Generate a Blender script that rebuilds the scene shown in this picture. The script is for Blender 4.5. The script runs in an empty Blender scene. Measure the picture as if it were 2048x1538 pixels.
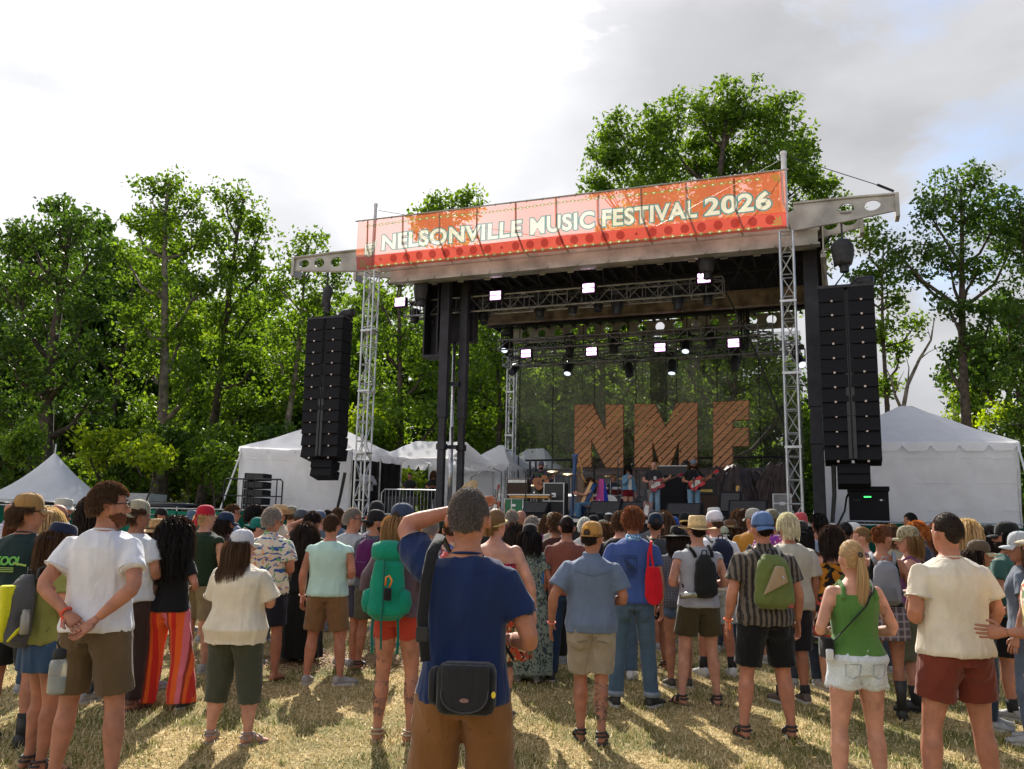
import bpy, math, random
import numpy as np
from mathutils import Vector, Matrix, Euler
PI = math.pi; R = math.radians
random.seed(7); RNG = np.random.default_rng(11)
scene = bpy.context.scene
C = scene.collection
# ---------------------------------------------------------------- camera
CAM = np.array([0.0, 0.0, 1.65]); FPX = 1715.0
Mc = Matrix.Translation(Vector(CAM)) @ Matrix.Rotation(R(99.57), 4, 'X') @ Matrix.Rotation(R(1.2), 4, 'Z')
cd = bpy.data.cameras.new('camera'); cam = bpy.data.objects.new('camera', cd); C.objects.link(cam)
cam.matrix_world = Mc; cd.sensor_width = 36; cd.lens = 36*FPX/2048; cd.clip_end = 3000; cd.clip_start = 0.05
scene.camera = cam
scene.render.resolution_x = 1024; scene.render.resolution_y = 769
# ---------------------------------------------------------------- light
SUN_AZ, SUN_EL = R(-8.5), R(38)
SUND = np.array([math.sin(SUN_AZ)*math.cos(SUN_EL), math.cos(SUN_AZ)*math.cos(SUN_EL), math.sin(SUN_EL)])
w = bpy.data.worlds.new('World'); scene.world = w; w.use_nodes = True
nt = w.node_tree; nt.nodes.clear()
def nn(t, typ, **kw):
    n = t.nodes.new(typ)
    for k, v in kw.items(): setattr(n, k, v)
    return n
def ramp(t, pts, interp='LINEAR'):
    n = nn(t, 'ShaderNodeValToRGB'); cr = n.color_ramp; cr.interpolation = interp
    while len(cr.elements) < len(pts): cr.elements.new(0.5)
    for e, (p, c) in zip(cr.elements, pts):
        e.position = p; e.color = (c, c, c, 1) if isinstance(c, (int, float)) else (c[0], c[1], c[2], 1)
    return n
L = nt.links.new
out = nn(nt, 'ShaderNodeOutputWorld'); bg = nn(nt, 'ShaderNodeBackground'); bg.inputs[1].default_value = 0.1
sky = nn(nt, 'ShaderNodeTexSky', sky_type='NISHITA', sun_disc=False, sun_elevation=SUN_EL, sun_rotation=SUN_AZ)
tc = nn(nt, 'ShaderNodeTexCoord'); mp = nn(nt, 'ShaderNodeMapping'); mp.inputs['Scale'].default_value = (1, 1, 2.2)
mp.inputs['Location'].default_value = (3.1, 0.4, 1.7)
L(tc.outputs['Generated'], mp.inputs[0])
n1 = nn(nt, 'ShaderNodeTexNoise'); n1.inputs['Scale'].default_value = 2.3; n1.inputs['Detail'].default_value = 9; n1.inputs['Roughness'].default_value = .55
n1.inputs['Distortion'].default_value = .25
L(mp.outputs[0], n1.inputs[0])
# towards the right of the view the cover breaks
sep = nn(nt, 'ShaderNodeSeparateXYZ'); L(tc.outputs['Generated'], sep.inputs[0])
m1 = nn(nt, 'ShaderNodeMath', operation='MULTIPLY_ADD'); L(sep.outputs[0], m1.inputs[0]); m1.inputs[1].default_value = -.45; L(n1.outputs[0], m1.inputs[2])
m4 = nn(nt, 'ShaderNodeMath', operation='MULTIPLY_ADD'); L(sep.outputs[2], m4.inputs[0]); m4.inputs[1].default_value = -.62; L(m1.outputs[0], m4.inputs[2])
cov = ramp(nt, [(-.0, 0), (.10, 1)]); L(m4.outputs[0], cov.inputs[0])
n2 = nn(nt, 'ShaderNodeTexNoise'); n2.inputs['Scale'].default_value = 3.0; n2.inputs['Detail'].default_value = 7
mp2 = nn(nt, 'ShaderNodeMapping'); mp2.inputs['Location'].default_value = (7.3, 2.2, 5.1); mp2.inputs['Scale'].default_value = (1, 1, 2)
L(tc.outputs['Generated'], mp2.inputs[0]); L(mp2.outputs[0], n2.inputs[0])
m3 = nn(nt, 'ShaderNodeMath', operation='MULTIPLY_ADD'); L(sep.outputs[0], m3.inputs[0]); m3.inputs[1].default_value = .38; L(n2.outputs[0], m3.inputs[2])
dot = nn(nt, 'ShaderNodeVectorMath', operation='DOT_PRODUCT'); L(tc.outputs['Generated'], dot.inputs[0]); dot.inputs[1].default_value = SUND
glow = ramp(nt, [(0, 5.5), (.4, 6.2), (.80, 9.0), (.93, 15), (1, 30)])
# ramp colours clamp nothing in world; scale afterwards
glow = ramp(nt, [(0, .185), (.45, .185), (.86, .19), (.925, .20), (.955, .225), (.98, .30), (1, 1.0)]); L(dot.outputs['Value'], glow.inputs[0])
shade = ramp(nt, [(.34, 1.12), (.42, .95), (.47, .87), (.53, .82), (.62, .74), (.74, .62)]); L(m3.outputs[0], shade.inputs[0])
mm = nn(nt, 'ShaderNodeMath', operation='MULTIPLY'); L(glow.outputs[0], mm.inputs[0]); L(shade.outputs[0], mm.inputs[1])
ms = nn(nt, 'ShaderNodeMath', operation='MULTIPLY'); L(mm.outputs[0], ms.inputs[0]); ms.inputs[1].default_value = 30
cc = nn(nt, 'ShaderNodeVectorMath', operation='SCALE'); cc.inputs[0].default_value = (.96, .965, 1.0); L(ms.outputs[0], cc.inputs['Scale'])
skb = nn(nt, 'ShaderNodeVectorMath', operation='SCALE'); L(sky.outputs[0], skb.inputs[0]); skb.inputs['Scale'].default_value = 1.0
mx = nn(nt, 'ShaderNodeMix', data_type='RGBA'); L(cov.outputs[0], mx.inputs[0]); L(skb.outputs[0], mx.inputs[6]); L(cc.outputs[0], mx.inputs[7])
L(mx.outputs[2], bg.inputs[0]); L(bg.outputs[0], out.inputs[0])
sl = bpy.data.lights.new('sun', 'SUN'); sl.energy = 5.0; sl.angle = R(.6); sl.color = (1, .94, .84)
so = bpy.data.objects.new('sun', sl); C.objects.link(so); so.location = (0, 0, 60)
so.rotation_euler = Vector(SUND).to_track_quat('Z', 'Y').to_euler()
scene.view_settings.view_transform = 'Standard'; scene.view_settings.look = 'None'
scene.view_settings.exposure = 0.75; scene.view_settings.gamma = 1
# ---------------------------------------------------------------- pixel <-> world (2048 x 1538 picture)
M3 = np.array(Mc.to_3x3())
def ray(x, y): return M3 @ np.array([(x-1024)/FPX, -(y-769)/FPX, -1.0])
def at(x, y, Y): d = ray(x, y); return CAM + d*(Y/d[1])
def gr(x, y, z=0.0): d = ray(x, y); return CAM + d*((z-CAM[2])/d[2])
O = at(1573, 400, 22.0); O[2] = 0
AST = R(20.7)
U = np.array([math.cos(AST), -math.sin(AST), 0]); V = np.array([math.sin(AST), math.cos(AST), 0]); ZV = np.array([0, 0, 1.0])
def S(u, v, z=0.0): return O + U*u + V*v + ZV*z
def sp(x, y, v): d = ray(x, y); t = (v-(CAM-O)@V)/(d@V); P = CAM+d*t; return float((P-O)@U), float(P[2])
# ---------------------------------------------------------------- object helpers
def setp(o, label=None, cat=None, group=None, kind=None):
    if label: o['label'] = label
    if cat: o['category'] = cat
    if group: o['group'] = group
    if kind: o['kind'] = kind
    return o
def thing(name, label, cat, loc=(0, 0, 0), rz=0.0, group=None):
    o = bpy.data.objects.new(name, None); C.objects.link(o); o.empty_display_size = .1
    o.location = Vector([float(a) for a in loc]); o.rotation_euler = (0, 0, rz)
    return setp(o, label, cat, group)
def copy_tree(o, parent=None):
    c = o.copy(); C.objects.link(c)
    if parent: c.parent = parent
    for ch in o.children: copy_tree(ch, c)
    return c
def mesh_np(name, v, f, mat=None, smooth=False, mi=None):
    """v (n,3); f = list of faces, or array (m,k)"""
    me = bpy.data.meshes.new(name)
    v = np.asarray(v, dtype=np.float32)
    if isinstance(f, np.ndarray):
        m, k = f.shape
        me.vertices.add(len(v)); me.vertices.foreach_set('co', v.ravel())
        me.loops.add(m*k); me.loops.foreach_set('vertex_index', f.ravel().astype(np.int32))
        me.polygons.add(m); me.polygons.foreach_set('loop_start', np.arange(0, m*k, k, dtype=np.int32))
        me.polygons.foreach_set('loop_total', np.full(m, k, dtype=np.int32))
        me.update(calc_edges=True)
    else:
        me.from_pydata(v.tolist(), [], f); me.update()
    if mat is not None:
        for x in (mat if isinstance(mat, (list, tuple)) else [mat]): me.materials.append(x)
    if mi is not None: me.polygons.foreach_set('material_index', np.asarray(mi, dtype=np.int32))
    if smooth: me.polygons.foreach_set('use_smooth', np.ones(len(me.polygons), dtype=bool))
    return me
def link(name, me, parent=None):
    o = bpy.data.objects.new(name, me); C.objects.link(o)
    if parent: o.parent = parent
    return o
class MB:
    def __init__(s): s.v = []; s.f = []; s.mi = []; s.cur = 0
    def add(s, v, f):
        n = len(s.v); s.v.extend([tuple(map(float, a)) for a in v])
        s.f.extend([tuple(int(i)+n for i in q) for q in f]); s.mi.extend([s.cur]*len(f)); return s
    def box(s, c, sz, rot=None):
        v = [np.array([x*sz[0]/2, y*sz[1]/2, z*sz[2]/2]) for z in (-1, 1) for y in (-1, 1) for x in (-1, 1)]
        if rot is not None:
            m = np.array(rot.to_3x3() if not isinstance(rot, Euler) else rot.to_matrix()); v = [m @ a for a in v]
        v = [a+np.array(c) for a in v]
        return s.add(v, [(0, 2, 3, 1), (4, 5, 7, 6), (0, 1, 5, 4), (2, 6, 7, 3), (0, 4, 6, 2), (1, 3, 7, 5)])
    def bb(s, a, b): return s.box([(a[i]+b[i])/2 for i in range(3)], [abs(b[i]-a[i]) for i in range(3)])
    def tube(s, pts, r, n=6, cap=True, sy=1.0):
        pts = [np.array(p, float) for p in pts]; k = len(pts)
        rs = r if isinstance(r, (list, tuple, np.ndarray)) else [r]*k
        up = None; vs = []
        for i, p in enumerate(pts):
            t = pts[min(i+1, k-1)]-pts[max(i-1, 0)]; t = t/(np.linalg.norm(t)+1e-9)
            if up is None:
                up = np.array([0, 0, 1.0]) if abs(t[2]) < .9 else np.array([0, 1.0, 0])
            a = np.cross(up, t); a /= np.linalg.norm(a)+1e-9; b = np.cross(t, a); up = b
            for j in range(n):
                q = 2*PI*j/n; vs.append(p+a*math.cos(q)*rs[i]+b*math.sin(q)*rs[i]*sy)
        fs = [(i*n+j, i*n+(j+1) % n, (i+1)*n+(j+1) % n, (i+1)*n+j) for i in range(k-1) for j in range(n)]
        if cap: fs += [tuple(range(n))[::-1], tuple(range((k-1)*n, k*n))]
        return s.add(vs, fs)
    def rings(s, rings, cap=True):
        n = len(rings[0]); k = len(rings); vs = [p for r_ in rings for p in r_]
        fs = [(i*n+j, i*n+(j+1) % n, (i+1)*n+(j+1) % n, (i+1)*n+j) for i in range(k-1) for j in range(n)]
        if cap: fs += [tuple(range(n))[::-1], tuple(range((k-1)*n, k*n))]
        return s.add(vs, fs)
    def lathe(s, prof, c=(0, 0, 0), n=16, ax=None, cap=True):
        m = np.eye(3)
        if ax is not None: m = np.array(Vector(ax).to_track_quat('Z', 'Y').to_matrix())
        return s.rings([[np.array(c)+m @ np.array([r*math.cos(2*PI*j/n), r*math.sin(2*PI*j/n), z]) for j in range(n)] for r, z in prof], cap)
    def prism(s, poly, y0, y1, f=None):
        """poly in (x,z), extruded along y"""
        f = f or (lambda x, y, z: (x, y, z)); n = len(poly)
        vs = [f(x, y0, z) for x, z in poly]+[f(x, y1, z) for x, z in poly]
        return s.add(vs, [tuple(range(n)), tuple(range(2*n-1, n-1, -1))]+[(i, i+n, (i+1) % n+n, (i+1) % n) for i in range(n)])
    def build(s, name, mat, parent=None, smooth=False, bevel=0):
        me = bpy.data.meshes.new(name); me.from_pydata(s.v, [], s.f)
        for x in (mat if isinstance(mat, (list, tuple)) else [mat]): me.materials.append(x)
        if any(s.mi): me.polygons.foreach_set('material_index', np.array(s.mi, dtype=np.int32))
        me.update()
        if smooth: me.polygons.foreach_set('use_smooth', np.ones(len(me.polygons), dtype=bool))
        o = link(name, me, parent)
        if bevel:
            b = o.modifiers.new('bevel', 'BEVEL'); b.width = bevel; b.segments = 2; b.limit_method = 'ANGLE'
        return o
# ---------------------------------------------------------------- materials
MATS = {}
def pmat(name, col, rough=.7, metal=0.0, var=.12, vscale=6.0, bump=0.0, bscale=60.0, emit=0, spec=.5, sheen=0):
    if name in MATS: return MATS[name]
    m = bpy.data.materials.new(name); m.use_nodes = True; t = m.node_tree; b = t.nodes['Principled BSDF']; MATS[name] = m
    b.inputs['Roughness'].default_value = rough; b.inputs['Metallic'].default_value = metal
    b.inputs['Specular IOR Level'].default_value = spec
    if sheen: b.inputs['Sheen Weight'].default_value = sheen
    c = nn(t, 'ShaderNodeTexCoord'); n = nn(t, 'ShaderNodeTexNoise'); n.inputs['Scale'].default_value = vscale; n.inputs['Detail'].default_value = 6
    t.links.new(c.outputs['Object'], n.inputs[0])
    lo = tuple(x*(1-var*1.6) for x in col); hi = tuple(min(1, x*(1+var*1.4)) for x in col)
    r = ramp(t, [(.3, lo), (.7, hi)]); t.links.new(n.outputs[0], r.inputs[0]); t.links.new(r.outputs[0], b.inputs['Base Color'])
    if bump:
        n2 = nn(t, 'ShaderNodeTexNoise'); n2.inputs['Scale'].default_value = bscale; n2.inputs['Detail'].default_value = 4; t.links.new(c.outputs['Object'], n2.inputs[0])
        bp = nn(t, 'ShaderNodeBump'); bp.inputs['Strength'].default_value = bump; bp.inputs['Distance'].default_value = .02
        t.links.new(n2.outputs[0], bp.inputs['Height']); t.links.new(bp.outputs[0], b.inputs['Normal'])
    if emit:
        b.inputs['Emission Color'].default_value = (*col, 1); b.inputs['Emission Strength'].default_value = emit
    return m
def cloth_trans(name, col, trans=.35, see=0.0, rough=.8, bump=.2, bscale=3.0, var=.06):
    """thin cloth: diffuse + translucent (+ open weave)"""
    m = bpy.data.materials.new(name); m.use_nodes = True; t = m.node_tree; t.nodes.clear(); MATS[name] = m
    o = nn(t, 'ShaderNodeOutputMaterial'); d = nn(t, 'ShaderNodeBsdfDiffuse'); tr = nn(t, 'ShaderNodeBsdfTranslucent'); mx_ = nn(t, 'ShaderNodeMixShader')
    c = nn(t, 'ShaderNodeTexCoord'); n = nn(t, 'ShaderNodeTexNoise'); n.inputs['Scale'].default_value = bscale; n.inputs['Detail'].default_value = 8
    n.inputs['Distortion'].default_value = 1.0
    t.links.new(c.outputs['Object'], n.inputs[0])
    r = ramp(t, [(.25, tuple(x*(1-var*2) for x in col)), (.75, tuple(min(1, x*(1+var)) for x in col))])
    t.links.new(n.outputs[0], r.inputs[0]); t.links.new(r.outputs[0], d.inputs[0]); t.links.new(r.outputs[0], tr.inputs[0])
    bp = nn(t, 'ShaderNodeBump'); bp.inputs['Strength'].default_value = bump; bp.inputs['Distance'].default_value = .08
    t.links.new(n.outputs[0], bp.inputs['Height']); t.links.new(bp.outputs[0], d.inputs['Normal'])
    mx_.inputs[0].default_value = trans; t.links.new(d.outputs[0], mx_.inputs[1]); t.links.new(tr.outputs[0], mx_.inputs[2])
    last = mx_
    if see:
        tp = nn(t, 'ShaderNodeBsdfTransparent'); m2 = nn(t, 'ShaderNodeMixShader'); m2.inputs[0].default_value = see
        t.links.new(mx_.outputs[0], m2.inputs[1]); t.links.new(tp.outputs[0], m2.inputs[2]); last = m2
    t.links.new(last.outputs[0], o.inputs[0]); return m
M_black = pmat('black_metal', (.018, .018, .022), .45, .2, .3, 8, .1)
M_truss = pmat('aluminium_truss', (.52, .53, .55), .38, .75, .15, 5)
M_dtruss = pmat('dark_truss', (.30, .31, .34), .35, .6, .2, 5)
M_galv = pmat('galvanised_steel', (.40, .38, .35), .5, .35, .22, 1.6, .15, 18)
M_galvd = pmat('rusted_steel', (.20, .155, .115), .75, .1, .45, 2.2, .15, 18)
M_column = pmat('black_column', (.022, .021, .03), .5, .2, .35, 2.5, .1)
M_roofd = pmat('dark_roof_panel', (.018, .018, .02), .8, 0, .4, 2)
M_deck = pmat('stage_floor', (.03, .03, .032), .6, 0, .3, 2)
M_skirt = pmat('stage_skirt', (.012, .012, .013), .9, 0, .3, 3)
M_cabinet = pmat('speaker_grille', (.008, .008, .012), .75, 0, .2, 30, .3, 150, spec=.25)
M_case = pmat('flight_case', (.015, .015, .016), .5, 0, .2, 4)
M_grey = pmat('grey_panel', (.15, .155, .175), .7, 0, .2, 2)
M_tarp = pmat('brown_tarp', (.040, .023, .020), .55, 0, .4, 3, .5, 9)
M_rubber = pmat('black_rubber', (.012, .012, .012), .7, 0, .2, 10)
M_wht = pmat('white_paint', (.7, .7, .7), .5, 0, .08, 5)
M_tent = cloth_trans('tent_vinyl', (.93, .93, .96), .42, bump=.25, bscale=1.6, var=.04)
M_lamp = pmat('lit_lamp', (1.0, .80, .97), .5, emit=3.2, var=0)
# ================================================================ ground
def ground_mat():
    m = bpy.data.materials.new('dry_lawn'); m.use_nodes = True; t = m.node_tree; b = t.nodes['Principled BSDF']
    b.inputs['Roughness'].default_value = .95; b.inputs['Specular IOR Level'].default_value = .15
    c = nn(t, 'ShaderNodeTexCoord')
    def noise(s, d=6, dist=0, mpscale=None):
        n = nn(t, 'ShaderNodeTexNoise'); n.inputs['Scale'].default_value = s; n.inputs['Detail'].default_value = d; n.inputs['Distortion'].default_value = dist
        t.links.new(c.outputs['Object'], n.inputs[0]); return n
    a = noise(22, 8, 1.5); big = noise(.8, 5, .5); g = noise(90, 3, 2)
    straw = ramp(t, [(.3, (.12, .085, .03)), (.5, (.36, .265, .11)), (.70, (.72, .58, .33))]); t.links.new(a.outputs[0], straw.inputs[0])
    green = ramp(t, [(.3, (.05, .06, .015)), (.6, (.15, .15, .045)), (.8, (.26, .24, .09))]); t.links.new(g.outputs[0], green.inputs[0])
    k = ramp(t, [(.46, 0), (.60, .85)]); t.links.new(big.outputs[0], k.inputs[0])
    mxx = nn(t, 'ShaderNodeMix', data_type='RGBA'); t.links.new(k.outputs[0], mxx.inputs[0]); t.links.new(straw.outputs[0], mxx.inputs[6]); t.links.new(green.outputs[0], mxx.inputs[7])
    t.links.new(mxx.outputs[2], b.inputs['Base Color'])
    bp = nn(t, 'ShaderNodeBump'); bp.inputs['Strength'].default_value = .9; bp.inputs['Distance'].default_value = .03
    t.links.new(a.outputs[0], bp.inputs['Height']); t.links.new(bp.outputs[0], b.inputs['Normal']); return m
N = 60
xs = np.linspace(-1, 1, N); xs = np.sign(xs)*np.abs(xs)**3*600
ys = np.linspace(-.4, 1, N); ys = np.sign(ys)*np.abs(ys)**3*900
vv = []; 
for j in range(N):
    for i in range(N):
        x, y = xs[i], ys[j]; vv.append((x, y, .0))
q = np.array([(j*N+i, j*N+i+1, (j+1)*N+i+1, (j+1)*N+i) for j in range(N-1) for i in range(N-1)])
setp(link('ground', mesh_np('ground', vv, q, ground_mat())), kind='structure', label='dry mown lawn of the festival field')
# wooded hill behind
hv = []; NX, NY = 60, 16
for j in range(NY):
    for i in range(NX):
        x = -180+360*i/(NX-1); y = 72+ (160)*j/(NY-1); k = j/(NY-1)
        h = (math.sin(min(1, k*1.6)*PI/2))*(17-7*math.tanh((x-10)/25)+2.2*math.sin(x*.07)+1.2*math.sin(x*.19+y*.1))
        hv.append((x, y, -.4+h))
hq = np.array([(j*NX+i, j*NX+i+1, (j+1)*NX+i+1, (j+1)*NX+i) for j in range(NY-1) for i in range(NX-1)])
M_hill = pmat('wooded_hillside', (.03, .05, .015), .95, 0, .4, .4)
setp(link('hill', mesh_np('hill', hv, hq, M_hill, True)), kind='structure', label='low wooded hill behind the festival field')
# grass blades and straw in the foreground
def lawn_blades():
    n = 240000
    # density falls with distance
    yy = 2.9+ (RNG.random(n)**1.6)*15; xx = (RNG.random(n)-.5)*2*(yy*.66+.5)
    pn = np.sin(xx*2.1+1.3*np.sin(yy*1.7))*np.sin(yy*2.6+.9*np.sin(xx*1.9))
    ln = RNG.uniform(.015, .05, n)*(1+.5*(pn > .3)); an = RNG.random(n)*2*PI; lean = RNG.uniform(.5, 1.45, n)
    wd = RNG.uniform(.0015, .0035, n)*(1+yy*.10)
    d = np.stack([np.cos(an)*np.sin(lean), np.sin(an)*np.sin(lean), np.cos(lean)], 1)*ln[:, None]
    s_ = np.stack([-np.sin(an), np.cos(an), 0*an], 1)*wd[:, None]
    p = np.stack([xx, yy, np.full(n, .002)], 1)
    v = np.empty((n, 3, 3)); v[:, 0] = p-s_; v[:, 1] = p+s_; v[:, 2] = p+d; v[:, 2, 2] += .006
    f = np.arange(n*3).reshape(n, 3)
    mats = []
    for nm, cols in (('straw_blade', [(0, (.28, .19, .07)), (.4, (.60, .46, .22)), (1, (.92, .79, .50))]), ('grass_blade', [(0, (.06, .085, .012)), (.6, (.17, .20, .035)), (1, (.30, .29, .08))])):
        m = bpy.data.materials.new(nm); m.use_nodes = True; t = m.node_tree; b = t.nodes['Principled BSDF']; b.inputs['Roughness'].default_value = .7
        gg = nn(t, 'ShaderNodeNewGeometry'); r = ramp(t, cols); t.links.new(gg.outputs['Random Per Island'], r.inputs[0]); t.links.new(r.outputs[0], b.inputs['Base Color'])
        b.inputs['Specular IOR Level'].default_value = .2; mats.append(m)
        tl = nn(t, 'ShaderNodeBsdfTranslucent'); mz = nn(t, 'ShaderNodeMixShader'); mz.inputs[0].default_value = .4; t.links.new(r.outputs[0], tl.inputs[0]); t.links.new(b.outputs[0], mz.inputs[1]); t.links.new(tl.outputs[0], mz.inputs[2]); t.links.new(mz.outputs[0], t.nodes['Material Output'].inputs[0])
    gx = np.clip((xx-1)/7, 0, 1)
    mi = (RNG.random(n) < np.clip(.15+.42*pn+.38*gx, .04, .85)).astype(int)
    setp(link('grass', mesh_np('grass', v.reshape(-1, 3), f, mats, mi=mi)), 'short dry straw and green grass blades on the field', 'grass', kind='stuff')
lawn_blades()
def tufts():
    k = 900; cy = 3.2+(RNG.random(k)**1.4)*9; cx = (RNG.random(k)-.5)*2*(cy*.66+.4)+.12*cy; n = 34; tot = k*n
    P0 = np.repeat(np.stack([cx, cy], 1), n, 0)+RNG.normal(size=(tot, 2))*np.repeat(RNG.uniform(.02, .07, k), n)[:, None]; ln = RNG.uniform(.03, .075, tot); an = RNG.random(tot)*2*PI; le = RNG.uniform(.15, 1.1, tot)
    d = np.stack([np.cos(an)*np.sin(le), np.sin(an)*np.sin(le), np.cos(le)], 1)*ln[:, None]; s_ = np.stack([-np.sin(an), np.cos(an), 0*an], 1)*.0028; p = np.stack([P0[:, 0], P0[:, 1], 0*an], 1)
    v = np.empty((tot, 3, 3)); v[:, 0] = p-s_; v[:, 1] = p+s_; v[:, 2] = p+d; gi = np.repeat(RNG.random(k) < .6, n)
    setp(link('grass_tufts', mesh_np('grass_tufts', v.reshape(-1, 3), np.arange(tot*3).reshape(tot, 3), [bpy.data.materials['straw_blade'], bpy.data.materials['grass_blade']], mi=gi.astype(int))), 'longer green and straw grass tufts in the lawn', 'grass', kind='stuff')
tufts()
# fallen bark and leaf litter
n = 2600; ctr = np.array([gr(640, 1322)[:2]]); P2 = np.array([ctr[0]+RNG.normal(size=2)*np.array([1.3, .45]) for _ in range(n)])
an = RNG.random(n)*2*PI; sz = RNG.uniform(.012, .03, n); v = np.empty((n, 4, 3))
for k, (a, b_) in enumerate(((-1, -.5), (1, -.5), (1, .5), (-1, .5))):
    v[:, k, 0] = P2[:, 0]+sz*(a*np.cos(an)-b_*np.sin(an)); v[:, k, 1] = P2[:, 1]+sz*(a*np.sin(an)+b_*np.cos(an)); v[:, k, 2] = .02+RNG.uniform(0, .02, n)
setp(link('leaf_litter', mesh_np('leaf_litter', v.reshape(-1, 3), np.arange(n*4).reshape(n, 4), pmat('litter', (.26, .15, .09), .9, var=.5, vscale=30))), 'patch of brown wood chips and dead leaves on the grass', 'leaf litter', kind='stuff')
# ================================================================ trees
def leaf_mat(name, lo, mid, hi, tr=.5):
    m = bpy.data.materials.new(name); m.use_nodes = True; t = m.node_tree; t.nodes.clear()
    o = nn(t, 'ShaderNodeOutputMaterial'); d = nn(t, 'ShaderNodeBsdfPrincipled'); d.inputs['Roughness'].default_value = .55; d.inputs['Specular IOR Level'].default_value = .3
    tl = nn(t, 'ShaderNodeBsdfTranslucent'); mx_ = nn(t, 'ShaderNodeMixShader'); mx_.inputs[0].default_value = tr
    g_ = nn(t, 'ShaderNodeNewGeometry'); r = ramp(t, [(0, lo), (.5, mid), (1, hi)]); t.links.new(g_.outputs['Random Per Island'], r.inputs[0])
    h = nn(t, 'ShaderNodeHueSaturation'); h.inputs['Value'].default_value = 1.5; h.inputs['Hue'].default_value = .485; h.inputs['Saturation'].default_value = 1.08
    t.links.new(r.outputs[0], d.inputs[0]); t.links.new(r.outputs[0], h.inputs['Color']); t.links.new(h.outputs[0], tl.inputs[0])
    t.links.new(d.outputs[0], mx_.inputs[1]); t.links.new(tl.outputs[0], mx_.inputs[2]); t.links.new(mx_.outputs[0], o.inputs[0]); return m
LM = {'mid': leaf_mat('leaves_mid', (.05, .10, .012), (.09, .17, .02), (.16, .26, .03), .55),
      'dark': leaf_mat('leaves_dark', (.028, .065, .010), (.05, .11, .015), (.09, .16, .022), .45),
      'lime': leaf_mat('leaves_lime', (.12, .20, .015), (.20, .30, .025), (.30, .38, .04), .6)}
M_bark = pmat('bark', (.075, .058, .045), .95, 0, .4, 5, .8, 12)
M_barkp = pmat('pale_bark', (.20, .17, .14), .9, 0, .4, 3, .6, 10)
def leaf_cards(cen, n, sig, size, flat=.75):
    """n leaf quads round every clump centre"""
    k = len(cen); tot = k*n
    g0_ = RNG.normal(size=(tot, 3)); g0_ *= (np.minimum(np.linalg.norm(g0_, axis=1), 1.9)/np.linalg.norm(g0_, axis=1))[:, None]
    p = np.repeat(cen, n, 0)+g0_*np.repeat(sig, n)[:, None]*np.array([1, 1, flat])
    a = RNG.normal(size=(tot, 3)); a /= np.linalg.norm(a, axis=1)[:, None]
    b = np.cross(a, RNG.normal(size=(tot, 3))); b /= np.linalg.norm(b, axis=1)[:, None]
    s_ = (size*RNG.uniform(.5, 1.35, tot))[:, None]
    a = a*s_; b = b*s_*.62
    v = np.empty((tot, 4, 3)); v[:, 0] = p-a; v[:, 1] = p-b*.9; v[:, 2] = p+a; v[:, 3] = p+b
    return v.reshape(-1, 3), np.arange(tot*4).reshape(tot, 4)
def tree(blobs, Y, label, kind='mid', base=None, trunk_r=.35, size=.145, dens=1.0, name='tree', bark=None, dep=1.0, lean=0, sparse=0.0, cl=1.0, group='trees behind the stage and tents', leaves=46):
    """blobs: (px, py, radius px) of the leafy masses as the crown spreads; every mass gets its own depth"""
    cs = []; rs = []
    for (bx, by, br) in blobs:
        r_ = br*Y/FPX; c_ = at(bx, by, Y+RNG.uniform(-1, 1)*r_*dep*.8); cs.append(c_); rs.append(r_)
    cs = np.array(cs); rs = np.array(rs)
    tops = cs.mean(0)
    if base is None: base = np.array([tops[0], Y, 0])
    else: base = np.array([at(base, 1000, Y)[0], Y, 0])
    root = thing(name, label, 'tree', base, 0, group)
    cen = []; sg = []
    tw = MB()
    hi = cs[:, 2].max()
    # leader trunk through crown
    nseg = 9; tp = [np.array([base[0], Y, -.2])]
    top = np.array([tops[0], Y, hi])
    for i in range(1, nseg+1):
        k = i/nseg; p = tp[0]*(1-k)+top*k; p = p+np.array([math.sin(k*5+base[0])*.35*k, math.sin(k*4+Y)*.3*k, 0]); tp.append(p)
    rad = [trunk_r*(1.25 if i == 0 else 1)*(1-.82*i/nseg) for i in range(nseg+1)]
    tw.tube([p-base for p in tp], rad, 8)
    tp = np.array(tp)
    for c_, r_ in zip(cs, rs):
        # limb towards this mass
        zz = max(1.5, c_[2]-abs(np.linalg.norm((c_-tops)[:2]))*.9-r_*.5)
        j = int(np.argmin(abs(tp[:, 2]-zz))); s0 = tp[j]; mid = s0*.45+c_*.55+np.array([0, 0, -.12*np.linalg.norm(c_-s0)])
        tw.tube([s0-base, mid-base+RNG.normal(size=3)*.15, c_-base], [rad[j]*.5+.02, rad[j]*.3+.03, .035], 6)
        nc = max(6, int(46*dens*(r_/2.5)**1.7))
        d = RNG.normal(size=(nc, 3)); d /= np.linalg.norm(d, axis=1)[:, None]
        rr = RNG.random(nc)**.45
        # uneven outline
        bump = 1+.22*np.sin(d[:, 0]*5+c_[0])*np.sin(d[:, 2]*6+c_[2]*3)
        pc = c_+d*(rr*bump)[:, None]*r_*np.array([1, dep, .92])
        keep = RNG.random(nc) > sparse*.6
        pc = pc[keep]; cen.append(pc); sg.append(np.full(len(pc), .30*cl)*RNG.uniform(.6, 1.35, len(pc)))
        for p in pc[::4]:
            m_ = (mid+c_)/2 if RNG.random() < .5 else c_
            tw.tube([m_-base, (m_+p)/2-base+RNG.normal(size=3)*.12, p-base], [.045, .03, .012], 4, False)
    cen = np.concatenate(cen); sg = np.concatenate(sg)*(Y/50)
    v, f = leaf_cards(cen-base, leaves, sg*1.35, size*Y/50)
    link('crown', mesh_np('crown', v, f, LM[kind]), root)
    tw.build('trunk', bark or M_bark, root, smooth=True)
    return root
G = 'trees behind the stage and tents'
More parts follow.
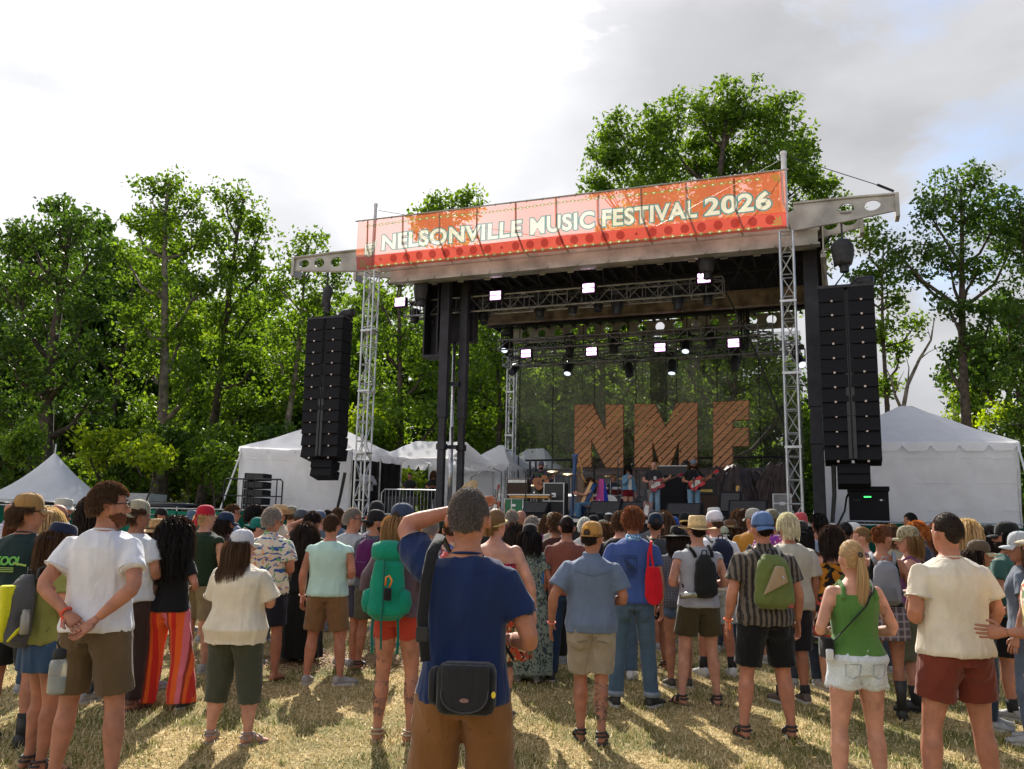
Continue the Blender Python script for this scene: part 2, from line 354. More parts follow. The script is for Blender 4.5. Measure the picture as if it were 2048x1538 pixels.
def rnd_blobs(x0, x1, y0, y1, n, r0, r1):
    return [(random.uniform(x0, x1), random.uniform(y0, y1), random.uniform(r0, r1)) for _ in range(n)]
# big tree behind the roof, right of the middle
tree([(1480, 215, 70), (1400, 235, 70), (1320, 255, 65), (1555, 240, 62), (1240, 270, 55), (1215, 320, 45), (1300, 330, 70), (1390, 330, 80), (1480, 320, 80), (1560, 330, 70), (1605, 300, 40), (1615, 360, 40),
      (1200, 370, 35), (1650, 395, 48), (1680, 440, 35), (1560, 430, 80), (1640, 470, 60), (1300, 420, 80), (1420, 430, 90), (1250, 500, 80), (1400, 560, 90), (1560, 560, 80)], 52,
     'tallest broad green tree rising above the stage roof', 'mid', base=1345, trunk_r=.6, dens=1.35, cl=.9)
# left pair, tall
tree([(345, 370, 38), (300, 400, 45), (385, 410, 42), (270, 450, 40), (330, 460, 60), (400, 480, 50), (255, 520, 45), (320, 560, 70), (400, 570, 60), (280, 640, 60), (370, 660, 70), (300, 740, 70), (390, 760, 60), (330, 830, 55)], 46,
     'tall sunlit tree with a rounded top left of the stage', 'mid', base=315, trunk_r=.42, bark=M_barkp, dens=.85)
tree([(450, 400, 42), (485, 430, 45), (430, 470, 45), (520, 470, 42), (470, 530, 60), (530, 540, 45), (440, 610, 55), (510, 620, 50), (460, 700, 55), (520, 720, 45), (440, 790, 50), (500, 810, 45)], 50,
     'tree with an airy crown right beside the tall sunlit tree', 'mid', base=392, trunk_r=.38, dens=.8)
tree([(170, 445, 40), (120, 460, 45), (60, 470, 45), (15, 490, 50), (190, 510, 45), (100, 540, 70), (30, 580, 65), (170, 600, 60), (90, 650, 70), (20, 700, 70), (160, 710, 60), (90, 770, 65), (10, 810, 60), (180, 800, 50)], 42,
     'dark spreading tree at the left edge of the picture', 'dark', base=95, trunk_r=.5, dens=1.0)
tree([(620, 490, 35), (650, 520, 35), (590, 530, 42), (560, 580, 45), (640, 590, 48), (670, 560, 30), (600, 660, 55), (560, 720, 50), (640, 720, 45), (590, 790, 50)], 48,
     'narrow tree with a leaning pale trunk behind the left speakers', 'mid', base=540, trunk_r=.28, bark=M_barkp, dens=.8)
tree([(760, 600, 45), (800, 560, 42), (770, 680, 55), (840, 650, 50), (760, 760, 60), (850, 740, 60), (800, 820, 60), (880, 830, 50)], 44,
     'tree filling the gap between the left speakers and the roof column', 'mid', base=790, trunk_r=.3, dens=.9)
tree([(880, 415, 40), (930, 410, 35), (850, 440, 35), (900, 460, 40), (890, 560, 60), (950, 620, 50)], 66,
     'treetop peeping over the left part of the banner', 'mid', base=890, trunk_r=.4, dens=.8)
tree([(960, 660, 45), (1000, 720, 45), (950, 760, 50), (1010, 800, 50), (960, 850, 50), (1040, 860, 45), (1060, 760, 50)], 47,
     'tree beside the rear left tower behind the stage', 'mid', base=985, trunk_r=.25, dens=1.1)
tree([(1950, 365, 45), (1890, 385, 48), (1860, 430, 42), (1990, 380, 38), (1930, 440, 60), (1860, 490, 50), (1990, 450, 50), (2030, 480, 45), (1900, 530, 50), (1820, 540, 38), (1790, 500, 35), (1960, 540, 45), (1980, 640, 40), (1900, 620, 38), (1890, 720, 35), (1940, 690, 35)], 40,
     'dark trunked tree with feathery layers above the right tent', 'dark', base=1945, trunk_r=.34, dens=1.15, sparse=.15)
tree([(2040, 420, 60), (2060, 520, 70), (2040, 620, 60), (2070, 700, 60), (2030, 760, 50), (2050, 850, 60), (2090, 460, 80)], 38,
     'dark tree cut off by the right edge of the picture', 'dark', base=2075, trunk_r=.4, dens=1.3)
tree([(1740, 480, 40), (1770, 540, 35), (1720, 570, 38), (1790, 600, 32), (1760, 660, 38), (1800, 700, 30), (1770, 780, 32), (1830, 650, 28)], 45,
     'slender ivy covered tree just right of the right speakers', 'mid', base=1775, trunk_r=.22, dens=1.2)
tree([(1200, 700, 60), (1280, 740, 70), (1180, 800, 60), (1260, 830, 60), (1130, 740, 50), (1110, 850, 50)], 43,
     'leafy tree seen through the scrim behind the letter N', 'mid', base=1205, trunk_r=.25, dens=1.3)
tree([(1450, 700, 70), (1540, 720, 60), (1400, 780, 60), (1500, 800, 70), (1570, 820, 50), (1450, 860, 50), (1350, 700, 50)], 46,
     'leaning tree seen through the scrim behind the letter F', 'mid', base=1400, trunk_r=.4, dens=1.0, sparse=.2)
for i, (x, y, Y, r_, kd, lb) in enumerate([(60, 890, 36, 40, 'mid', 'low green sapling left of the peaked tent'), (215, 900, 38, 42, 'lime', 'lime green bush right of the tent peak'), (290, 915, 36, 40, 'lime', 'yellow green bush above the black vehicle'),
                           (420, 930, 37, 42, 'mid', 'green bush between the trunks and left tent'), (350, 890, 44, 42, 'mid', 'mid green bush between the left trunks'), (500, 840, 50, 48, 'mid', 'green bush behind the left tent roof'), (590, 840, 52, 42, 'dark', 'dark bush above the left tent roof'),
                           (150, 860, 50, 50, 'dark', 'dark shrub behind the tent peak'), (900, 870, 46, 45, 'mid', 'green shrub above the middle tents'), (740, 850, 46, 42, 'lime', 'light green shrub above the ridge of the long tent'), (1345, 860, 44, 50, 'mid', 'shrub behind the letter M'),
                           (1620, 860, 40, 45, 'dark', 'dark shrub beside the right roof column'), (2010, 850, 42, 40, 'lime', 'lime shrub over the right tent corner'), (800, 965, 36, 24, 'lime', 'lime shrub seen through the tent opening')]):
    bl = [(x+random.uniform(-1, 1)*r_*.9, y+random.uniform(-.9, .9)*r_*.7, r_*random.uniform(.5, .8)) for _ in range(6)]
    tree(bl, Y, lb, kd, base=x, trunk_r=.08, dens=1.0, name='bush', group='bushes behind the field')
UL = [(15, 'under the dark spreading tree'), (80, 'left of the tent peak'), (150, 'right of the tent peak'), (215, 'behind the man in white'), (265, 'left of the white trailer'), (330, 'above the black vehicle'), (385, 'between the two pale trunks'), (435, 'left of the guard rails'), (500, 'over the left tent corner'), (560, 'above the left tent roof'),
      (700, 'between left speakers and tower'), (770, 'over the long tent'), (840, 'left of the roof column'), (960, 'behind the pointed tent'), (1080, 'over the furthest tent'), (1790, 'above the right tent peak'), (1960, 'above the right tent corner')]
for i in range(34):   # understorey along the wood edge
    x, lm_ = UL[i//2]; x += random.uniform(-20, 20); Y = (42, 52)[i % 2]+random.uniform(-1, 2); r_ = random.uniform(34, 52); y = random.uniform(880, 985) if i % 2 == 0 else random.uniform(840, 930)
    bl = [(x+random.uniform(-1, 1)*r_*1.1, y+random.uniform(-.8, .8)*r_*.7, r_*random.uniform(.5, .8)) for _ in range(6)]
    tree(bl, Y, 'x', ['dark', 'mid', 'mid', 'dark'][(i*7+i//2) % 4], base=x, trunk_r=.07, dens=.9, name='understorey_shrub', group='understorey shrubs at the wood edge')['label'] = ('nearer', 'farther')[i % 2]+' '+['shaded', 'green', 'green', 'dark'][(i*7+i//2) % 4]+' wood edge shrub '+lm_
# background trees further back, copies of four kinds
protos = []
for k in range(4):
    kd = ['dark', 'mid', 'lime', 'mid'][k]
    x0 = 1024; bl = [(x0+random.uniform(-1, 1)*70, random.uniform(700, 1010), random.uniform(38, 58)) for _ in range(15)]+[(x0+random.uniform(-25, 25), 670, 30)]
    protos.append(tree(bl, 62, 'x', kd, base=x0, trunk_r=.25, dens=.9, size=.17, group='woodland trees beyond the field'))
spots = [(20, 58, 0, 1.2), (130, 64, 1, 1.2), (215, 60, 0, 1.25), (300, 66, 2, 1.1), (420, 62, 1, 1.15), (500, 68, 0, 1.1), (590, 60, 1, 1.0), (680, 66, 3, 1.0), (760, 60, 1, 1.0), (860, 62, 3, 1.05), (950, 64, 1, 1.0),
         (1050, 58, 3, 1.1), (1140, 62, 1, 1.1), (1240, 60, 3, 1.1), (1330, 64, 0, 1.1), (1430, 60, 1, 1.05), (1530, 66, 1, 1.0), (1640, 62, 0, .9), (1960, 60, 2, .8), (2040, 55, 0, 1.1), (70, 80, 0, 1.5), (260, 84, 1, 1.5), (470, 86, 0, 1.4), (700, 88, 1, 1.3), (930, 84, 0, 1.2), (1180, 86, 1, 1.3), (1400, 84, 0, 1.3)]
side = ['at the far left behind the dark tree', 'second from the left in the wood', 'behind the tent peak', 'between the two tall left trees', 'right of the tall sunlit tree', 'behind the airy crown', 'behind the left speakers', 'right of the left speakers', 'left of the roof column', 'just behind the roof column', 'right of the roof column',
        'behind the rear left tower', 'at the left edge of the scrim', 'behind the N', 'between N and M', 'behind the M', 'between M and F', 'right of the F', 'behind the right tent roof', 'at the right picture edge', 'on the hill at far left', 'on the hill behind the tall sunlit tree', 'on the hill behind the airy crown', 'on the hill above the left tent', 'on the hill behind the column', 'on the hill behind the N', 'on the hill behind the M']
used = set()
for (x, Y, k, sc), lb in zip(spots, side):
    o = protos[k] if k not in used else copy_tree(protos[k]); used.add(k)
    p = at(x, 1000, Y); hz = 0 if Y < 72 else 5.5
    o.location = (p[0], Y, hz); o.scale = (sc, sc, sc*random.uniform(.9, 1.1)); o.rotation_euler = (0, 0, random.uniform(0, 6))
    o['label'] = ['dark', 'green', 'yellow green', 'leafy'][k]+' woodland tree '+lb
# distant continuous wood on the hill
n = 5200; xx = RNG.uniform(-95, 60, n); yy = RNG.uniform(78, 150, n)
kk = np.clip((yy-72)/160*1.6, 0, 1); zz = -.4+np.sin(kk*PI/2)*(17-7*np.tanh((xx-10)/25)+2.2*np.sin(xx*.07)+1.2*np.sin(xx*.19+yy*.1))+RNG.uniform(0, 5.5, n)+1.5*np.sin(xx*.8)*np.sin(yy*.7)
v, f = leaf_cards(np.stack([xx, yy, zz], 1), 22, np.full(n, .9), .36, .8)
setp(link('distant_wood', mesh_np('distant_wood', v, f, LM['mid'])), 'continuous distant wood covering the low hill', 'wood', kind='stuff')
# bare dead tree on the right
root = thing('bare_tree', 'leafless dead tree with forked grey limbs above the right tent', 'tree', at(1815, 1000, 44)*np.array([1, 1, 0]))
b = MB(); B0 = np.array(root.location)
def br(pts, r0): P_ = [at(x, y, 44+d)-B0 for x, y, d in pts]; k = len(P_); b.tube(P_, [r0*(1-.8*i/(k-1)) for i in range(k)], 6)
br([(1812, 1060, 0), (1808, 900, 0), (1806, 820, 0), (1815, 770, .3), (1838, 720, .6), (1862, 680, .6), (1868, 640, 1)], .17)
br([(1808, 830, 0), (1790, 790, -.3), (1783, 760, -.4), (1772, 735, -.5)], .10)
br([(1815, 772, .3), (1818, 735, .5), (1812, 715, .6)], .05); br([(1838, 720, .6), (1856, 705, 1), (1885, 690, 1.4)], .04); br([(1862, 682, .6), (1855, 655, .8)], .03); br([(1790, 790, -.3), (1798, 762, -.6), (1808, 742, -.8)], .04)
b.build('trunk', M_barkp, root, True)
# ================================================================ stage (local x = along the front, y = depth, z = up)
ZD = 1.98
def sthing(name, label, cat, u=0, v=0, z=0, rz=0, group=None): return thing(name, label, cat, S(u, v, z), -AST+rz, group)
def truss_mb(b, p0, p1, w, bay, r=.022, rb=.012, tri=False, hgt=None):
    """box truss between two points"""
    p0 = np.array(p0, float); p1 = np.array(p1, float); d = p1-p0; Ln = np.linalg.norm(d); d /= Ln; hgt = hgt or w
    up = np.array([0, 0, 1.0]) if abs(d[2]) < .8 else np.array([0, 1.0, 0]); s_ = np.cross(d, up); s_ /= np.linalg.norm(s_); t_ = np.cross(s_, d)
    cs = [s_*a*w/2+t_*c_*hgt/2 for a, c_ in ((-1, -1), (1, -1), (1, 1), (-1, 1))]
    for c_ in cs: b.tube([p0+c_, p1+c_], r*1.1, 6)
    n = max(1, int(round(Ln/bay)))
    for i in range(n+1):
        q = p0+d*Ln*i/n
        for k in range(4): b.tube([q+cs[k], q+cs[(k+1) % 4]], rb*(1.3 if i % 4 == 0 else 1), 4, False)
        if i < n:
            q2 = p0+d*Ln*(i+1)/n
            for k in range(4):
                a, c_ = (cs[k], cs[(k+1) % 4]) if (i+k) % 2 else (cs[(k+1) % 4], cs[k])
                b.tube([q+a, q2+c_], rb, 4, False)
st = sthing('concert_stage', 'large mobile concert stage with dark roof, steel beams and black columns', 'stage')
b = MB(); b.bb((-12.6, .35, ZD-.12), (.9, 11.2, ZD)); b.build('deck', M_deck, st)
b = MB(); b.bb((-12.6, .32, ZD-.10), (.9, .346, ZD-.01)); b.build('deck_edge', pmat('deck_edge_alu', (.45, .45, .47), .4, .6), st)
b = MB(); b.bb((-12.5, .5, 0), (.8, 11, ZD-.13)); b.build('skirt', M_skirt, st)
# roof: dark underside with joists, front, middle and rear beams
b = MB(); b.bb((-12.6, 1.0, 10.25), (.85, 10.9, 10.40)); b.build('roof_panel', M_roofd, st)
b = MB()
for i in range(24): x = -12.4+i*.56; b.bb((x, 1.1, 10.02), (x+.05, 10.6, 10.24))
for y in (2.4, 4.2, 7.6, 9.3): b.bb((-12.5, y, 9.94), (.75, y+.07, 10.05))
for i in range(12):
    x = -12+i*1.1; b.tube([(x, 1.3, 9.9), (x+1.0, 5.8, 9.95)], .03, 4); b.tube([(x+1, 1.3, 9.9), (x, 5.8, 9.95)], .03, 4)
b.build('joist', M_roofd, st)
b = MB()
b.bb((-12.45, .75, 9.55), (.75, .87, 9.95)); b.bb((-12.5, .70, 9.49), (.8, 1.0, 9.549)); b.bb((-12.45, .9, 9.95), (.8, 1.02, 10.3))
b.bb((-12.3, 1.75, 9.78), (.7, 1.85, 9.98)); b.bb((-12.3, 1.70, 9.74), (.7, 1.95, 9.779))
for i in range(9):
    x = -12.0+i*1.55; b.bb((x, 1.03, 9.66), (x+.08, 1.7, 9.9))
for i in range(14):
    x = -11.8+i*.95; b.bb((x, .64, 9.50), (x+.05, .698, 9.58)); b.bb((x+.3, 1.9, 9.69), (x+.5, 1.96, 9.739))
b.build('front_beam', M_galv, st, bevel=.01)
b = MB(); b.bb((-11.2, 6.0, 9.30), (.3, 6.12, 9.78)); b.bb((-11.2, 5.93, 9.25), (.3, 6.18, 9.299)); b.bb((-11.2, 5.93, 9.781), (.3, 6.18, 9.83))
for i in range(9):
    for dx in (0, .12):
        for dz in (0, .12): b.bb((-10.6+i*1.3+dx, 5.985, 9.48+dz), (-10.56+i*1.3+dx, 5.999, 9.52+dz))
b.build('middle_beam', M_galvd, st, bevel=.01)
# rear beam: plate with round holes (built from strips so the holes are real)
def holed_plate(b, x0, x1, z0, z1, y0, y1, holes, f=None):
    """holes: (cx, cz, r); squares with a round hole, solid between"""
    f = f or (lambda x, y, z: (x, y, z)); hs = sorted(holes); cur = x0; NS = 20
    def slab(a, c_):
        if c_-a > 1e-4: b.prism([(a, z0), (c_, z0), (c_, z1), (a, z1)], y0, y1, f)
    for (cx, cz, r_) in hs:
        a, c_ = cx-r_*1.15, cx+r_*1.15; slab(cur, a)
        def edge(t):
            dx, dz = math.cos(t), math.sin(t); ks = []
            if dx > 1e-6: ks.append((c_-cx)/dx)
            if dx < -1e-6: ks.append((a-cx)/dx)
            if dz > 1e-6: ks.append((z1-cz)/dz)
            if dz < -1e-6: ks.append((z0-cz)/dz)
            k = min(ks); return (cx+dx*k, cz+dz*k)
        ang = sorted(set([2*PI*i/NS for i in range(NS)]+[math.atan2(zz-cz, xx_-cx) % (2*PI) for xx_ in (a, c_) for zz in (z0, z1)]))
        for i in range(len(ang)):
            t0 = ang[i]; t1 = ang[(i+1) % len(ang)]
            p = [(cx+math.cos(t0)*r_, cz+math.sin(t0)*r_), edge(t0), edge(t1), (cx+math.cos(t1)*r_, cz+math.sin(t1)*r_)]
            b.prism(p, y0, y1, f)
        cur = c_
    slab(cur, x1)
b = MB(); holed_plate(b, -11.75, -.2, 9.55, 10.1, 10.45, 10.5, [(-11.2+i*.72, 9.84, .185) for i in range(15)])
b.bb((-11.75, 10.38, 9.48), (-.2, 10.55, 9.549)); b.build('rear_beam', M_galv, st)
# columns with the silvery ram on the left
cA, cB, cC, cD = [sp(x_, 900, 2.0)[0] for x_ in (874, 887)]+[sp(x_, 900, 2.5)[0] for x_ in (914, 925)]
for nm, x0, x1, ys in (('column', cA, cB, 2.0), ('column', cC, cD, 2.5), ('column', .35, .66, 2.0), ('column', .45, .66, 3.8)):
    b = MB(); b.bb((x0, ys, 0), (x1, ys+.20, 5.6)); b.bb((x0-.04, ys-.03, 5.2), (x1+.04, ys+.23, 9.9))
    b.bb((x0-.03, ys-.04, 4.15), (x1+.03, ys+.24, 4.35)); b.build(nm, M_column, st, bevel=.012)
b = MB(); b.bb((cA-.25, 2.9, 7.9), (cD+.1, 3.3, 10.0)); b.build('mast_housing', M_column, st, bevel=.02)
b = MB(); b.bb((-11.95, 2.3, 7.4), (-11.90, 2.9, 9.9)); b.bb((-11.45, 2.3, 7.4), (-11.4, 2.9, 9.9)); b.bb((-11.95, 2.3, 7.3), (-11.3, 2.9, 7.38)); b.bb((-11.9, 2.85, 7.4), (-11.45, 2.9, 9.9)); b.build('side_cage', M_column, st)
b = MB(); ru = sp(902, 900, 3.0)[0]; b.tube([(ru, 3.0, 1.9), (ru, 3.0, 7.9)], .06, 12); b.tube([(ru, 3.0, 1.9), (ru, 3.0, 5)], .075, 12); b.build('hydraulic_ram', pmat('chromed_ram', (.62, .62, .66), .25, .9), st, True)
b = MB()
for z in (4.2, 6.3): b.bb((cB-.02, 2.33, z), (cC+.05, 2.52, z+.12))
b.build('column_brace', M_column, st)
# cantilever side arms with lightening holes
def arm(x0, x1, tip, y0, name='side_arm'):
    b = MB(); s_ = 1 if x1 > x0 else -1
    f = lambda x, y, z: (x, y, 10.3+(z-10.3)*(1-.42*abs((x-x0)/(x1-x0))**1.5)+.10*abs((x-x0)/(x1-x0)))
    lo, hi = min(x0, x1), max(x0, x1); hx = [x0+s_*k for k in (1.35, 2.0, 2.6) if k+.25 < abs(x1-x0)] if abs(x1-x0) > 2.5 else [x0+s_*.8, x0+s_*1.3]
    holed_plate(b, lo, hi, 9.86, 10.62, y0, y0+.05, [(h, 10.25, .2) for h in hx], f)
    b.tube([f(x0, y0-.02, 10.62), f((x0+x1)/2, y0-.02, 10.62), f(x1, y0-.02, 10.62)], .04, 5); b.tube([f(x0, y0-.02, 9.86), f((x0+x1)/2, y0-.02, 9.86), f(x1, y0-.02, 9.86)], .04, 5)
    b.bb((x1-.05, y0-.08, 9.95), (x1+.05, y0+.4, 10.6))
    b.build(name, M_galv, st)
arm(-13.0, -16.0, 0, .45); arm(.15, 2.75, 0, .45); arm(-12.3, -14.2, 0, 1.5); arm(.3, 1.9, 0, 1.5)
b = MB(); b.bb((-13.2, .75, 9.9), (.5, .8, 10.5)); b.build('banner_rail', M_galv, st)
b = MB()
for i in range(10): b.bb((.86, 1.0+i, 9.3), (.9, 1.9+i, 10.4))
b.bb((.8, 1, 9.2), (.95, 11, 9.3)); b.tube([(.85, 1.1, 9.4), (1.05, 5, 8.0)], .05, 5); b.build('side_fascia', M_galv, st)
for x, q_ in ((-12.85, .6), (-.05, .8)): b = MB(); b.lathe([(.09*q_, 9.9), (.09*q_, 12.0), (.11*q_, 12.0), (.11*q_, 12.1)], (x, .3, 0), 10); b.build('mast_pole', pmat('mast_white', (.6, .6, .62), .4, .2), st)
b = MB(); b.tube([(-.05, .3, 12.0), (2.7, .6, 10.75)], .012, 4); b.tube([(-.05, .3, 11.9), (-6, 5, 11.4), (-12.8, .4, 11.9)], .01, 4); b.tube([(2.3, .58, 10.95), (2.7, .6, 10.72)], .035, 6); b.build('guy_wire', M_black, st)
# trailer walls and rails behind the deck
wt = sthing('stage_trailer', 'low grey corrugated trailer side behind the band', 'trailer', -6, 10.9, 0)
b = MB(); b.bb((-5.2, 0, 0), (5.4, 1.8, 4.15)); b.build('body', M_grey, wt)
b = MB()
for i in range(36): b.bb((-5.1+i*.29, -.03, 2), (-5.03+i*.29, -.001, 3.85))
b.bb((-5.2, -.05, 3.86), (5.4, -.001, 3.92)); b.bb((-5.2, -.05, 4.1), (5.4, -.001, 4.16)); b.build('rib', pmat('grey_rib', (.12, .125, .14), .6, .2), wt)
wr = sthing('pipe_frame', 'black pipe rail frame behind the wooden letters', 'rail', -6, 9.9, ZD)
b = MB(); b.tube([(-4.9, 0, 2.45), (5.2, 0, 2.5)], .045, 6)
for x in (-4.7, -4.45, -2, .4, .65, 3.2, 5.0): b.tube([(x, 0, 0), (x, 0, 2.4)], .045, 6)
b.tube([(-4.9, 0, 1.0), (5.2, 0, 1.0)], .02, 5)
for i in range(60): b.tube([(-2.9+i*.12, 0, 0), (-2.9+i*.12, 0, 1.0)], .009, 4, False)
b.build('rail', M_black, wr)
# truss towers
def tower(u, v, label, ztop=9.75, w=.34, z0=0):
    t = sthing('truss_tower', label, 'truss tower', u, v, z0, group='silver truss towers of the stage')
    b = MB(); truss_mb(b, (0, 0, 0), (0, 0, ztop-z0), w, .62, .028, .015)
    for z in range(1, 5): q = (ztop-z0)*z/5; b.bb((-w/2-.04, -w/2-.04, q-.03), (w/2+.04, w/2+.04, q+.03))
    b.build('truss', M_truss, t); b = MB(); b.bb((-.4, -.4, 0), (.4, .4, .06)); b.build('base_plate', M_truss, t)
tower(-12.85, .3, 'silver truss tower under the left end of the banner'); tower(-.05, .3, 'silver truss tower under the right end of the banner')
tower(-11.95, 10.9, 'silver truss tower at the rear left corner of the stage', 9.3, .32)
# ---------------- banner
bn = sthing('festival_banner', 'long orange mesh banner with cream lettering along the roof front', 'banner', 0, 0, 0)
M_ban = cloth_trans('banner_mesh', (.93, .24, .11), .55, .50, bump=.3, bscale=1.0)
M_band = cloth_trans('banner_band', (.62, .075, .045), .5, .22, bump=.3, bscale=1.0)
M_bandot = cloth_trans('banner_dot', (.36, .03, .02), .4, .12, bump=.1)
M_banol = cloth_trans('banner_olive', (.33, .25, .05), .5, .2, bump=.1)
M_bancr = cloth_trans('banner_cream', (.90, .84, .66), .5, .28, bump=.1)
M_bant = cloth_trans('banner_teal', (.13, .26, .25), .5, .18, bump=.1)
x0b, x1b = -13.3, -.02
def bwave(x, z): return -.06+.05*math.sin(x*1.3)*math.sin((z-9.8)*1.2)+.03*math.sin(x*4.1+z*3)*max(0, (11.2-z))/1.4+(.25*(max(0, 10.35-z)))
def bz0(x): return 9.84+.02*math.sin(x*2.0)
def bpatch(xa, xb, za, zb, nx, nz):
    vs = []; 
    for j in range(nz+1):
        for i in range(nx+1):
            x = xa+(xb-xa)*i/nx; z = za+(zb-za)*j/nz; vs.append((x, bwave(x, z), z))
    return vs, [(j*(nx+1)+i, j*(nx+1)+i+1, (j+1)*(nx+1)+i+1, (j+1)*(nx+1)+i) for j in range(nz) for i in range(nx)]
dg_get = bpy.context.evaluated_depsgraph_get
def text_mesh(body, size, offset=0.0, extrude=0.0, space=1.0, shear=0):
    cu = bpy.data.curves.new('txt', 'FONT'); cu.body = body; cu.size = size; cu.offset = offset; cu.extrude = extrude; cu.space_character = space; cu.resolution_u = 4; cu.shear = shear
    o = bpy.data.objects.new('txt', cu); C.objects.link(o); bpy.context.view_layer.update()
    me = bpy.data.meshes.new_from_object(o.evaluated_get(dg_get())); bpy.data.objects.remove(o)
    v = np.array([x.co[:] for x in me.vertices]); f = [tuple(p.vertices) for p in me.polygons]; bpy.data.meshes.remove(me); return v, f
# the print is one layer of cloth: a fine grid whose cells are dealt out to the printed shapes
GX, GZ = 1180, 136; ID = np.zeros((GZ, GX), int); z0b, z1b = 9.80, 11.40
gx = x0b+(np.arange(GX)+.5)/GX*(x1b-x0b); gz = z0b+(np.arange(GZ)+.5)/GZ*(z1b-z0b)
ID[gz < 10.22, :] = 1
def paint(poly, k):
    poly = np.array(poly, float); (xa, za), (xb, zb) = poly.min(0), poly.max(0)
    i0, i1 = np.searchsorted(gx, xa), np.searchsorted(gx, xb); j0, j1 = np.searchsorted(gz, za), np.searchsorted(gz, zb)
    if i1 <= i0 or j1 <= j0: return
    X, Z = np.meshgrid(gx[i0:i1], gz[j0:j1]); ins = np.zeros(X.shape, bool); n = len(poly)
    for i in range(n):
        (xa, za), (xb, zb) = poly[i], poly[(i+1) % n]
        if za == zb: continue
        c_ = ((za > Z) != (zb > Z)) & (X < (xb-xa)*(Z-za)/(zb-za)+xa); ins ^= c_
    ID[j0:j1, i0:i1][ins] = k
def circ(x, z, r_, q=1.0, n=16): return [(x+r_*math.cos(2*PI*k/n), z+r_*q*math.sin(2*PI*k/n)) for k in range(n)]
PIECE = {0: ('banner_cloth', M_ban), 1: ('lower_band', M_band), 3: ('olive_border', M_banol), 4: ('emblem', M_bancr), 5: ('emblem_outline', M_bant)}
for i in range(27): PIECE[10+i] = ('red_dot', M_bandot); x = x0b+.9+i*.46; paint(circ(x, 10.06, .125 if i % 9 else .05), 10+i)
let_i = 100
for zc, nn_ in ((11.22, 52), (9.88, 48)):
    for i in range(nn_):
        x = x0b+.4+i*(12.4/nn_); paint([(x-.13, zc), (x, zc-.05), (x+.13, zc), (x, zc+.05)], 3); paint(circ(x, zc, .03, .7), 4)
for (cx, cz, sx, sz_) in ((x1b-.12, 11.3, -1, -1), (x1b-.12, 9.9, -1, 1), (x0b+.12, 9.9, 1, 1)):
    for a in (.15, .55, .95, 1.35): paint([(cx, cz), (cx+sx*.22*math.cos(a-.12), cz+sz_*.22*math.sin(a-.12)), (cx+sx*.27*math.cos(a), cz+sz_*.27*math.sin(a)), (cx+sx*.22*math.cos(a+.12), cz+sz_*.22*math.sin(a+.12))], 3)
for body, xa, xb in (('NELSONVILLE', -12.33, -7.62), ('MUSIC', -7.30, -5.35), ('FESTIVAL', -5.08, -2.4), ('2026', -2.15, -.42)):
    v0, _ = text_mesh(body, 1.0, 0, 0, 1.08); lo, hi = v0[:, 0].min(), v0[:, 0].max(); zh = v0[:, 1].max()
    for off, k0_ in ((.085, 300), (.030, 100)):
        for ci in range(len(body)):
            # one character at a time: advance measured by the text up to it
            v, f = text_mesh(body[ci], 1.0, off, 0, 1.08); adv = 0.0
            if ci: vv_, _ = text_mesh(body[:ci+1], 1.0, off, 0, 1.08); adv = vv_[:, 0].max()-v[:, 0].max()
            X = xa+(v[:, 0]+adv-lo)/(hi-lo)*(xb-xa); Z = 10.36+v[:, 1]/zh*.47; kk_ = k0_+let_i-100+ci
            PIECE[kk_] = ('letter', M_bancr) if k0_ == 100 else ('letter_outline', M_bant)
            for q_ in f: paint([(X[i], Z[i]) for i in q_], kk_)
    let_i += len(body)
em = [(-12.98, 10.62), (-12.80, 10.60), (-12.62, 10.68), (-12.55, 10.74), (-12.56, 10.50), (-12.64, 10.36), (-12.72, 10.22), (-12.84, 10.20), (-12.97, 10.26)]
paint([(x+.02*(1 if x > -12.77 else -1), z+(.02 if z > 10.4 else -.02)) for x, z in em], 5); paint(em, 4)
for i in range(6): paint([(-12.92+i*.055, 10.27), (-12.905+i*.055, 10.27), (-12.885+i*.055, 10.57), (-12.90+i*.055, 10.57)], 5)
for z in (10.3, 10.4, 10.52): paint([(-12.94, z), (-12.62, z+.02), (-12.62, z+.035), (-12.94, z+.015)], 5)
GVx = x0b+np.arange(GX+1)/GX*(x1b-x0b); GVz = z0b+np.arange(GZ+1)/GZ*(z1b-z0b); XX, ZZ = np.meshgrid(GVx, GVz)
YY = -.06+.05*np.sin(XX*1.3)*np.sin((ZZ-9.8)*1.2)+.02*np.sin(XX*4.1+ZZ*3)*np.clip(11.2-ZZ, 0, 9)/1.4+.25*np.clip(10.35-ZZ, 0, 9)+.012*np.sin(XX*9+ZZ*6)*np.clip(10.6-ZZ, 0, 1)
VV = np.stack([XX, YY, ZZ], -1).reshape(-1, 3); JJ, II = np.meshgrid(np.arange(GZ), np.arange(GX), indexing='ij'); Q0 = JJ*(GX+1)+II
FF = np.stack([Q0, Q0+1, Q0+GX+2, Q0+GX+1], -1)
for k, (nm, mt) in PIECE.items():
    ff = FF[ID == k]
    if len(ff): us, inv = np.unique(ff, return_inverse=True); link(nm, mesh_np(nm, VV[us], inv.reshape(ff.shape), mt, True), bn)
b = MB(); b.tube([(x0b-.05, -.06, 11.42), (x1b+.1, -.06, 11.42)], .025, 6)
for i in range(11): x = x0b+.35+i*1.28; b.tube([(x, .02, 11.42), (x, .06, 10.6), (x+.1, .3, 10.2), (x+.2, .7, 9.95)], .03, 6)
b.build('support_tube', M_galv, bn)
b = MB()
for i in range(26): x = x0b+.25+i*.51; b.tube([(x, -.1, 11.36), (x, -.03, 11.46)], .014, 4)
b.build('tie', M_black, bn)
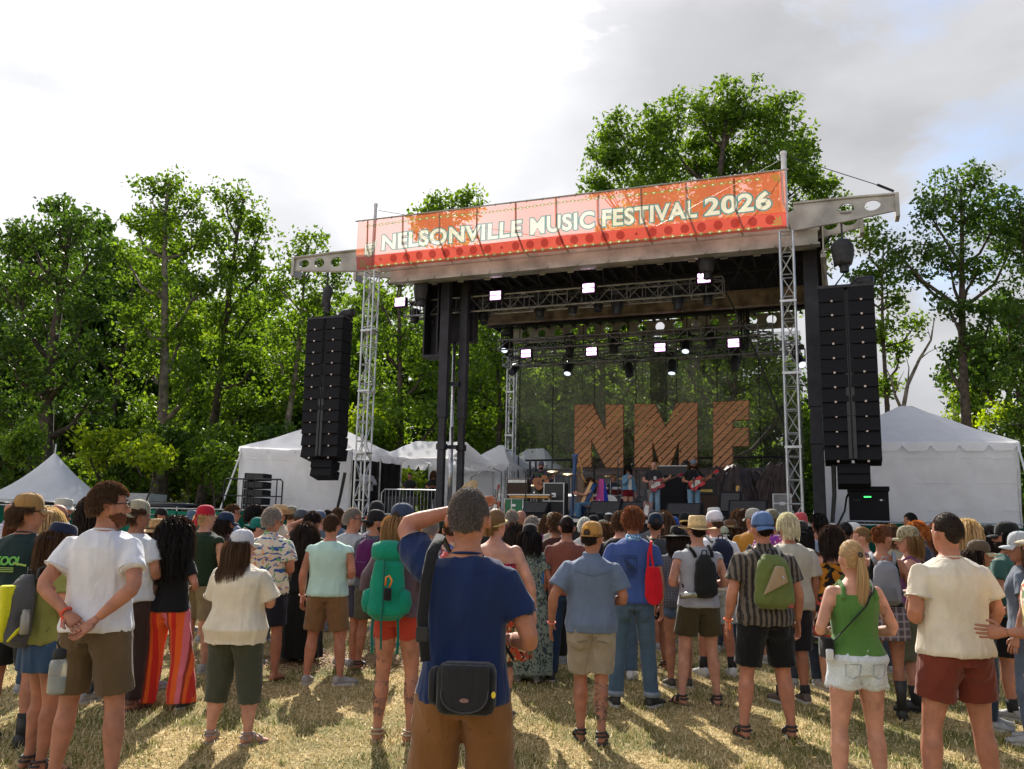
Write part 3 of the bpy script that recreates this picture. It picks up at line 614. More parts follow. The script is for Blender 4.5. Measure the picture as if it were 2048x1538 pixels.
# ---------------- scrim and letters
sc = sthing('scrim', 'dark see-through mesh backdrop hanging behind the wooden letters', 'backdrop', 0, 11.0, 0)
M_scr = cloth_trans('scrim_mesh', (.08, .085, .07), .35, .54, bump=0, var=.2)
M_scr2 = cloth_trans('scrim_seam', (.04, .04, .04), .2, .5, bump=0)
vs = []; NXs = 120
for j in range(2):
    for i in range(NXs+1): x = -11.7+11.6*i/NXs; vs.append((x, .05*math.sin(x*2.2)+.02*math.sin(x*7), 2.0 if j == 0 else 9.45))
b = MB(); b.add(vs, [(i, i+1, NXs+2+i, NXs+1+i) for i in range(NXs)]); b.build('mesh_panel', M_scr, sc, True)
b = MB()
for x, w_ in ((-10.1, .05), (-8.3, .04), (-6.55, .05), (-4.9, .04), (-3.3, .05), (-1.7, .04), (-11.6, .06), (-.3, .06)): b.bb((x, -.12, 2), (x+w_, -.09, 9.4))
b.bb((-5.95, -.13, 6.0), (-5.25, -.10, 9.4)); b.build('seam', M_scr2, sc)
def clip(poly, n, d):
    o = []
    for i in range(len(poly)):
        a, c_ = poly[i], poly[(i+1) % len(poly)]; da = a[0]*n[0]+a[1]*n[1]-d; dc = c_[0]*n[0]+c_[1]*n[1]-d
        if da >= 0: o.append(a)
        if da*dc < 0: t = da/(da-dc); o.append((a[0]+(c_[0]-a[0])*t, a[1]+(c_[1]-a[1])*t))
    return o
def wood_mat(name, col):
    m = bpy.data.materials.new(name); m.use_nodes = True; t = m.node_tree; b_ = t.nodes['Principled BSDF']; b_.inputs['Roughness'].default_value = .6
    c = nn(t, 'ShaderNodeTexCoord'); mp_ = nn(t, 'ShaderNodeMapping'); mp_.inputs['Rotation'].default_value = (0, R(42), 0); mp_.inputs['Scale'].default_value = (1, 1, 12)
    t.links.new(c.outputs['Object'], mp_.inputs[0]); n = nn(t, 'ShaderNodeTexNoise'); n.inputs['Scale'].default_value = 2.2; n.inputs['Detail'].default_value = 5; t.links.new(mp_.outputs[0], n.inputs[0])
    r = ramp(t, [(.25, tuple(x*.5 for x in col)), (.6, col), (.8, tuple(x*1.35 for x in col))]); t.links.new(n.outputs[0], r.inputs[0])
    vo = nn(t, 'ShaderNodeTexVoronoi'); vo.inputs['Scale'].default_value = 3.6; t.links.new(c.outputs['Object'], vo.inputs[0])
    kn = ramp(t, [(.10, .12), (.16, 1)]); t.links.new(vo.outputs['Distance'], kn.inputs[0])
    g_ = nn(t, 'ShaderNodeNewGeometry'); rr = ramp(t, [(0, .75), (1, 1.0)]); t.links.new(g_.outputs['Random Per Island'], rr.inputs[0])
    m1_ = nn(t, 'ShaderNodeMix', data_type='RGBA', blend_type='MULTIPLY'); m1_.inputs[0].default_value = 1; t.links.new(r.outputs[0], m1_.inputs[6]); t.links.new(kn.outputs[0], m1_.inputs[7])
    m2_ = nn(t, 'ShaderNodeMix', data_type='RGBA', blend_type='MULTIPLY'); m2_.inputs[0].default_value = 1; t.links.new(m1_.outputs[2], m2_.inputs[6]); t.links.new(rr.outputs[0], m2_.inputs[7])
    t.links.new(m2_.outputs[2], b_.inputs['Base Color']); return m
M_wood = wood_mat('cedar_plank', (.70, .32, .14)); M_woodd = pmat('letter_edge', (.16, .07, .03), .7, 0, .3, 5)
def letter(name, parts, label):
    vL = 9.4; cv = lambda p: sp(1000+p[0]/3.2, 700+p[1]/3.2, vL)
    ps = [[cv(p) for p in q] for q in parts]; allx = [p[0] for q in ps for p in q]; ux = min(allx); zmin = min(p[1] for q in ps for p in q)
    t = sthing(name, label, 'letter sign', ux, vL, 0, group='giant wooden letters on the backdrop'); b = MB(); e = MB()
    n = (-math.sin(R(45)), math.cos(R(45))); w_ = .21
    for q in ps:
        q = [(x-ux, z) for x, z in q]
        ar = sum(q[i][0]*q[(i+1) % len(q)][1]-q[(i+1) % len(q)][0]*q[i][1] for i in range(len(q)))
        if ar < 0: q = q[::-1]
        k0 = int(math.floor(min(x*n[0]+z*n[1] for x, z in q)/w_))-1; k1 = int(max(x*n[0]+z*n[1] for x, z in q)/w_)+1
        for k in range(k0, k1+1):
            c_ = clip(clip(q, n, k*w_+.022), (-n[0], -n[1]), -(k+1)*w_+.022)
            if len(c_) > 2: b.prism(c_, -.02, .02)
        for i in range(len(q)):
            a, c_ = q[i], q[(i+1) % len(q)]
    b.build('plank', M_wood, t)
    for q in ps:
        q = [(x-ux, z) for x, z in q]
        for i in range(len(q)):
            a, c_ = q[i], q[(i+1) % len(q)]; e.tube([(a[0], .05, a[1]), (c_[0], .05, c_[1])], .028, 4)
    e.build('frame', M_woodd, t)
    e = MB()
    for x in (.3, 1.2): e.tube([(x, .04, max(p[1] for q in ps for p in q)-.05), (x, .1, 9.4)], .008, 4)
    e.build('hanging_wire', M_black, t)
letter('letter_n', [[(478, 352), (585, 350), (585, 750), (478, 750)], [(678, 350), (788, 350), (788, 752), (678, 752)], [(585, 350), (592, 350), (678, 520), (678, 750), (585, 575)]], 'giant letter N of diagonal cedar planks, left of the three')
letter('letter_m', [[(862, 347), (975, 347), (975, 752), (862, 752)], [(1147, 340), (1262, 337), (1262, 750), (1147, 752)], [(975, 347), (992, 347), (1062, 500), (1062, 755), (1030, 755), (975, 575)], [(1062, 500), (1130, 341), (1147, 340), (1147, 575), (1085, 755), (1062, 755)]], 'giant letter M of diagonal cedar planks in the middle')
letter('letter_f', [[(1366, 335), (1487, 328), (1487, 750), (1366, 752)], [(1487, 328), (1590, 323), (1590, 445), (1487, 449)], [(1487, 500), (1590, 498), (1590, 615), (1487, 617)]], 'giant letter F of diagonal cedar planks, right of the three')
# ---------------- lighting trusses and lamps
def ltruss(u0, u1, v, z, label, h=.5, w=.5):
    t = sthing('lighting_truss', label, 'truss', u0, v, z, group='dark lighting trusses under the roof')
    b = MB(); truss_mb(b, (0, 0, 0), (u1-u0, 0, 0), w, .5, .03, .016, hgt=h); b.build('truss', M_dtruss, t)
    for i in range(5):
        b = MB(); x = (u1-u0)*(.08+.21*i); b.tube([(x, 0, h/2), (x, 0, 10.0-z)], .02, 5); b.build('hanger', M_black, t)
    b = MB(); 
    for k in range(3): b.tube([(x, .28+.03*math.sin(x*3+k), -.1+.09*k+.04*math.sin(x*5+k*2)) for x in np.linspace(.1, u1-u0-.1, 40)], .022, 5)
    b.build('cable', M_rubber, t)
z1 = sp(1100, 600, 3.0)[1]
ltruss(sp(815, 625, 3.0)[0], sp(1447, 575, 3.0)[0], 3.0, z1+.0, 'front lighting truss with bright lamps just under the roof', .52)
zA = sp(1250, 678, 8.0)[1]; zB = sp(1250, 710, 8.6)[1]
ltruss(sp(1000, 690, 8.0)[0], sp(1545, 655, 8.0)[0], 8.0, zA, 'upper rear lighting truss', .4)
ltruss(sp(1010, 720, 8.8)[0], sp(1600, 690, 8.8)[0], 8.8, zB, 'lower rear lighting truss above the backdrop', .4)
def strobe(px, py, v, w_px, label):
    u, z = sp(px, py, v); k = 1.0
    t = sthing('strobe_lamp', label, 'stage lamp', u, v, z, group='lit strobe lamps on the trusses')
    w_ = .37
    b = MB(); b.bb((-w_/2-.04, .0, -.17), (w_/2+.04, .16, .17)); b.bb((-w_/2-.07, .05, -.25), (-w_/2-.045, .12, .12)); b.bb((w_/2+.045, .05, -.25), (w_/2+.07, .12, .12)); b.build('housing', M_black, t, bevel=.01); b = MB(); b.bb((-w_/2-.01, -.010, -.155), (w_/2+.01, -.001, .155)); b.build('halo_plate', pmat('violet_halo', (.62, .30, .70), .5, emit=.35, var=0), t)  # glowing plate added to imitate the violet halo round the lit strips
    for dz in (-.08, .08):
        b = MB()
        for i in range(4): b.bb((-w_/2+i*w_/4+.006, -.024, dz-.050), (-w_/2+(i+1)*w_/4-.006, -.012, dz+.050))
        b.build('lamp_strip', M_lamp, t)
for i, (x, y, v, lb) in enumerate([(800, 604, 2.6, 'brightest lit lamp at the left tip of the front truss'), (991, 591, 2.6, 'lit lamp second from the left on the front truss'), (1177, 576, 2.6, 'lit lamp in the middle of the front truss'), (1408, 556, 2.6, 'lit lamp at the right end of the front truss'),
                      (1052, 707, 7.7, 'small lit lamp at the left of the rear truss above the rear tower'), (1183, 703, 7.7, 'small lit lamp on the rear truss above the letter N'), (1320, 695, 7.7, 'lit lamp on the rear truss above the letter M'), (1467, 686, 7.7, 'lit lamp on the rear truss above the letter F')]):
    strobe(x, y, v, 26, lb)
M_lens = pmat('lens_glow', (.75, .85, 1.0), .1, emit=.8, var=0); M_lensd = pmat('dark_lens', (.03, .03, .05), .1, 0, var=0)  # emission stands in for small white reflections on the lenses; lit selects it
def mover(px, py, v, label, lit=False, tilt=0, sc_=1.0, yaw=0):
    u, z = sp(px, py, v)
    t = sthing('moving_head_lamp', label, 'stage lamp', u, v, z, group='unlit moving head lamps hanging from the trusses'); t.scale = (sc_,)*3
    b = MB(); b.bb((-.17, -.13, .34), (.17, .13, .46)); b.build('base', M_black, t, bevel=.015)
    b = MB(); b.tube([(-.18, 0, -.05), (-.185, 0, .34), (.185, 0, .34), (.18, 0, -.05)], .025, 6); b.build('yoke', M_black, t)
    d = Vector((math.sin(yaw)*math.sin(tilt), -math.sin(tilt)*math.cos(yaw), -math.cos(tilt)))
    b = MB(); b.lathe([(.05, -.22), (.12, -.2), (.15, -.1), (.15, .1), (.13, .24), (.13, .27)], (0, 0, .0), 14, ax=d); b.build('head', M_black, t, True)
    b = MB(); b.lathe([(.115, 0), (.10, .01)], tuple(d*.272), 14, ax=d); b.build('lens', M_lens if lit else M_lensd, t)
for a in [(830, 630, 3, 'black lamp at the left end of the front truss', 0, .1), (868, 636, 3, 'black lamp left of the roof column on the front truss', 0, .3), (968, 632, 3, 'angled black lamp on the front truss near the column', 0, .4), (1080, 620, 3.2, 'black lamp under the front truss between the second and third lit lamps', 0, .1),
          (1146, 612, 3.2, 'small black lamp just left of the middle lit lamp', 0, .1), (1197, 606, 3.2, 'black lamp under the front truss right of the middle lit lamp', 0, .2), (1235, 613, 2.9, 'grey barrel lamp hanging lowest in the middle of the front truss', 0, .1), (1357, 604, 2.9, 'grey barrel lamp hanging below the right part of the front truss', 0, .1),
          (1416, 592, 3.2, 'black lamp tucked under the rightmost front lit lamp', 0, .1), (1028, 738, 8.8, 'black lamp on top of the rear left tower', 0, .9), (1012, 690, 8.0, 'lamp with a warm glint at the rear truss left end', 1, .6), (1137, 735, 8.8, 'black lamp with white lens glint pointing down above the letter N', 1, .5), (1258, 738, 8.8, 'black lamp angled sideways above the letter M', 0, .4),
          (1344, 732, 8.8, 'black lamp with white lens glint above the gap right of the letter M', 1, .3), (1372, 690, 8.2, 'upper rear lamp with a warm glint right of the M', 1, .5), (1470, 725, 8.8, 'black lamp below the rear truss above the letter F', 0, .2), (1140, 695, 8.2, 'black lamp between the rear trusses above the N', 0, .1), (1228, 690, 8.2, 'black lamp between the rear trusses above the M', 0, .1),
          (1422, 680, 8.2, 'black lamp between the rear trusses left of the F', 0, .1), (1598, 720, 8.4, 'small lit lamp beside the right roof column', 1, .8)]:
    mover(a[0], a[1], a[2], a[3], a[4], a[5], 1.05 if a[2] < 5 else 1.15, .5 if 'side' in a[3] or 'angled' in a[3] else 0)
def dense_rig(px, py, v, h, label):
    u, z = sp(px, py, v); t = sthing('cable_pick', label, 'rigging', u, v, z, group='rigging masts of the rear trusses')
    b = MB(); truss_mb(b, (0, 0, 0), (0, 0, h), .22, .3, .02, .012); b.bb((-.35, -.1, h), (.35, .1, h+.2)); b.build('mast', M_black, t)
    b = MB()
    for k in range(5): b.tube([(-.15+.08*k, -.15, h), (-.2+.1*k, -.2, h*.5), (-.1+.05*k, -.1, 0)], .02, 4)
    b.build('cable', M_rubber, t)
dense_rig(1018, 712, 8.3, 1.2, 'black rigging mast at the left end of the rear trusses'); dense_rig(1490, 700, 8.3, 1.55, 'black rigging mast at the right end of the rear trusses')
# long black cable falling on the right
cb = sthing('power_cable', 'black cable drooping from the front truss to the right side of the stage', 'cable', 0, 0, 0)
b = MB(); P_ = [sp(x, y, v)+(v,) for x, y, v in ((1452, 585, 3), (1480, 640, 3.2), (1510, 700, 3.5), (1545, 790, 3.8), (1580, 880, 4), (1612, 980, 4.2))]; b.tube([(u, v, z) for u, z, v in P_], .03, 5); b.build('cable', M_rubber, cb)
# ---------------- covered chain hoists and line arrays
def hoist(px, ytop, ybot, v, wpx, label, tilt=0):
    u, z1_ = sp(px, ytop, v); _, z0_ = sp(px, ybot, v); t = sthing('chain_hoist', label, 'chain hoist', u, v, z0_, group='chain hoists under black rain covers')
    h = z1_-z0_; w_ = wpx/FPX*24
    prof = []; rings = []
    for i in range(9):
        k = i/8; r_ = w_*(.46-.10*(1-k)**2) * (1 if k < .8 else 1-(k-.8)*2.2)
        rings.append([(r_*math.cos(2*PI*j/20)*(1+.10*math.sin(j*2.3+k*4))+tilt*(k-.5), r_*.85*math.sin(2*PI*j/20)*(1+.10*math.cos(j*3.1)), h*k+(.05*math.sin(j*1.9) if i == 0 else 0)) for j in range(20)])
    b = MB(); b.rings(rings); b.build('rain_cover', pmat('rain_cover', (.020, .020, .024), .6, 0, .3, 6, .6, 14), t, True)
    b = MB(); b.tube([(0, 0, h*.9), (0, 0, h+.5)], .03, 5); b.build('hook', M_black, t); b = MB(); b.lathe([(.05, -.22), (.12, -.2), (.12, .1)], (0.03, 0, 0), 10); b.build('motor', M_black, t)
hoist(655, 572, 612, .5, 26, 'small hoist cover above the left speakers', .1); hoist(843, 555, 600, 1.2, 38, 'hoist cover at the left end under the front beam'); hoist(1412, 506, 545, 1.2, 36, 'hoist cover under the beam above the rightmost front lamp')
hoist(1684, 480, 530, .5, 44, 'large hoist cover above the right speakers')
def array(u0, u1, ztop, zbot, label, n=12):
    wd = (u1-u0); t = sthing('line_array', label, 'loudspeaker stack', (u0+u1)/2, .55, zbot-.6, group='hanging loudspeaker arrays')
    H = ztop-zbot; bh = H/n; z0_ = .6
    for i in range(n):
        k = (n-1-i)/(n-1); z = z0_+bh*(i+.5); tilt = R(-2-9*k**3*1.0); off = .10*k**2
        for s_ in (-1, 1):
            cx = s_*(wd/4+.012)
            b = MB(); rot = Euler((tilt, 0, 0)).to_matrix()
            b.box((cx, off, z), (wd/2-.05, .62, bh*.955), rot); e = b.build('speaker_box', M_cabinet, t, bevel=.012)
            b = MB(); b.box((cx+s_*0-.0, off-.318, z-bh*.40), (.05, .012, .05), rot); b.build('badge', pmat('badge', (.45, .36, .3), .3, .8), e)
    b = MB(); b.bb((-.10, -.27, z0_+.1), (-.02, .3, z0_+H-.05)); b.bb((.02, -.27, z0_+.1), (.10, .3, z0_+H-.05)); b.bb((-.019, -.2, z0_+.1), (.019, .3, z0_+H-.05)); b.build('spine', pmat('spine', (.035, .035, .042), .6, 0), t)
    b = MB(); b.bb((-wd/2, -.30, z0_+H+.01), (wd/2, .3, z0_+H+.09)); b.tube([(-.3, 0, z0_+H+.09), (0, 0, z0_+H+.5), (.3, 0, z0_+H+.09)], .025, 5); b.build('fly_frame', M_black, t)
    for k in (0, 1):
        b = MB(); b.box((0, .2, z0_-.17-.29*k), (wd*.57, .5, .27), Euler((R(-10-5*k), 0, 0)).to_matrix()); b.build('down_fill', M_cabinet, t, bevel=.015)
    b = MB()
    cv = [(wd/2-.1, .2, z0_+H+.12), (wd/2-.05, .25, z0_+H+.28), (wd/4, .3, z0_+H+.3), (.1, .25, z0_+H+.12)]; b.tube(cv, [.1, .16, .15, .08], 8); b.build('motor_cover', M_black, t, True)
a0 = sp(1635, 580, .25); a1 = sp(1749, 580, .25); array(a0[0], a1[0], sp(1690, 575, .25)[1], sp(1700, 925, .25)[1], 'taller looking line array hanging right of the stage')
Lw = a1[0]-a0[0]; c0 = sp(651, 640, .25)[0]; array(c0-Lw/2-.02, c0+Lw/2-.02, sp(655, 637, .25)[1], sp(655, 917, .25)[1], 'line array hanging left of the stage in front of the white tent')
for (p0, p1, lb, wdt) in (((690, 945), (668, 1030), 'black cable bundle hanging from the left speakers', .06), ((1667, 930), (1662, 1050), 'black cable bundle hanging from the right speakers', .06)):
    c = sthing('cable_bundle', lb, 'cable', 0, 0, 0, group='cable bundles under the speaker arrays'); b = MB(); A_ = sp(*p0, .6); B_ = sp(*p1, .6)
    b.tube([(A_[0], .6, A_[1]), ((A_[0]+B_[0])/2+.05, .6, (A_[1]+B_[1])/2), (B_[0], .6, B_[1]-.3)], [wdt, wdt*.9, wdt*.8], 6); b.build('cable', M_rubber, c)
# ================================================================ people
def unit(a): a = np.array(a, float); return a/(np.linalg.norm(a)+1e-9)
def skin_mat(i):
    cols = [(.43, .185, .115), (.36, .155, .092), (.52, .26, .18), (.28, .125, .075), (.075, .038, .026), (.41, .18, .11)]
    nm = 'skin_%d' % i
    if nm in MATS: return MATS[nm]
    m = pmat(nm, cols[i], .58, 0, .15, 11, .25, 130, spec=.35); b = m.node_tree.nodes['Principled BSDF']
    b.inputs['Subsurface Weight'].default_value = .18; b.inputs['Subsurface Scale'].default_value = .012; b.inputs['Subsurface Radius'].default_value = (1, .35, .2); return m
def hair_mat(col, nm=None):
    nm = nm or 'hair_%02x%02x%02x' % tuple(int(c*255) for c in col)
    if nm in MATS: return MATS[nm]
    m = bpy.data.materials.new(nm); m.use_nodes = True; t = m.node_tree; b = t.nodes['Principled BSDF']; MATS[nm] = m
    b.inputs['Roughness'].default_value = .6; b.inputs['Specular IOR Level'].default_value = .3
    tl = nn(t, 'ShaderNodeBsdfTranslucent'); mz = nn(t, 'ShaderNodeMixShader'); mz.inputs[0].default_value = .3; tl.inputs[0].default_value = tuple(min(.9, x*k_+y) for x, k_, y in zip(col, (2.0, 1.7, 1.3), (.03, .013, .005)))+(1,); t.links.new(b.outputs[0], mz.inputs[1]); t.links.new(tl.outputs[0], mz.inputs[2]); t.links.new(mz.outputs[0], t.nodes['Material Output'].inputs[0])
    g_ = nn(t, 'ShaderNodeNewGeometry'); r = ramp(t, [(0, tuple(x*.5 for x in col)), (.5, col), (1, tuple(min(1, x*1.7) for x in col))])
    t.links.new(g_.outputs['Random Per Island'], r.inputs[0]); t.links.new(r.outputs[0], b.inputs['Base Color']); return m
FM = {}
def fabric(col, pat=None, col2=None, scale=1.0, col3=None):
    key = (tuple(col), pat, tuple(col2) if col2 else None, scale, tuple(col3) if col3 else None)
    if key in FM: return FM[key]
    m = bpy.data.materials.new('fabric_'+(pat or 'plain')); m.use_nodes = True; t = m.node_tree; b = t.nodes['Principled BSDF']; FM[key] = m; lk = t.links.new
    b.inputs['Roughness'].default_value = .88; b.inputs['Specular IOR Level'].default_value = .2; b.inputs['Sheen Weight'].default_value = .15
    c = nn(t, 'ShaderNodeTexCoord'); src = c.outputs['Object']
    def noise(s, d=3, dist=0):
        n = nn(t, 'ShaderNodeTexNoise'); n.inputs['Scale'].default_value = s; n.inputs['Detail'].default_value = d; n.inputs['Distortion'].default_value = dist; lk(src, n.inputs[0]); return n
    fade = noise(7, 6); col_s = None
    r0 = ramp(t, [(.3, tuple(x*.86 for x in col)), (.7, tuple(min(1, x*1.08) for x in col))]); lk(fade.outputs[0], r0.inputs[0]); base = r0.outputs[0]
    def mixc(fac, a, bcol):
        mx_ = nn(t, 'ShaderNodeMix', data_type='RGBA'); lk(fac, mx_.inputs[0]); lk(a, mx_.inputs[6])
        if isinstance(bcol, tuple): mx_.inputs[7].default_value = (*bcol[:3], 1)
        else: lk(bcol, mx_.inputs[7])
        return mx_.outputs[2]
    sx = nn(t, 'ShaderNodeSeparateXYZ'); lk(src, sx.inputs[0])
    def wav(out, k, ph=0.0):
        a = nn(t, 'ShaderNodeMath', operation='MULTIPLY'); lk(out, a.inputs[0]); a.inputs[1].default_value = k
        s_ = nn(t, 'ShaderNodeMath', operation='SINE'); lk(a.outputs[0], s_.inputs[0]); return s_.outputs[0]
    if pat == 'bands':      # broad vertical stripes of the wide trousers
        a = nn(t, 'ShaderNodeMath', operation='MULTIPLY_ADD'); lk(sx.outputs[0], a.inputs[0]); a.inputs[1].default_value = 5.2*scale; a.inputs[2].default_value = 10.3
        f_ = nn(t, 'ShaderNodeMath', operation='FRACT'); lk(a.outputs[0], f_.inputs[0])
        r = ramp(t, [(0, col), (.3, col2), (.55, (.30, .04, .02)), (.66, col), (.8, col3)], 'CONSTANT'); lk(f_.outputs[0], r.inputs[0]); base = r.outputs[0]
    elif pat == 'stripe':
        r = ramp(t, [(.45, 0), (.55, 1)]); n_ = noise(30, 2); ad = nn(t, 'ShaderNodeMath', operation='MULTIPLY_ADD'); lk(wav(sx.outputs[0], 150*scale), ad.inputs[0]); ad.inputs[1].default_value = .35; lk(n_.outputs[0], ad.inputs[2]); lk(ad.outputs[0], r.inputs[0]); base = mixc(r.outputs[0], base, col2)
    elif pat == 'plaid':
        for o_, k in ((sx.outputs[0], 95*scale), (sx.outputs[2], 95*scale)):
            r = ramp(t, [(.55, 0), (.7, .65)]); lk(wav(o_, k), r.inputs[0]); base = mixc(r.outputs[0], base, col2)
        if col3:
            r = ramp(t, [(.9, 0), (.97, .8)]); lk(wav(sx.outputs[2], 47*scale), r.inputs[0]); base = mixc(r.outputs[0], base, col3)
    elif pat == 'waves':
        w_ = nn(t, 'ShaderNodeTexWave', wave_type='RINGS'); w_.inputs['Scale'].default_value = 5*scale; w_.inputs['Distortion'].default_value = 14; w_.inputs['Detail'].default_value = 2.5; w_.inputs['Detail Scale'].default_value = 1.2; lk(src, w_.inputs[0])
        n_ = noise(9*scale, 2, 1.5); r1 = ramp(t, [(.52, 0), (.57, 1)], 'LINEAR'); lk(n_.outputs[0], r1.inputs[0])
        r = ramp(t, [(.62, 0), (.7, 1)]); lk(w_.outputs['Fac'], r.inputs[0])
        mul = nn(t, 'ShaderNodeMath', operation='MULTIPLY'); lk(r.outputs[0], mul.inputs[0]); r1b = ramp(t, [(.42, 0), (.47, 1)]); lk(n_.outputs[0], r1b.inputs[0]); lk(r1b.outputs[0], mul.inputs[1]); base = mixc(mul.outputs[0], base, col2)
        n2 = noise(6*scale, 3, 2.5); r2 = ramp(t, [(.60, 0), (.63, 1), (.66, 1), (.68, 0)]); lk(n2.outputs[0], r2.inputs[0]); base = mixc(r2.outputs[0], base, (.75, .30, .08))
        r3 = ramp(t, [(.33, 1), (.38, 1), (.40, 0)]); lk(n2.outputs[0], r3.inputs[0]); base = mixc(r3.outputs[0], base, col3 or (.16, .38, .14))
    elif pat in ('floral', 'small_floral', 'camo', 'tiedye', 'paisley'):
        k = {'floral': 9, 'small_floral': 26, 'camo': 14, 'tiedye': 9, 'paisley': 20}[pat]*scale
        n_ = noise(k, 3, 2.0); n2 = noise(k*1.3, 2, 1.0)
        r = ramp(t, [(.53, 0), (.56, 1)]); lk(n_.outputs[0], r.inputs[0]); base = mixc(r.outputs[0], base, col2)
        if col3: r2 = ramp(t, [(.57, 0), (.60, 1)]); lk(n2.outputs[0], r2.inputs[0]); base = mixc(r2.outputs[0], base, col3)
        if pat == 'floral': r4 = ramp(t, [(.36, 1), (.40, 0)]); lk(n2.outputs[0], r4.inputs[0]); base = mixc(r4.outputs[0], base, (.10, .16, .05))
        if pat == 'tiedye': r4 = ramp(t, [(.40, 1), (.45, 0)]); lk(n_.outputs[0], r4.inputs[0]); base = mixc(r4.outputs[0], base, (.75, .7, .8))
    elif pat == 'denim':
        n_ = noise(160, 2); r = ramp(t, [(.35, .0), (.65, .45)]); lk(n_.outputs[0], r.inputs[0]); base = mixc(r.outputs[0], base, tuple(min(1, x*1.9+.03) for x in col))
        n2 = noise(4, 3); r2 = ramp(t, [(.5, 0), (.75, .5)]); lk(n2.outputs[0], r2.inputs[0]); base = mixc(r2.outputs[0], base, tuple(min(1, x*1.6+.04) for x in col))
    lk(base, b.inputs['Base Color'])
    mp_ = nn(t, 'ShaderNodeMapping'); mp_.inputs['Scale'].default_value = (9, 9, 2.6); mp_.inputs['Rotation'].default_value = (.2, .5, .1); lk(src, mp_.inputs[0])
    wr_ = nn(t, 'ShaderNodeTexNoise'); wr_.inputs['Scale'].default_value = 1; wr_.inputs['Detail'].default_value = 5; wr_.inputs['Distortion'].default_value = 1.6; lk(mp_.outputs[0], wr_.inputs[0])
    bp = nn(t, 'ShaderNodeBump'); bp.inputs['Strength'].default_value = .45; bp.inputs['Distance'].default_value = .03; lk(wr_.outputs[0], bp.inputs['Height'])
    weave = noise(420, 1); b2 = nn(t, 'ShaderNodeBump'); b2.inputs['Strength'].default_value = .12; b2.inputs['Distance'].default_value = .003; lk(weave.outputs[0], b2.inputs['Height']); lk(bp.outputs[0], b2.inputs['Normal']); lk(b2.outputs[0], b.inputs['Normal'])
    return m
def ell_ring(c, rx, ry, n=20, ex=2.2):
    out_ = []
    for j in range(n):
        a = 2*PI*j/n; cx, sy = math.cos(a), math.sin(a)
        out_.append((c[0]+rx*math.copysign(abs(cx)**(2/ex), cx), c[1]+ry*math.copysign(abs(sy)**(2/ex), sy), c[2]))
    return out_
def limb(b, pts, rad, n=12, closed=True, sy=1.0):
    """pts: joints; rad: list of (t along 0..len-1, radius). rounded ends"""
    pts = [np.array(p, float) for p in pts]; ps = []; rs = []
    for t_, r_ in rad:
        i = min(int(t_), len(pts)-2); ps.append(pts[i]+(pts[i+1]-pts[i])*(t_-i)); rs.append(r_)
    if closed:
        d0 = unit(ps[0]-ps[1]); d1 = unit(ps[-1]-ps[-2]); a, c_ = rs[0], rs[-1]
        ps = [ps[0]+d0*a*.75, ps[0]+d0*a*.45]+ps+[ps[-1]+d1*c_*.45, ps[-1]+d1*c_*.75]; rs = [a*.45, a*.82]+rs+[c_*.82, c_*.45]
    b.tube(ps, rs, n, True, sy)
def remeshed(b, vox, smooth=4, sf=.5, extra=None):
    me = bpy.data.meshes.new('tmp'); me.from_pydata(b.v, [], b.f); o = bpy.data.objects.new('tmp', me); C.objects.link(o)
    md = o.modifiers.new('r', 'REMESH'); md.mode = 'VOXEL'; md.voxel_size = vox; md.adaptivity = 0
    if smooth: s_ = o.modifiers.new('s', 'SMOOTH'); s_.factor = sf; s_.iterations = smooth
    m2 = bpy.data.meshes.new_from_object(o.evaluated_get(dg_get())); bpy.data.objects.remove(o); bpy.data.meshes.remove(me)
    n = len(m2.vertices); v = np.empty(n*3, np.float32); m2.vertices.foreach_get('co', v); v = v.reshape(-1, 3).astype(float)
    nr = np.empty(n*3, np.float32); m2.vertex_normals.foreach_get('vector', nr); nr = nr.reshape(-1, 3)
    nl = len(m2.loops); li = np.empty(nl, np.int32); m2.loops.foreach_get('vertex_index', li); bpy.data.meshes.remove(m2)
    return v, nr, li.reshape(-1, 4)
def folds(v, nr, amp, seed=0, stretch=(1, 1, .45), k=22):
    rg = np.random.default_rng(seed); q = v*np.array(stretch); w_ = np.zeros(len(v))
    warp = .35*np.sin(q @ rg.normal(size=3)*9+1)+.35*np.sin(q @ rg.normal(size=3)*14)
    for i in range(5):
        d = unit(rg.normal(size=3)*np.array([1, 1, 1.2])); s_ = np.sin(q @ d*k*rg.uniform(.6, 1.5)+rg.uniform(0, 6)+warp*2.2)
        w_ += (1-np.abs(s_))**1.6*rg.uniform(.5, 1)
    return v+nr*((w_-1.2)*amp)[:, None]
def rotz(a): return np.array([[math.cos(a), -math.sin(a), 0], [math.sin(a), math.cos(a), 0], [0, 0, 1]])
def rotx(a): return np.array([[1, 0, 0], [0, math.cos(a), -math.sin(a)], [0, math.sin(a), math.cos(a)]])
HC = np.array([0, .012, 1.632])         # head centre in the standard 1.75 m figure
POSES = {   # elbow, wrist for the right side (x>0); left is mirrored
 'down': ((.235, -.03, 1.15), (.255, .04, .90)), 'front': ((.26, -.04, 1.17), (.10, .20, 1.10)), 'back': ((.268, -.13, 1.18), (.045, -.20, .985)),
 'cross': ((.26, .06, 1.19), (.02, .21, 1.17)), 'visor': ((.38, .12, 1.56), (.10, .20, 1.72)), 'hip': ((.36, -.08, 1.20), (.19, .04, 1.04)),
 'pocket': ((.27, -.08, 1.17), (.20, .06, .93)), 'phone': ((.24, .10, 1.18), (.10, .30, 1.30)), 'up': ((.30, .12, 1.58), (.18, .18, 1.84)), 'mic': ((.22, .10, 1.2), (.05, .20, 1.38)), 'wide': ((.34, .02, 1.20), (.42, .08, .96))}
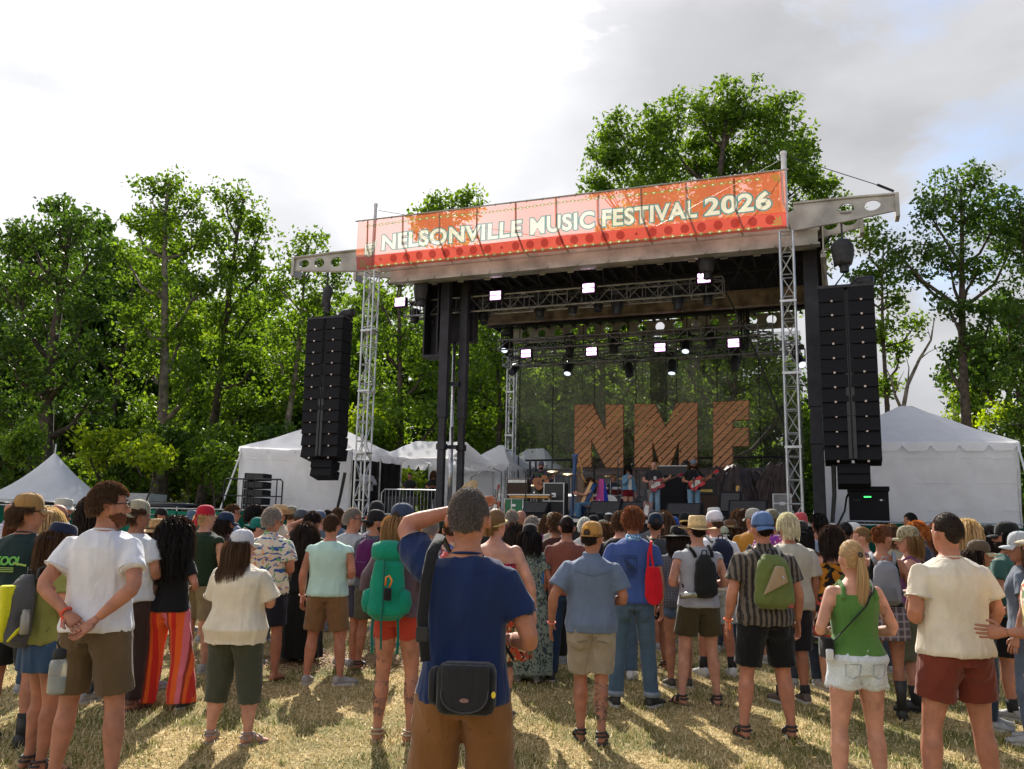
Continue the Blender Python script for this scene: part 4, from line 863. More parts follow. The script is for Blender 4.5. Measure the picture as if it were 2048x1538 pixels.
def hand(b, wrist, d, palm, s, curl=.5, n=6, sc_=1.0, spread=1.0):
    """palm block and five separate bent fingers; d = along the hand, palm = palm normal"""
    d = unit(d); palm = unit(np.array(palm)-d*np.dot(palm, d)); side = np.cross(d, palm)*s   # side towards the thumb
    L_ = .085*sc_
    rg = []
    for t_, wx, wy in ((-.15, .024, .020), (.1, .030, .019), (.45, .040, .017), (.85, .043, .015), (1.02, .036, .011)):
        c_ = wrist+d*L_*t_; rg.append([c_+side*wx*sc_*math.cos(2*PI*j/10)+palm*wy*sc_*math.sin(2*PI*j/10) for j in range(10)])
    b.rings(rg)
    for i, (off, ln, r_) in enumerate(((.031, .070, .0088), (.011, .080, .0092), (-.010, .075, .0088), (-.030, .060, .0078))):
        p = wrist+d*L_*.93+side*off*sc_; dd = unit(d+side*off*2.2*spread); pts = [p-dd*.012]; a = 0
        for k, fr in enumerate((.45, .30, .25)):
            pts.append(pts[-1]+(dd*math.cos(a)+palm*math.sin(a))*ln*fr*sc_+(dd*.012 if k == 0 else 0)); a += curl*(.75+.15*i)*(1 if k == 0 else .9)
        pts.append(pts[-1]+(dd*math.cos(a)+palm*math.sin(a))*.010)
        b.tube(pts, [r_*sc_*1.05, r_*sc_, r_*sc_*.95, r_*sc_*.82, r_*sc_*.45], n)
    p = wrist+d*L_*.28+side*.026*sc_; dd = unit(side*.85+d*.6+palm*.35)
    pts = [p, p+dd*.034*sc_, p+dd*.034*sc_+unit(d*1.0+side*.35+palm*.4)*.030*sc_, p+dd*.034*sc_+unit(d+side*.35+palm*.4)*.030*sc_+unit(d+palm*.5)*.022*sc_]
    b.tube(pts, [.0135*sc_, .0115*sc_, .0095*sc_, .006*sc_], n)
    return wrist+d*L_*.9+palm*.022
HAIRCOL = {'brown': (.085, .045, .022), 'dark': (.022, .013, .010), 'black': (.010, .008, .008), 'salt': (.15, .13, .12), 'crop': (.040, .024, .016), 'blond': (.58, .40, .22), 'platinum': (.66, .56, .42), 'grey': (.30, .27, .25), 'white': (.62, .60, .57), 'red': (.42, .15, .035), 'dblond': (.27, .16, .07), 'auburn': (.17, .06, .025)}
PCOUNT = [0]
TORM = [(.86, .155, .115, .000), (.94, .178, .130, -.008), (1.02, .168, .120, -.002), (1.10, .155, .110, .005), (1.20, .163, .115, .005), (1.30, .178, .122, .002), (1.38, .178, .112, -.004), (1.43, .150, .092, -.008), (1.465, .095, .072, -.008), (1.50, .058, .058, -.004), (1.56, .054, .056, .004)]
TORF = [(.86, .160, .120, .000), (.94, .188, .138, -.012), (1.02, .165, .120, -.004), (1.10, .135, .098, .004), (1.20, .142, .105, .008), (1.30, .158, .118, .010), (1.38, .155, .100, -.002), (1.43, .130, .082, -.008), (1.465, .080, .062, -.008), (1.50, .048, .050, -.004), (1.56, .045, .048, .004)]
def person(px, ytop, D, label, yaw=0.0, sex='m', w=1.0, skin=0, hair=('short', 'brown'), hat=None, top=('tee', (.5, .5, .5)), bottom=('shorts', (.3, .25, .2)), shoes='sneaker', shoecol=(.3, .3, .3),
           arms=('down', 'down'), head=(0, 0), stance=.11, detail=None, footpx=None, face=False, glasses=False, walk=0.0, lod=None, at_pos=None, H=None, tat=None, group='people in the festival crowd', lean=0.0, beard=None, footyaw=(8, 8), curl=(.5, .5), extra=None, zoff=0, seated=False, palms=(None, None), hatH=.0):
    PCOUNT[0] += 1; seed = PCOUNT[0]*13+5
    if at_pos is None and D > 9.55:
        r9 = np.random.default_rng(seed); yaw += R(r9.uniform(-10, 10)); head = (head[0]+r9.uniform(-14, 14), head[1]+r9.uniform(-5, 2)); stance *= r9.uniform(.85, 1.25)
    if at_pos is None:
        P = at(px, ytop, D); X = at(px, 1058, D)[0] if footpx is None else at(footpx, 1400, D)[0]
        X = P[0]; H = P[2]-hatH-zoff
        pos = np.array([X, D, zoff])
    else: pos = np.array(at_pos, float)
    if lod is None: lod = 0 if D < 8 else (1 if D < 11 else 2)
    vox = (.0085, .012, .018)[lod]; K = H/1.75
    root = thing('person', label, 'person', pos, yaw, group); root.scale = (K, K, K)
    tor = TORF if sex == 'f' else TORM
    shx = (.165 if sex == 'f' else .19)*(.5+.5*w); hipx = .088+.02*(w-1)
    sh = {s: np.array([s*shx, -.008, 1.405]) for s in (-1, 1)}
    # head rotation about the top of the neck
    hy, hp = head; RH = rotz(R(hy)) @ rotx(R(hp)); piv = np.array([0, .0, 1.53])
    def hd(p): return (np.asarray(p)-piv) @ RH.T+piv
    joints = {}
    for s, key in ((-1, 0), (1, 1)):
        a = arms[key]; e, wr = POSES[a] if isinstance(a, str) else a
        e = np.array([e[0]*s if isinstance(a, str) else e[0], e[1], e[2]]); wr = np.array([wr[0]*s if isinstance(a, str) else wr[0], wr[1], wr[2]])
        if w > 1.1 and isinstance(a, str) and a in ('down', 'pocket'): e[0] += s*.07*(w-1)*3; wr[0] += s*.08*(w-1)*3
        if a == 'back' and s == 1: wr = wr+np.array([.01, -.035, -.05])
        E_ = sh[s]+unit(e-sh[s])*.285; W_ = E_+unit(wr-E_)*.245; joints[s] = (E_, W_)
    legs = {}
    for s in (-1, 1):
        ph = walk*s; ax_ = s*stance
        legs[s] = (np.array([s*hipx, -.005, .90]), np.array([s*(hipx*.4+stance*.6), .03+max(0, ph)*.25+abs(walk)*.02, .49]), np.array([ax_, ph*.28, .09+(.05*abs(walk) if ph < 0 else 0)]))
    if seated:
        for s in (-1, 1): legs[s] = (np.array([s*hipx, 0, .90]), np.array([s*.16, .40, .93]), np.array([s*.17, .44, .50]))
    # ---- body
    b = MB(); f_ = 1+(w-1)*.9
    def tr(z): return w if z < 1.40 else 1+(w-1)*max(0, (1.5-z)/.1)*.8
    b.rings([ell_ring((0, dy-lean*(z-.9), z), rx*tr(z), ry*tr(z)*(1+(w-1)*.35)) for z, rx, ry, dy in tor])
    hr = [(1.512, .030, .035, .045), (1.53, .050, .062, .030), (1.56, .062, .080, .018), (1.60, .0715, .092, .012), (1.64, .0765, .097, .006), (1.68, .0760, .094, .0), (1.71, .066, .082, -.002), (1.735, .046, .058, -.002), (1.748, .02, .025, -.002)]
    b.rings([[hd(p) for p in ell_ring((0, dy, z), rx, ry, 20, 2.15)] for z, rx, ry, dy in hr])
    nb = MB()
    b.rings([[hd(p) for p in ell_ring((0, y_, z_), rx, ry, 8)] for z_, y_, rx, ry in ((1.585, .118, .015, .010), (1.598, .124, .016, .014), (1.620, .112, .010, .012), (1.640, .100, .008, .010))])
    for s in (-1, 1):
        ec = np.array([s*.078, -.006, 1.615]); b.rings([[hd(ec+np.array([s*dx, .017*q_*math.cos(t_), .031*q_*math.sin(t_)+.1*s*0])) for t_ in np.linspace(0, 2*PI, 10, endpoint=False)] for dx, q_ in ((-.008, .7), (.004, .8), (.014, 1.0), (.020, .9), (.021, .5))])
    fat = 1+(w-1)*.75; ft = 'f' == sex
    for s in (-1, 1):
        E_, W_ = joints[s]; a_ = (.88 if ft else 1.0)*fat
        limb(b, [sh[s]+np.array([-s*.02, 0, -.01]), E_, W_], [(0, .058*a_), (.25, .055*a_), (.6, .047*a_), (.92, .040*a_), (1.08, .041*a_), (1.3, .0425*a_), (1.65, .034*a_), (1.95, .0255*(.4+.6*a_))], 12)
        hp_, kn, an_ = legs[s]; g_ = (1.0 if ft else 1.0)*fat
        limb(b, [hp_, kn, an_], [(0, .092*g_), (.3, .086*g_), (.7, .066*g_), (.95, .055*g_), (1.08, .052*g_), (1.35, .058*g_), (1.6, .048*g_), (1.85, .036*(.3+.7*g_)), (2, .036)], 14)
        cf_ = kn+(an_-kn)*.30+np.array([s*.004, -.020, 0]); ce_ = kn+(an_-kn)*.62+np.array([0, -.006, 0])
        if not seated:
            limb(b, [kn+(an_-kn)*.08+np.array([0, -.008, 0]), cf_, ce_], [(0, .036*g_), (.6, .046*g_), (1.0, .046*g_), (1.5, .040*g_), (2, .030*g_)], 12)
            limb(b, [kn+np.array([0, .022, .03]), kn+np.array([0, .024, -.03])], [(0, .034*g_), (1, .032*g_)], 10)
        fy = R(footyaw[0 if s < 0 else 1])*-s; rf = rotz(fy); up = an_[2]-.09
        b.rings([[an_*np.array([1, 1, 0])+rf @ np.array([q_[0]-0, q_[1], q_[2]+up]) for q_ in ell_ring2] for ell_ring2 in [[(rx*math.cos(t_), y_, zc+rz_*math.sin(t_)) for t_ in np.linspace(0, 2*PI, 12, endpoint=False)] for y_, zc, rx, rz_ in ((-.062, .035, .015, .02), (-.05, .036, .030, .034), (-.02, .045, .034, .043), (.03, .046, .036, .043), (.09, .033, .043, .030), (.14, .022, .045, .018), (.175, .016, .036, .012), (.19, .014, .015, .008))]])
    v, nr, f = remeshed(b, vox, 3)
    # skin under clothes sits a little deeper than the cloth
    if top or bottom:
        ta_ = np.array(tor); z_ = v[:, 2]; rx_ = np.interp(z_, ta_[:, 0], ta_[:, 1])*(w if w > 1 else 1)*1.12+.01; lowz = {'shorts': .60, 'short_shorts': .69, 'hot': .82, 'long_shorts': .52, 'capri': .36, 'skirt': .6, 'mini': .75}.get(bottom[0] if bottom else '', .15); topz = {'tank': 1.30, 'singlet': 1.30, 'strappy': 1.22, 'dress': 1.3}.get(top[0] if top else '', 1.42)
        m_ = (z_ > lowz) & (z_ < topz) & (np.abs(v[:, 0]) < rx_) & (np.abs(v[:, 1]) < .16*w)
        if not seated: v[m_] -= nr[m_]*.013
        sl0 = {'tee': .55, 'loose': .7, 'shirt': .6, 'long': 1, 'jacket': 1, 'hoodie': 1, 'muscle': .15}.get(top[0] if top else '', 0)
        if sl0:
            for s in (-1, 1):
                a_ = sh[s]; e_ = joints[s][0]; t_ = np.clip(((v-a_) @ (e_-a_))/((e_-a_) @ (e_-a_)), -.3, sl0); dd_ = v-(a_+t_[:, None]*(e_-a_)); r_ = np.linalg.norm(dd_, axis=1); m2 = (r_ < .10) & (t_ < sl0-.01) & ~m_ & (v[:, 2] < 1.49) & (np.abs(v[:, 0]) > .07)
                v[m2] -= nr[m2]*.014
    hb = MB()
    grips = {}
    for s in (-1, 1):
        E_, W_ = joints[s]; d = unit(W_-E_); pl = palms[0 if s < 0 else 1]; a = arms[0 if s < 0 else 1]
        if pl is None:
            if a in ('front', 'cross', 'phone', 'mic', 'back'): pl = (-s*.6, -.2 if a != 'back' else -.8, .6 if a != 'back' else .2)
            elif a in ('visor', 'up'): pl = (-s*.3, .2, -1)
            else: pl = (-s, -.15, 0)
        grips[s] = hand(hb, W_+d*.012, d, pl, s if a not in ('back',) else -s, curl[0 if s < 0 else 1], 6 if lod < 2 else 5, .95 if ft else 1.0)
    mats_ = [skin_mat(skin)]
    hv_ = np.array(hb.v); allv = np.concatenate([v, hv_]); faces = [tuple(q) for q in f]+[tuple(i+len(v) for i in q) for q in hb.f]; mi = [0]*len(faces)
    if face or lod < 2:
        fb = MB()
        for s in (-1, 1):
            c_ = hd(np.array([s*.031, .098, 1.640])); fb.cur = 1; fb.lathe([(.002, -.006), (.011, -.003), (.0125, .001), (.007, .004)], c_, 8, ax=RH @ np.array([s*.15, 1, 0])); fb.cur = 2; fb.lathe([(.0055, .002), (.0055, .0055), (.001, .0058)], c_, 8, ax=RH @ np.array([s*.1, 1, 0]))
            fb.cur = 3; fb.rings([[hd(np.array([s*(.031+x_), .104-abs(x_)*.2, 1.662+.004*math.cos(x_*60)+t2]) + 0) for x_ in (-.018, .018)]+[hd(np.array([s*(.031+x_), .094, 1.662+t2])) for x_ in (.018, -.018)] for t2 in (-.003, .003)])
        fb.cur = 4; fb.rings([[hd(np.array([.024*math.cos(t_), y_, 1.566+.008*q_*math.sin(t_)])) for t_ in np.linspace(0, 2*PI, 10, endpoint=False)] for y_, q_ in ((.088, 1), (.106, 1), (.110, .6))])
        off = len(allv); allv = np.concatenate([allv, np.array(fb.v)]); faces += [tuple(i+off for i in q) for q in fb.f]; mi += fb.mi
        mats_ += [pmat('eye_white', (.7, .68, .66), .2, var=0), pmat('iris', (.03, .02, .015), .1, var=0), hair_mat(HAIRCOL[hair[1]] if hair else (.05, .03, .02)), pmat('lip', (.42, .13, .11), .5, var=.05)]
    body = link('body', mesh_np('body', allv, faces, mats_, True, mi), root)
    if tat:   # tattoos: dark line work set in the skin
        for (s, t0, t1, dens_) in tat:
            hp_, kn, an_ = legs[s] if t0 >= 0 else (None,)*3; tb = MB(); rg = np.random.default_rng(seed)
            for i in range(dens_):
                k = t0+(t1-t0)*rg.random(); p = kn+(an_-kn)*(k-1) if k > 1 else hp_+(kn-hp_)*k
                rr = np.interp(k, [0, .3, .7, .95, 1.08, 1.35, 1.6, 1.85, 2], np.array([.092, .086, .066, .055, .052, .058, .048, .036, .036])*fat)*.985
                a0_ = rg.uniform(-2.7, -.4); cr_ = rg.uniform(.004, .012); m_ = 7
                tb.tube([p+np.array([(rr+.0005)*math.cos(a0_+cr_*math.cos(q_)/rr*1.2), (rr+.0005)*math.sin(a0_+cr_*math.cos(q_)/rr*1.2), cr_*1.5*math.sin(q_)]) for q_ in np.linspace(0, rg.uniform(3, 6), m_)], .0022, 4)
            tb.build('tattoo', pmat('tattoo_ink', (.06, .065, .06), .6, 0, .3, 30), root)
    cs = seed
    def cloth(bm, name, mat, vx=None, amp=.004, smooth=3, stretch=(1, 1, .45), k=24):
        v, nr, f = remeshed(bm, vx or vox*1.05, smooth); v = folds(v, nr, amp*(1 if lod < 2 else .8), cs+len(name), stretch, k)
        return link(name, mesh_np(name, v, f, mat, True), root)
    # ---- lower clothing
    hipz = 1.04
    if bottom:
        kind, bc = bottom[0], bottom[1]; bm_ = fabric(bc, *bottom[2:]) if not isinstance(bc, bpy.types.Material) else bc; b = MB()
        hem_ = {'tank': .98, 'muscle': .90, 'tee': .90, 'loose': .86 if w < 1.15 else .82, 'shirt': .87, 'long': .90, 'dress': .95, 'jacket': .98, 'hoodie': .92, 'singlet': 1.0, 'strappy': .97}.get(top[0] if top else '', .9)
        top_z = min(1.06, hem_+.06)
        if kind in ('shorts', 'short_shorts', 'hot', 'long_shorts', 'pants', 'wide', 'jeans', 'capri', 'flare'):
            zend = {'shorts': .55, 'short_shorts': .64, 'hot': .765, 'long_shorts': .47, 'pants': .09, 'wide': .05, 'jeans': .085, 'capri': .32, 'flare': .04}[kind]
            r0 = {'shorts': .112, 'short_shorts': .112, 'hot': .106, 'long_shorts': .115, 'pants': .100, 'wide': .115, 'jeans': .098, 'capri': .112, 'flare': .098}[kind]*fat
            r1 = {'shorts': .104, 'short_shorts': .110, 'hot': .104, 'long_shorts': .10, 'pants': .072, 'wide': .142, 'jeans': .068, 'capri': .082, 'flare': .115}[kind]*(.4+.6*fat)
            rk = {'pants': .080, 'wide': .110, 'jeans': .074, 'capri': .092, 'flare': .072}.get(kind, r1)*(.3+.7*fat)
            b.rings([ell_ring((0, dy-lean*(z-.9), z), rx*tr(z)+.014, ry*tr(z)*(1+(w-1)*.35)+.014) for z, rx, ry, dy in [q_ for q_ in [(.845, tor[0][1], tor[0][2], 0), (.90, tor[0][1]*1.05, tor[0][2]*1.06, -.005), (.95, tor[1][1], tor[1][2], -.008), (1.0, tor[2][1]*1.02, tor[2][2]*1.02, -.003)] if q_[0] < top_z-.01]+[(top_z, np.interp(top_z, [.86, .94, 1.02, 1.1], [t_[1] for t_ in tor[:4]])-.008, np.interp(top_z, [.86, .94, 1.02, 1.1], [t_[2] for t_ in tor[:4]])-.008, -.004)]])
            for s in (-1, 1):
                hp_, kn, an_ = legs[s]; hp2 = hp_+np.array([s*.004, 0, .03])
                if zend > .49 and not seated:
                    t_ = (hp2[2]-zend)/(hp2[2]-kn[2]); e_ = hp2+(kn-hp2)*t_; ps = [hp2, hp2*.5+e_*.5, e_]; rr = [r0, (r0+r1)/2, r1]
                else:
                    t_ = (kn[2]-zend)/(kn[2]-an_[2]) if not seated else .98; e_ = kn+(an_-kn)*t_; ps = [hp2, hp2*.5+kn*.5, kn, (kn+e_)/2, e_]; rr = [r0, (r0+rk)/2*.98, rk, (rk+r1)/2, r1]
                n = 18; b.tube(ps, rr, n)
                if not seated: limb(b, [hp_+np.array([-s*.004, -.040, .0]), hp_+np.array([s*.002, -.026, -.10])], [(0, r0*.86), (1, r0*.84)], 12)
            cloth(b, {'jeans': 'jeans', 'pants': 'trousers', 'wide': 'trousers', 'capri': 'trousers', 'flare': 'jeans'}.get(kind, 'shorts'), bm_, amp=.0042 if kind != 'wide' else .008, stretch=(1, 1, .8) if zend > .4 else (1, 1, .5), k=26)
            if kind in ('shorts', 'short_shorts', 'long_shorts', 'jeans', 'capri') and lod < 2 and not seated and isinstance(bc, tuple):
                from mathutils.bvhtree import BVHTree
                so_m = root.children[-1].data; bv = BVHTree.FromPolygons([q_.co for q_ in so_m.vertices], [tuple(q_.vertices) for q_ in so_m.polygons]); dk = fabric(tuple(x*.5 for x in bc))
                def snap(x_, z_): h_ = bv.ray_cast(Vector((x_, -1, z_)), Vector((0, 1, 0)))[0]; return (x_, (h_.y if h_ else -.14)-.0005, z_)
                b = MB(); b.tube([snap(0, z_) for z_ in np.linspace(top_z-.02, .80, 8)], .0022, 4); b.build('centre_seam', dk, root)
                for s in (-1, 1):
                    P9 = ((.04, .845), (.125, .845), (.122, .76), (.083, .738), (.045, .76), (.04, .845)) if kind == 'jeans' else ((.04, .815), (.12, .805), (.12, .797), (.04, .807), (.04, .815))
                    b = MB(); b.tube([snap(s*x_, z_) for x_, z_ in P9], .0022, 4); b.build('back_pocket', dk, root)
            if kind == 'hot' and bottom[2:3] == ('denim',) and lod < 1:
                from mathutils.bvhtree import BVHTree; so_m = root.children[-1].data; bv = BVHTree.FromPolygons([q_.co for q_ in so_m.vertices], [tuple(q_.vertices) for q_ in so_m.polygons])
                def snap(x_, z_): h_ = bv.ray_cast(Vector((x_, -1, z_)), Vector((0, 1, 0)))[0]; return (x_, (h_.y if h_ else -.14)-.002, z_)
                for s in (-1, 1):
                    pb = MB(); a0_ = -(tor[1][2]*tr(.95)*(1+(w-1)*.35)+.014); pts = [snap(x_*s, z_) for x_, z_ in ((.045, .925), (.09, .927), (.14, .925), (.135, .85), (.09, .828), (.05, .85), (.045, .925))]; pb.tube(pts, .0022, 4); pb.build('pocket_seam', pmat('seam', (.22, .28, .36), .9), root)
        elif kind in ('skirt', 'mini', 'long_skirt'):
            zend = {'skirt': .50, 'mini': .70, 'long_skirt': .08}[kind]; fl_ = {'skirt': 1.25, 'mini': 1.12, 'long_skirt': 1.5}[kind]; n = 40; rg = []
            for k in np.linspace(0, 1, 12):
                z = top_z+(zend-top_z)*k; rx = np.interp(z, [.5, .9, 1.06], [tor[1][1]*fl_, tor[1][1]*1.06, tor[3][1]*1.05])*tr(1.0)+.014; ry = rx*.74
                if z < .5: rx *= 1+.15*(.5-z); ry *= 1+.15*(.5-z)
                rg.append([((rx+.012*k*math.sin(j*2*PI/n*9)*fl_)*math.cos(2*PI*j/n), (ry+.012*k*math.sin(j*2*PI/n*9))*math.sin(2*PI*j/n), z) for j in range(n)])
            b.rings(rg); cloth(b, 'skirt', bm_, amp=.004)
    # ---- top
    kind = None
    if top:
        kind, tc_ = top[0], top[1]; tm = fabric(tc_, *top[2:]); b = MB(); ease = {'tank': .008, 'muscle': .016, 'tee': .020, 'loose': .030, 'shirt': .026, 'long': .024, 'dress': .012, 'jacket': .034, 'hoodie': .03, 'singlet': .006, 'strappy': .006}.get(kind, .02)
        hem = {'tank': .98, 'muscle': .90, 'tee': .90, 'loose': .86, 'shirt': .87, 'long': .90, 'dress': .95, 'jacket': .98, 'hoodie': .92, 'singlet': 1.0, 'strappy': .97, 'crop': 1.06}.get(kind, .9)
        if isinstance(kind, str) and kind == 'loose' and w > 1.15: hem = .82
        zt = {'tank': 1.385, 'strappy': 1.30, 'singlet': 1.37, 'dress': 1.36}.get(kind, 1.478)
        zs = sorted(set([hem, hem+.03]+[t_[0] for t_ in tor if hem+.05 < t_[0] < zt-.02]+[zt])); rg = []
        arr = np.array(tor)
        for z in zs:
            rx = np.interp(z, arr[:, 0], arr[:, 1]); ry = np.interp(z, arr[:, 0], arr[:, 2]); dy = np.interp(z, arr[:, 0], arr[:, 3])
            if kind not in ('tank', 'dress', 'singlet', 'strappy') and z < 1.32: rx = max(rx, rx*.35+arr[6][1]*.62); ry = max(ry, .112)
            hz_ = .014*max(0, 1-(z-hem)/.12) if kind not in ('tank', 'singlet', 'strappy', 'dress') else .006*max(0, 1-(z-hem)/.06)
            rg.append(ell_ring((0, dy-lean*(z-.9), z), hz_+rx*tr(z)+ease*(1.0 if z < 1.44 else .45), hz_+ry*tr(z)*(1+(w-1)*.35)+ease*(1.0 if z < 1.44 else .5), 24))
        b.rings(rg)
        if kind in ('tank', 'singlet', 'dress', 'strappy'):
            sw = {'tank': .030, 'strappy': .007, 'singlet': .03, 'dress': .02}[kind]
            for s in (-1, 1):
                xx_ = s*(shx*.62)
                b.tube([(xx_*1.15, -.105*(.6+.4*w), zt-.03), (xx_, -.085, 1.425), (xx_*.95, -.01, 1.468), (xx_, .06, 1.42), (xx_*1.1, .10, zt-.03)], sw*.6, 8)
        sl_ = {'tee': .62, 'loose': .85, 'shirt': .72, 'long': 1.93, 'jacket': 1.9, 'hoodie': 1.9, 'muscle': .08}.get(kind, 0)
        sr = {'tee': .077, 'loose': .094, 'shirt': .090, 'long': .068, 'jacket': .074, 'hoodie': .072, 'muscle': .080}.get(kind, 0)*(.4+.6*fat)*(.92 if ft else 1)
        if sl_:
            for s in (-1, 1):
                E_, W_ = joints[s]; p0 = sh[s]+np.array([-s*.03, 0, -.008]); seq = [p0, E_, W_]; ts = [0, .25, sl_*.7, sl_] if sl_ < 1.2 else [0, .3, .8, 1.05, 1.4, sl_]
                rs = [sr*.86, sr*.95, sr*.94, sr*.96] if sl_ < 1.2 else [sr*.95, sr, sr*.95, sr*.9, sr*.82, sr*.62]
                ps = []
                for t_ in ts: i = min(int(t_), 1); ps.append(seq[i]+(seq[i+1]-seq[i])*(t_-i))
                b.tube([ps[0]-unit(ps[1]-ps[0])*.03]+ps, [rs[0]*.6]+rs, 16)
        if kind in ('shirt', 'jacket'): b.rings([ell_ring((0, dy_, z_), rx_, ry_, 18) for z_, rx_, ry_, dy_ in ((1.47, .080, .074, -.006), (1.50, .072, .070, -.012), (1.515, .070, .070, -.015))])
        if kind == 'hoodie': b.rings([ell_ring((0, dy_, z_), rx_, ry_, 18) for z_, rx_, ry_, dy_ in ((1.40, .08, .05, -.10), (1.44, .12, .075, -.075), (1.48, .115, .08, -.055), (1.50, .08, .05, -.05))])
        nm = {'tee': 't_shirt', 'loose': 't_shirt', 'shirt': 'shirt', 'tank': 'tank_top', 'muscle': 'sleeveless_shirt', 'long': 'long_sleeved_shirt', 'dress': 'dress_bodice', 'jacket': 'jacket', 'hoodie': 'hooded_jacket', 'singlet': 'tank_top', 'strappy': 'strappy_top'}.get(kind, 'top')
        cloth(b, nm, tm, amp={'tank': .0016, 'singlet': .0016, 'strappy': .001, 'dress': .002, 'muscle': .005}.get(kind, .0075), k=21, stretch=(1, 1, .30), smooth=2)
        if kind in ('tee', 'loose', 'muscle') and lod == 0:
            b = MB(); b.tube([(.064*(.6+.4*w)*math.cos(t_), -.008+.062*math.sin(t_), 1.481+.008*max(0, -math.sin(t_))-.03*max(0, math.sin(t_))) for t_ in np.linspace(0, 2*PI, 26)], .009, 6, sy=.7); b.build('collar', fabric(tuple(x*.9 for x in tc_)), root, True)
            if sl_ > .5:
                for s in (-1, 1):
                    E_, W_ = joints[s]; d_ = unit(E_-sh[s]); p0 = sh[s]+np.array([-s*.03, 0, -.008]); q_ = p0+(E_-p0)*(sl_-.03); a_ = unit(np.cross(d_, [0, 1, .1])); c_ = np.cross(d_, a_); b = MB(); b.tube([q_+(a_*math.cos(t_)+c_*math.sin(t_))*(sr*.965) for t_ in np.linspace(0, 2*PI, 22)], .0035, 5); b.build('sleeve_hem', fabric(tuple(x*.9 for x in tc_)), root, True)
    # ---- shoes
    if shoes and not (lod == 2 and not seated and False):
        sm = pmat('shoe_%d_%d_%d' % tuple(int(c*99) for c in shoecol), shoecol, .6, 0, .15, 12, .2, 40)
        for s in (-1, 1):
            hp_, kn, an_ = legs[s]; rf = rotz(R(footyaw[0 if s < 0 else 1])*-s); up = an_[2]-.09; b = MB(); o_ = an_*np.array([1, 1, 0])
            def pf(x, y, z): return o_+rf @ np.array([x, y, z+up])
            if shoes in ('sneaker', 'boot', 'tallboot'):
                n = 14
                b.rings([[pf(rx*math.cos(t_), y_, zc+rz_*math.sin(t_)*(1 if math.sin(t_) > 0 else .9)) for t_ in np.linspace(0, 2*PI, n, endpoint=False)] for y_, zc, rx, rz_ in ((-.078, .040, .022, .028), (-.066, .045, .038, .045), (-.02, .050, .042, .052), (.03, .050, .043, .050), (.09, .038, .050, .038), (.15, .030, .052, .029), (.19, .026, .042, .024), (.205, .024, .02, .015))])
                tall = {'sneaker': .085, 'boot': .19, 'tallboot': .34}[shoes]; b.tube([pf(0, -.025, .05), pf(0, -.022, tall*.6+.02)+np.array([0, 0, 0]), pf(0, -.02, tall)], [.042, .043, .046 if shoes != 'tallboot' else .056], n)
                e = b.build('shoe' if shoes == 'sneaker' else 'boot', sm, root, True)
                b = MB(); n = 16; out_ = [(.030*math.cos(t_)*(1.75 if True else 1), .058+.150*math.sin(t_)) for t_ in np.linspace(0, 2*PI, n, endpoint=False)]
                b.rings([[pf(x, y, z) for x, y in out_] for z in (.0, .022)]); b.build('sole', pmat('sole_pale', (.45, .45, .43), .7) if shoes == 'sneaker' else M_rubber, e)
            elif shoes == 'sandal':
                n = 20; out_ = [(.050*math.cos(t_), .060+.140*math.sin(t_)) for t_ in np.linspace(0, 2*PI, n, endpoint=False)]
                b.rings([[pf(x, y, z) for x, y in out_] for z in (-.012, .008)])
                for y_, zc, rx, rz_ in ((.10, .030, .050, .034), (.045, .046, .044, .046), (.02, .052, .042, .052)):
                    b.tube([pf(rx*math.cos(t_), y_+.012*math.cos(t_), max(.0, zc+rz_*math.sin(t_))) for t_ in np.linspace(-.3, PI+.3, 12)], .008, 5)
                b.tube([pf(.040*math.cos(t_), -.02+.046*math.sin(t_), .060+.018*math.cos(2*t_)*0) for t_ in np.linspace(-PI*.98, .1, 12)], .009, 5)
                b.tube([pf(.040*math.cos(t_), -.012+.040*math.sin(t_), .088) for t_ in np.linspace(0, 2*PI, 14)], .009, 5)
                b.build('sandal', sm, root, True)
    if isinstance(extra, dict) and extra.get('socks'):
        for s in (-1, 1):
            kn, an_ = legs[s][1], legs[s][2]; b = MB(); z_ = extra['socks']; k = (z_-an_[2])/(kn[2]-an_[2]); b.tube([an_+np.array([0, -.005, -.02]), an_+(kn-an_)*k], [.043*fat, .055*fat if z_ > .2 else .045*fat], 14); b.build('sock', pmat('sock_%d' % int(extra.get('sockcol', .02)*99), (extra.get('sockcol', .02),)*3, .9), root, True)
    # ---- hair
    if hair and hair[0] != 'bald':
        style, hc = hair[0], HAIRCOL[hair[1]]; hl = hair[2] if len(hair) > 2 else None
        hair_mesh(root, style, hc, hl, hd, RH, lod, seed, hat, w, tor)
    if beard:
        b = MB(); b.rings([[hd(p) for p in ell_ring((0, dy, z), rx, ry, 16)] for z, rx, ry, dy in ((1.495, .020, .022, .065), (1.51, .045, .042, .052), (1.535, .060, .068, .038), (1.565, .066, .080, .026), (1.59, .068, .060, .030))])
        v, nr, f = remeshed(b, vox*.8, 2); v = v+nr*RNG.uniform(-.002, .004, len(v))[:, None]; link('beard', mesh_np('beard', v, f, hair_mat(HAIRCOL[beard]), True), root)
    if hat: hat_mesh(root, hat, hd, RH, lod)
    if glasses:
        b = MB()
        for s in (-1, 1): b.lathe([(.004, -.003), (.024, -.002), (.025, .002), (.005, .004)], hd((s*.033, .112, 1.638)), 12, ax=RH @ np.array([s*.25, 1, 0])); b.tube([hd((s*.055, .106, 1.642)), hd((s*.076, .06, 1.642)), hd((s*.084, -.01, 1.632))], .003, 4)
        b.tube([hd((-.012, .115, 1.642)), hd((.012, .115, 1.642))], .003, 4); b.build('sunglasses', pmat('sunglass', (.012, .012, .015), .12, 0, 0), root)
    root['_k'] = 1; del root['_k']
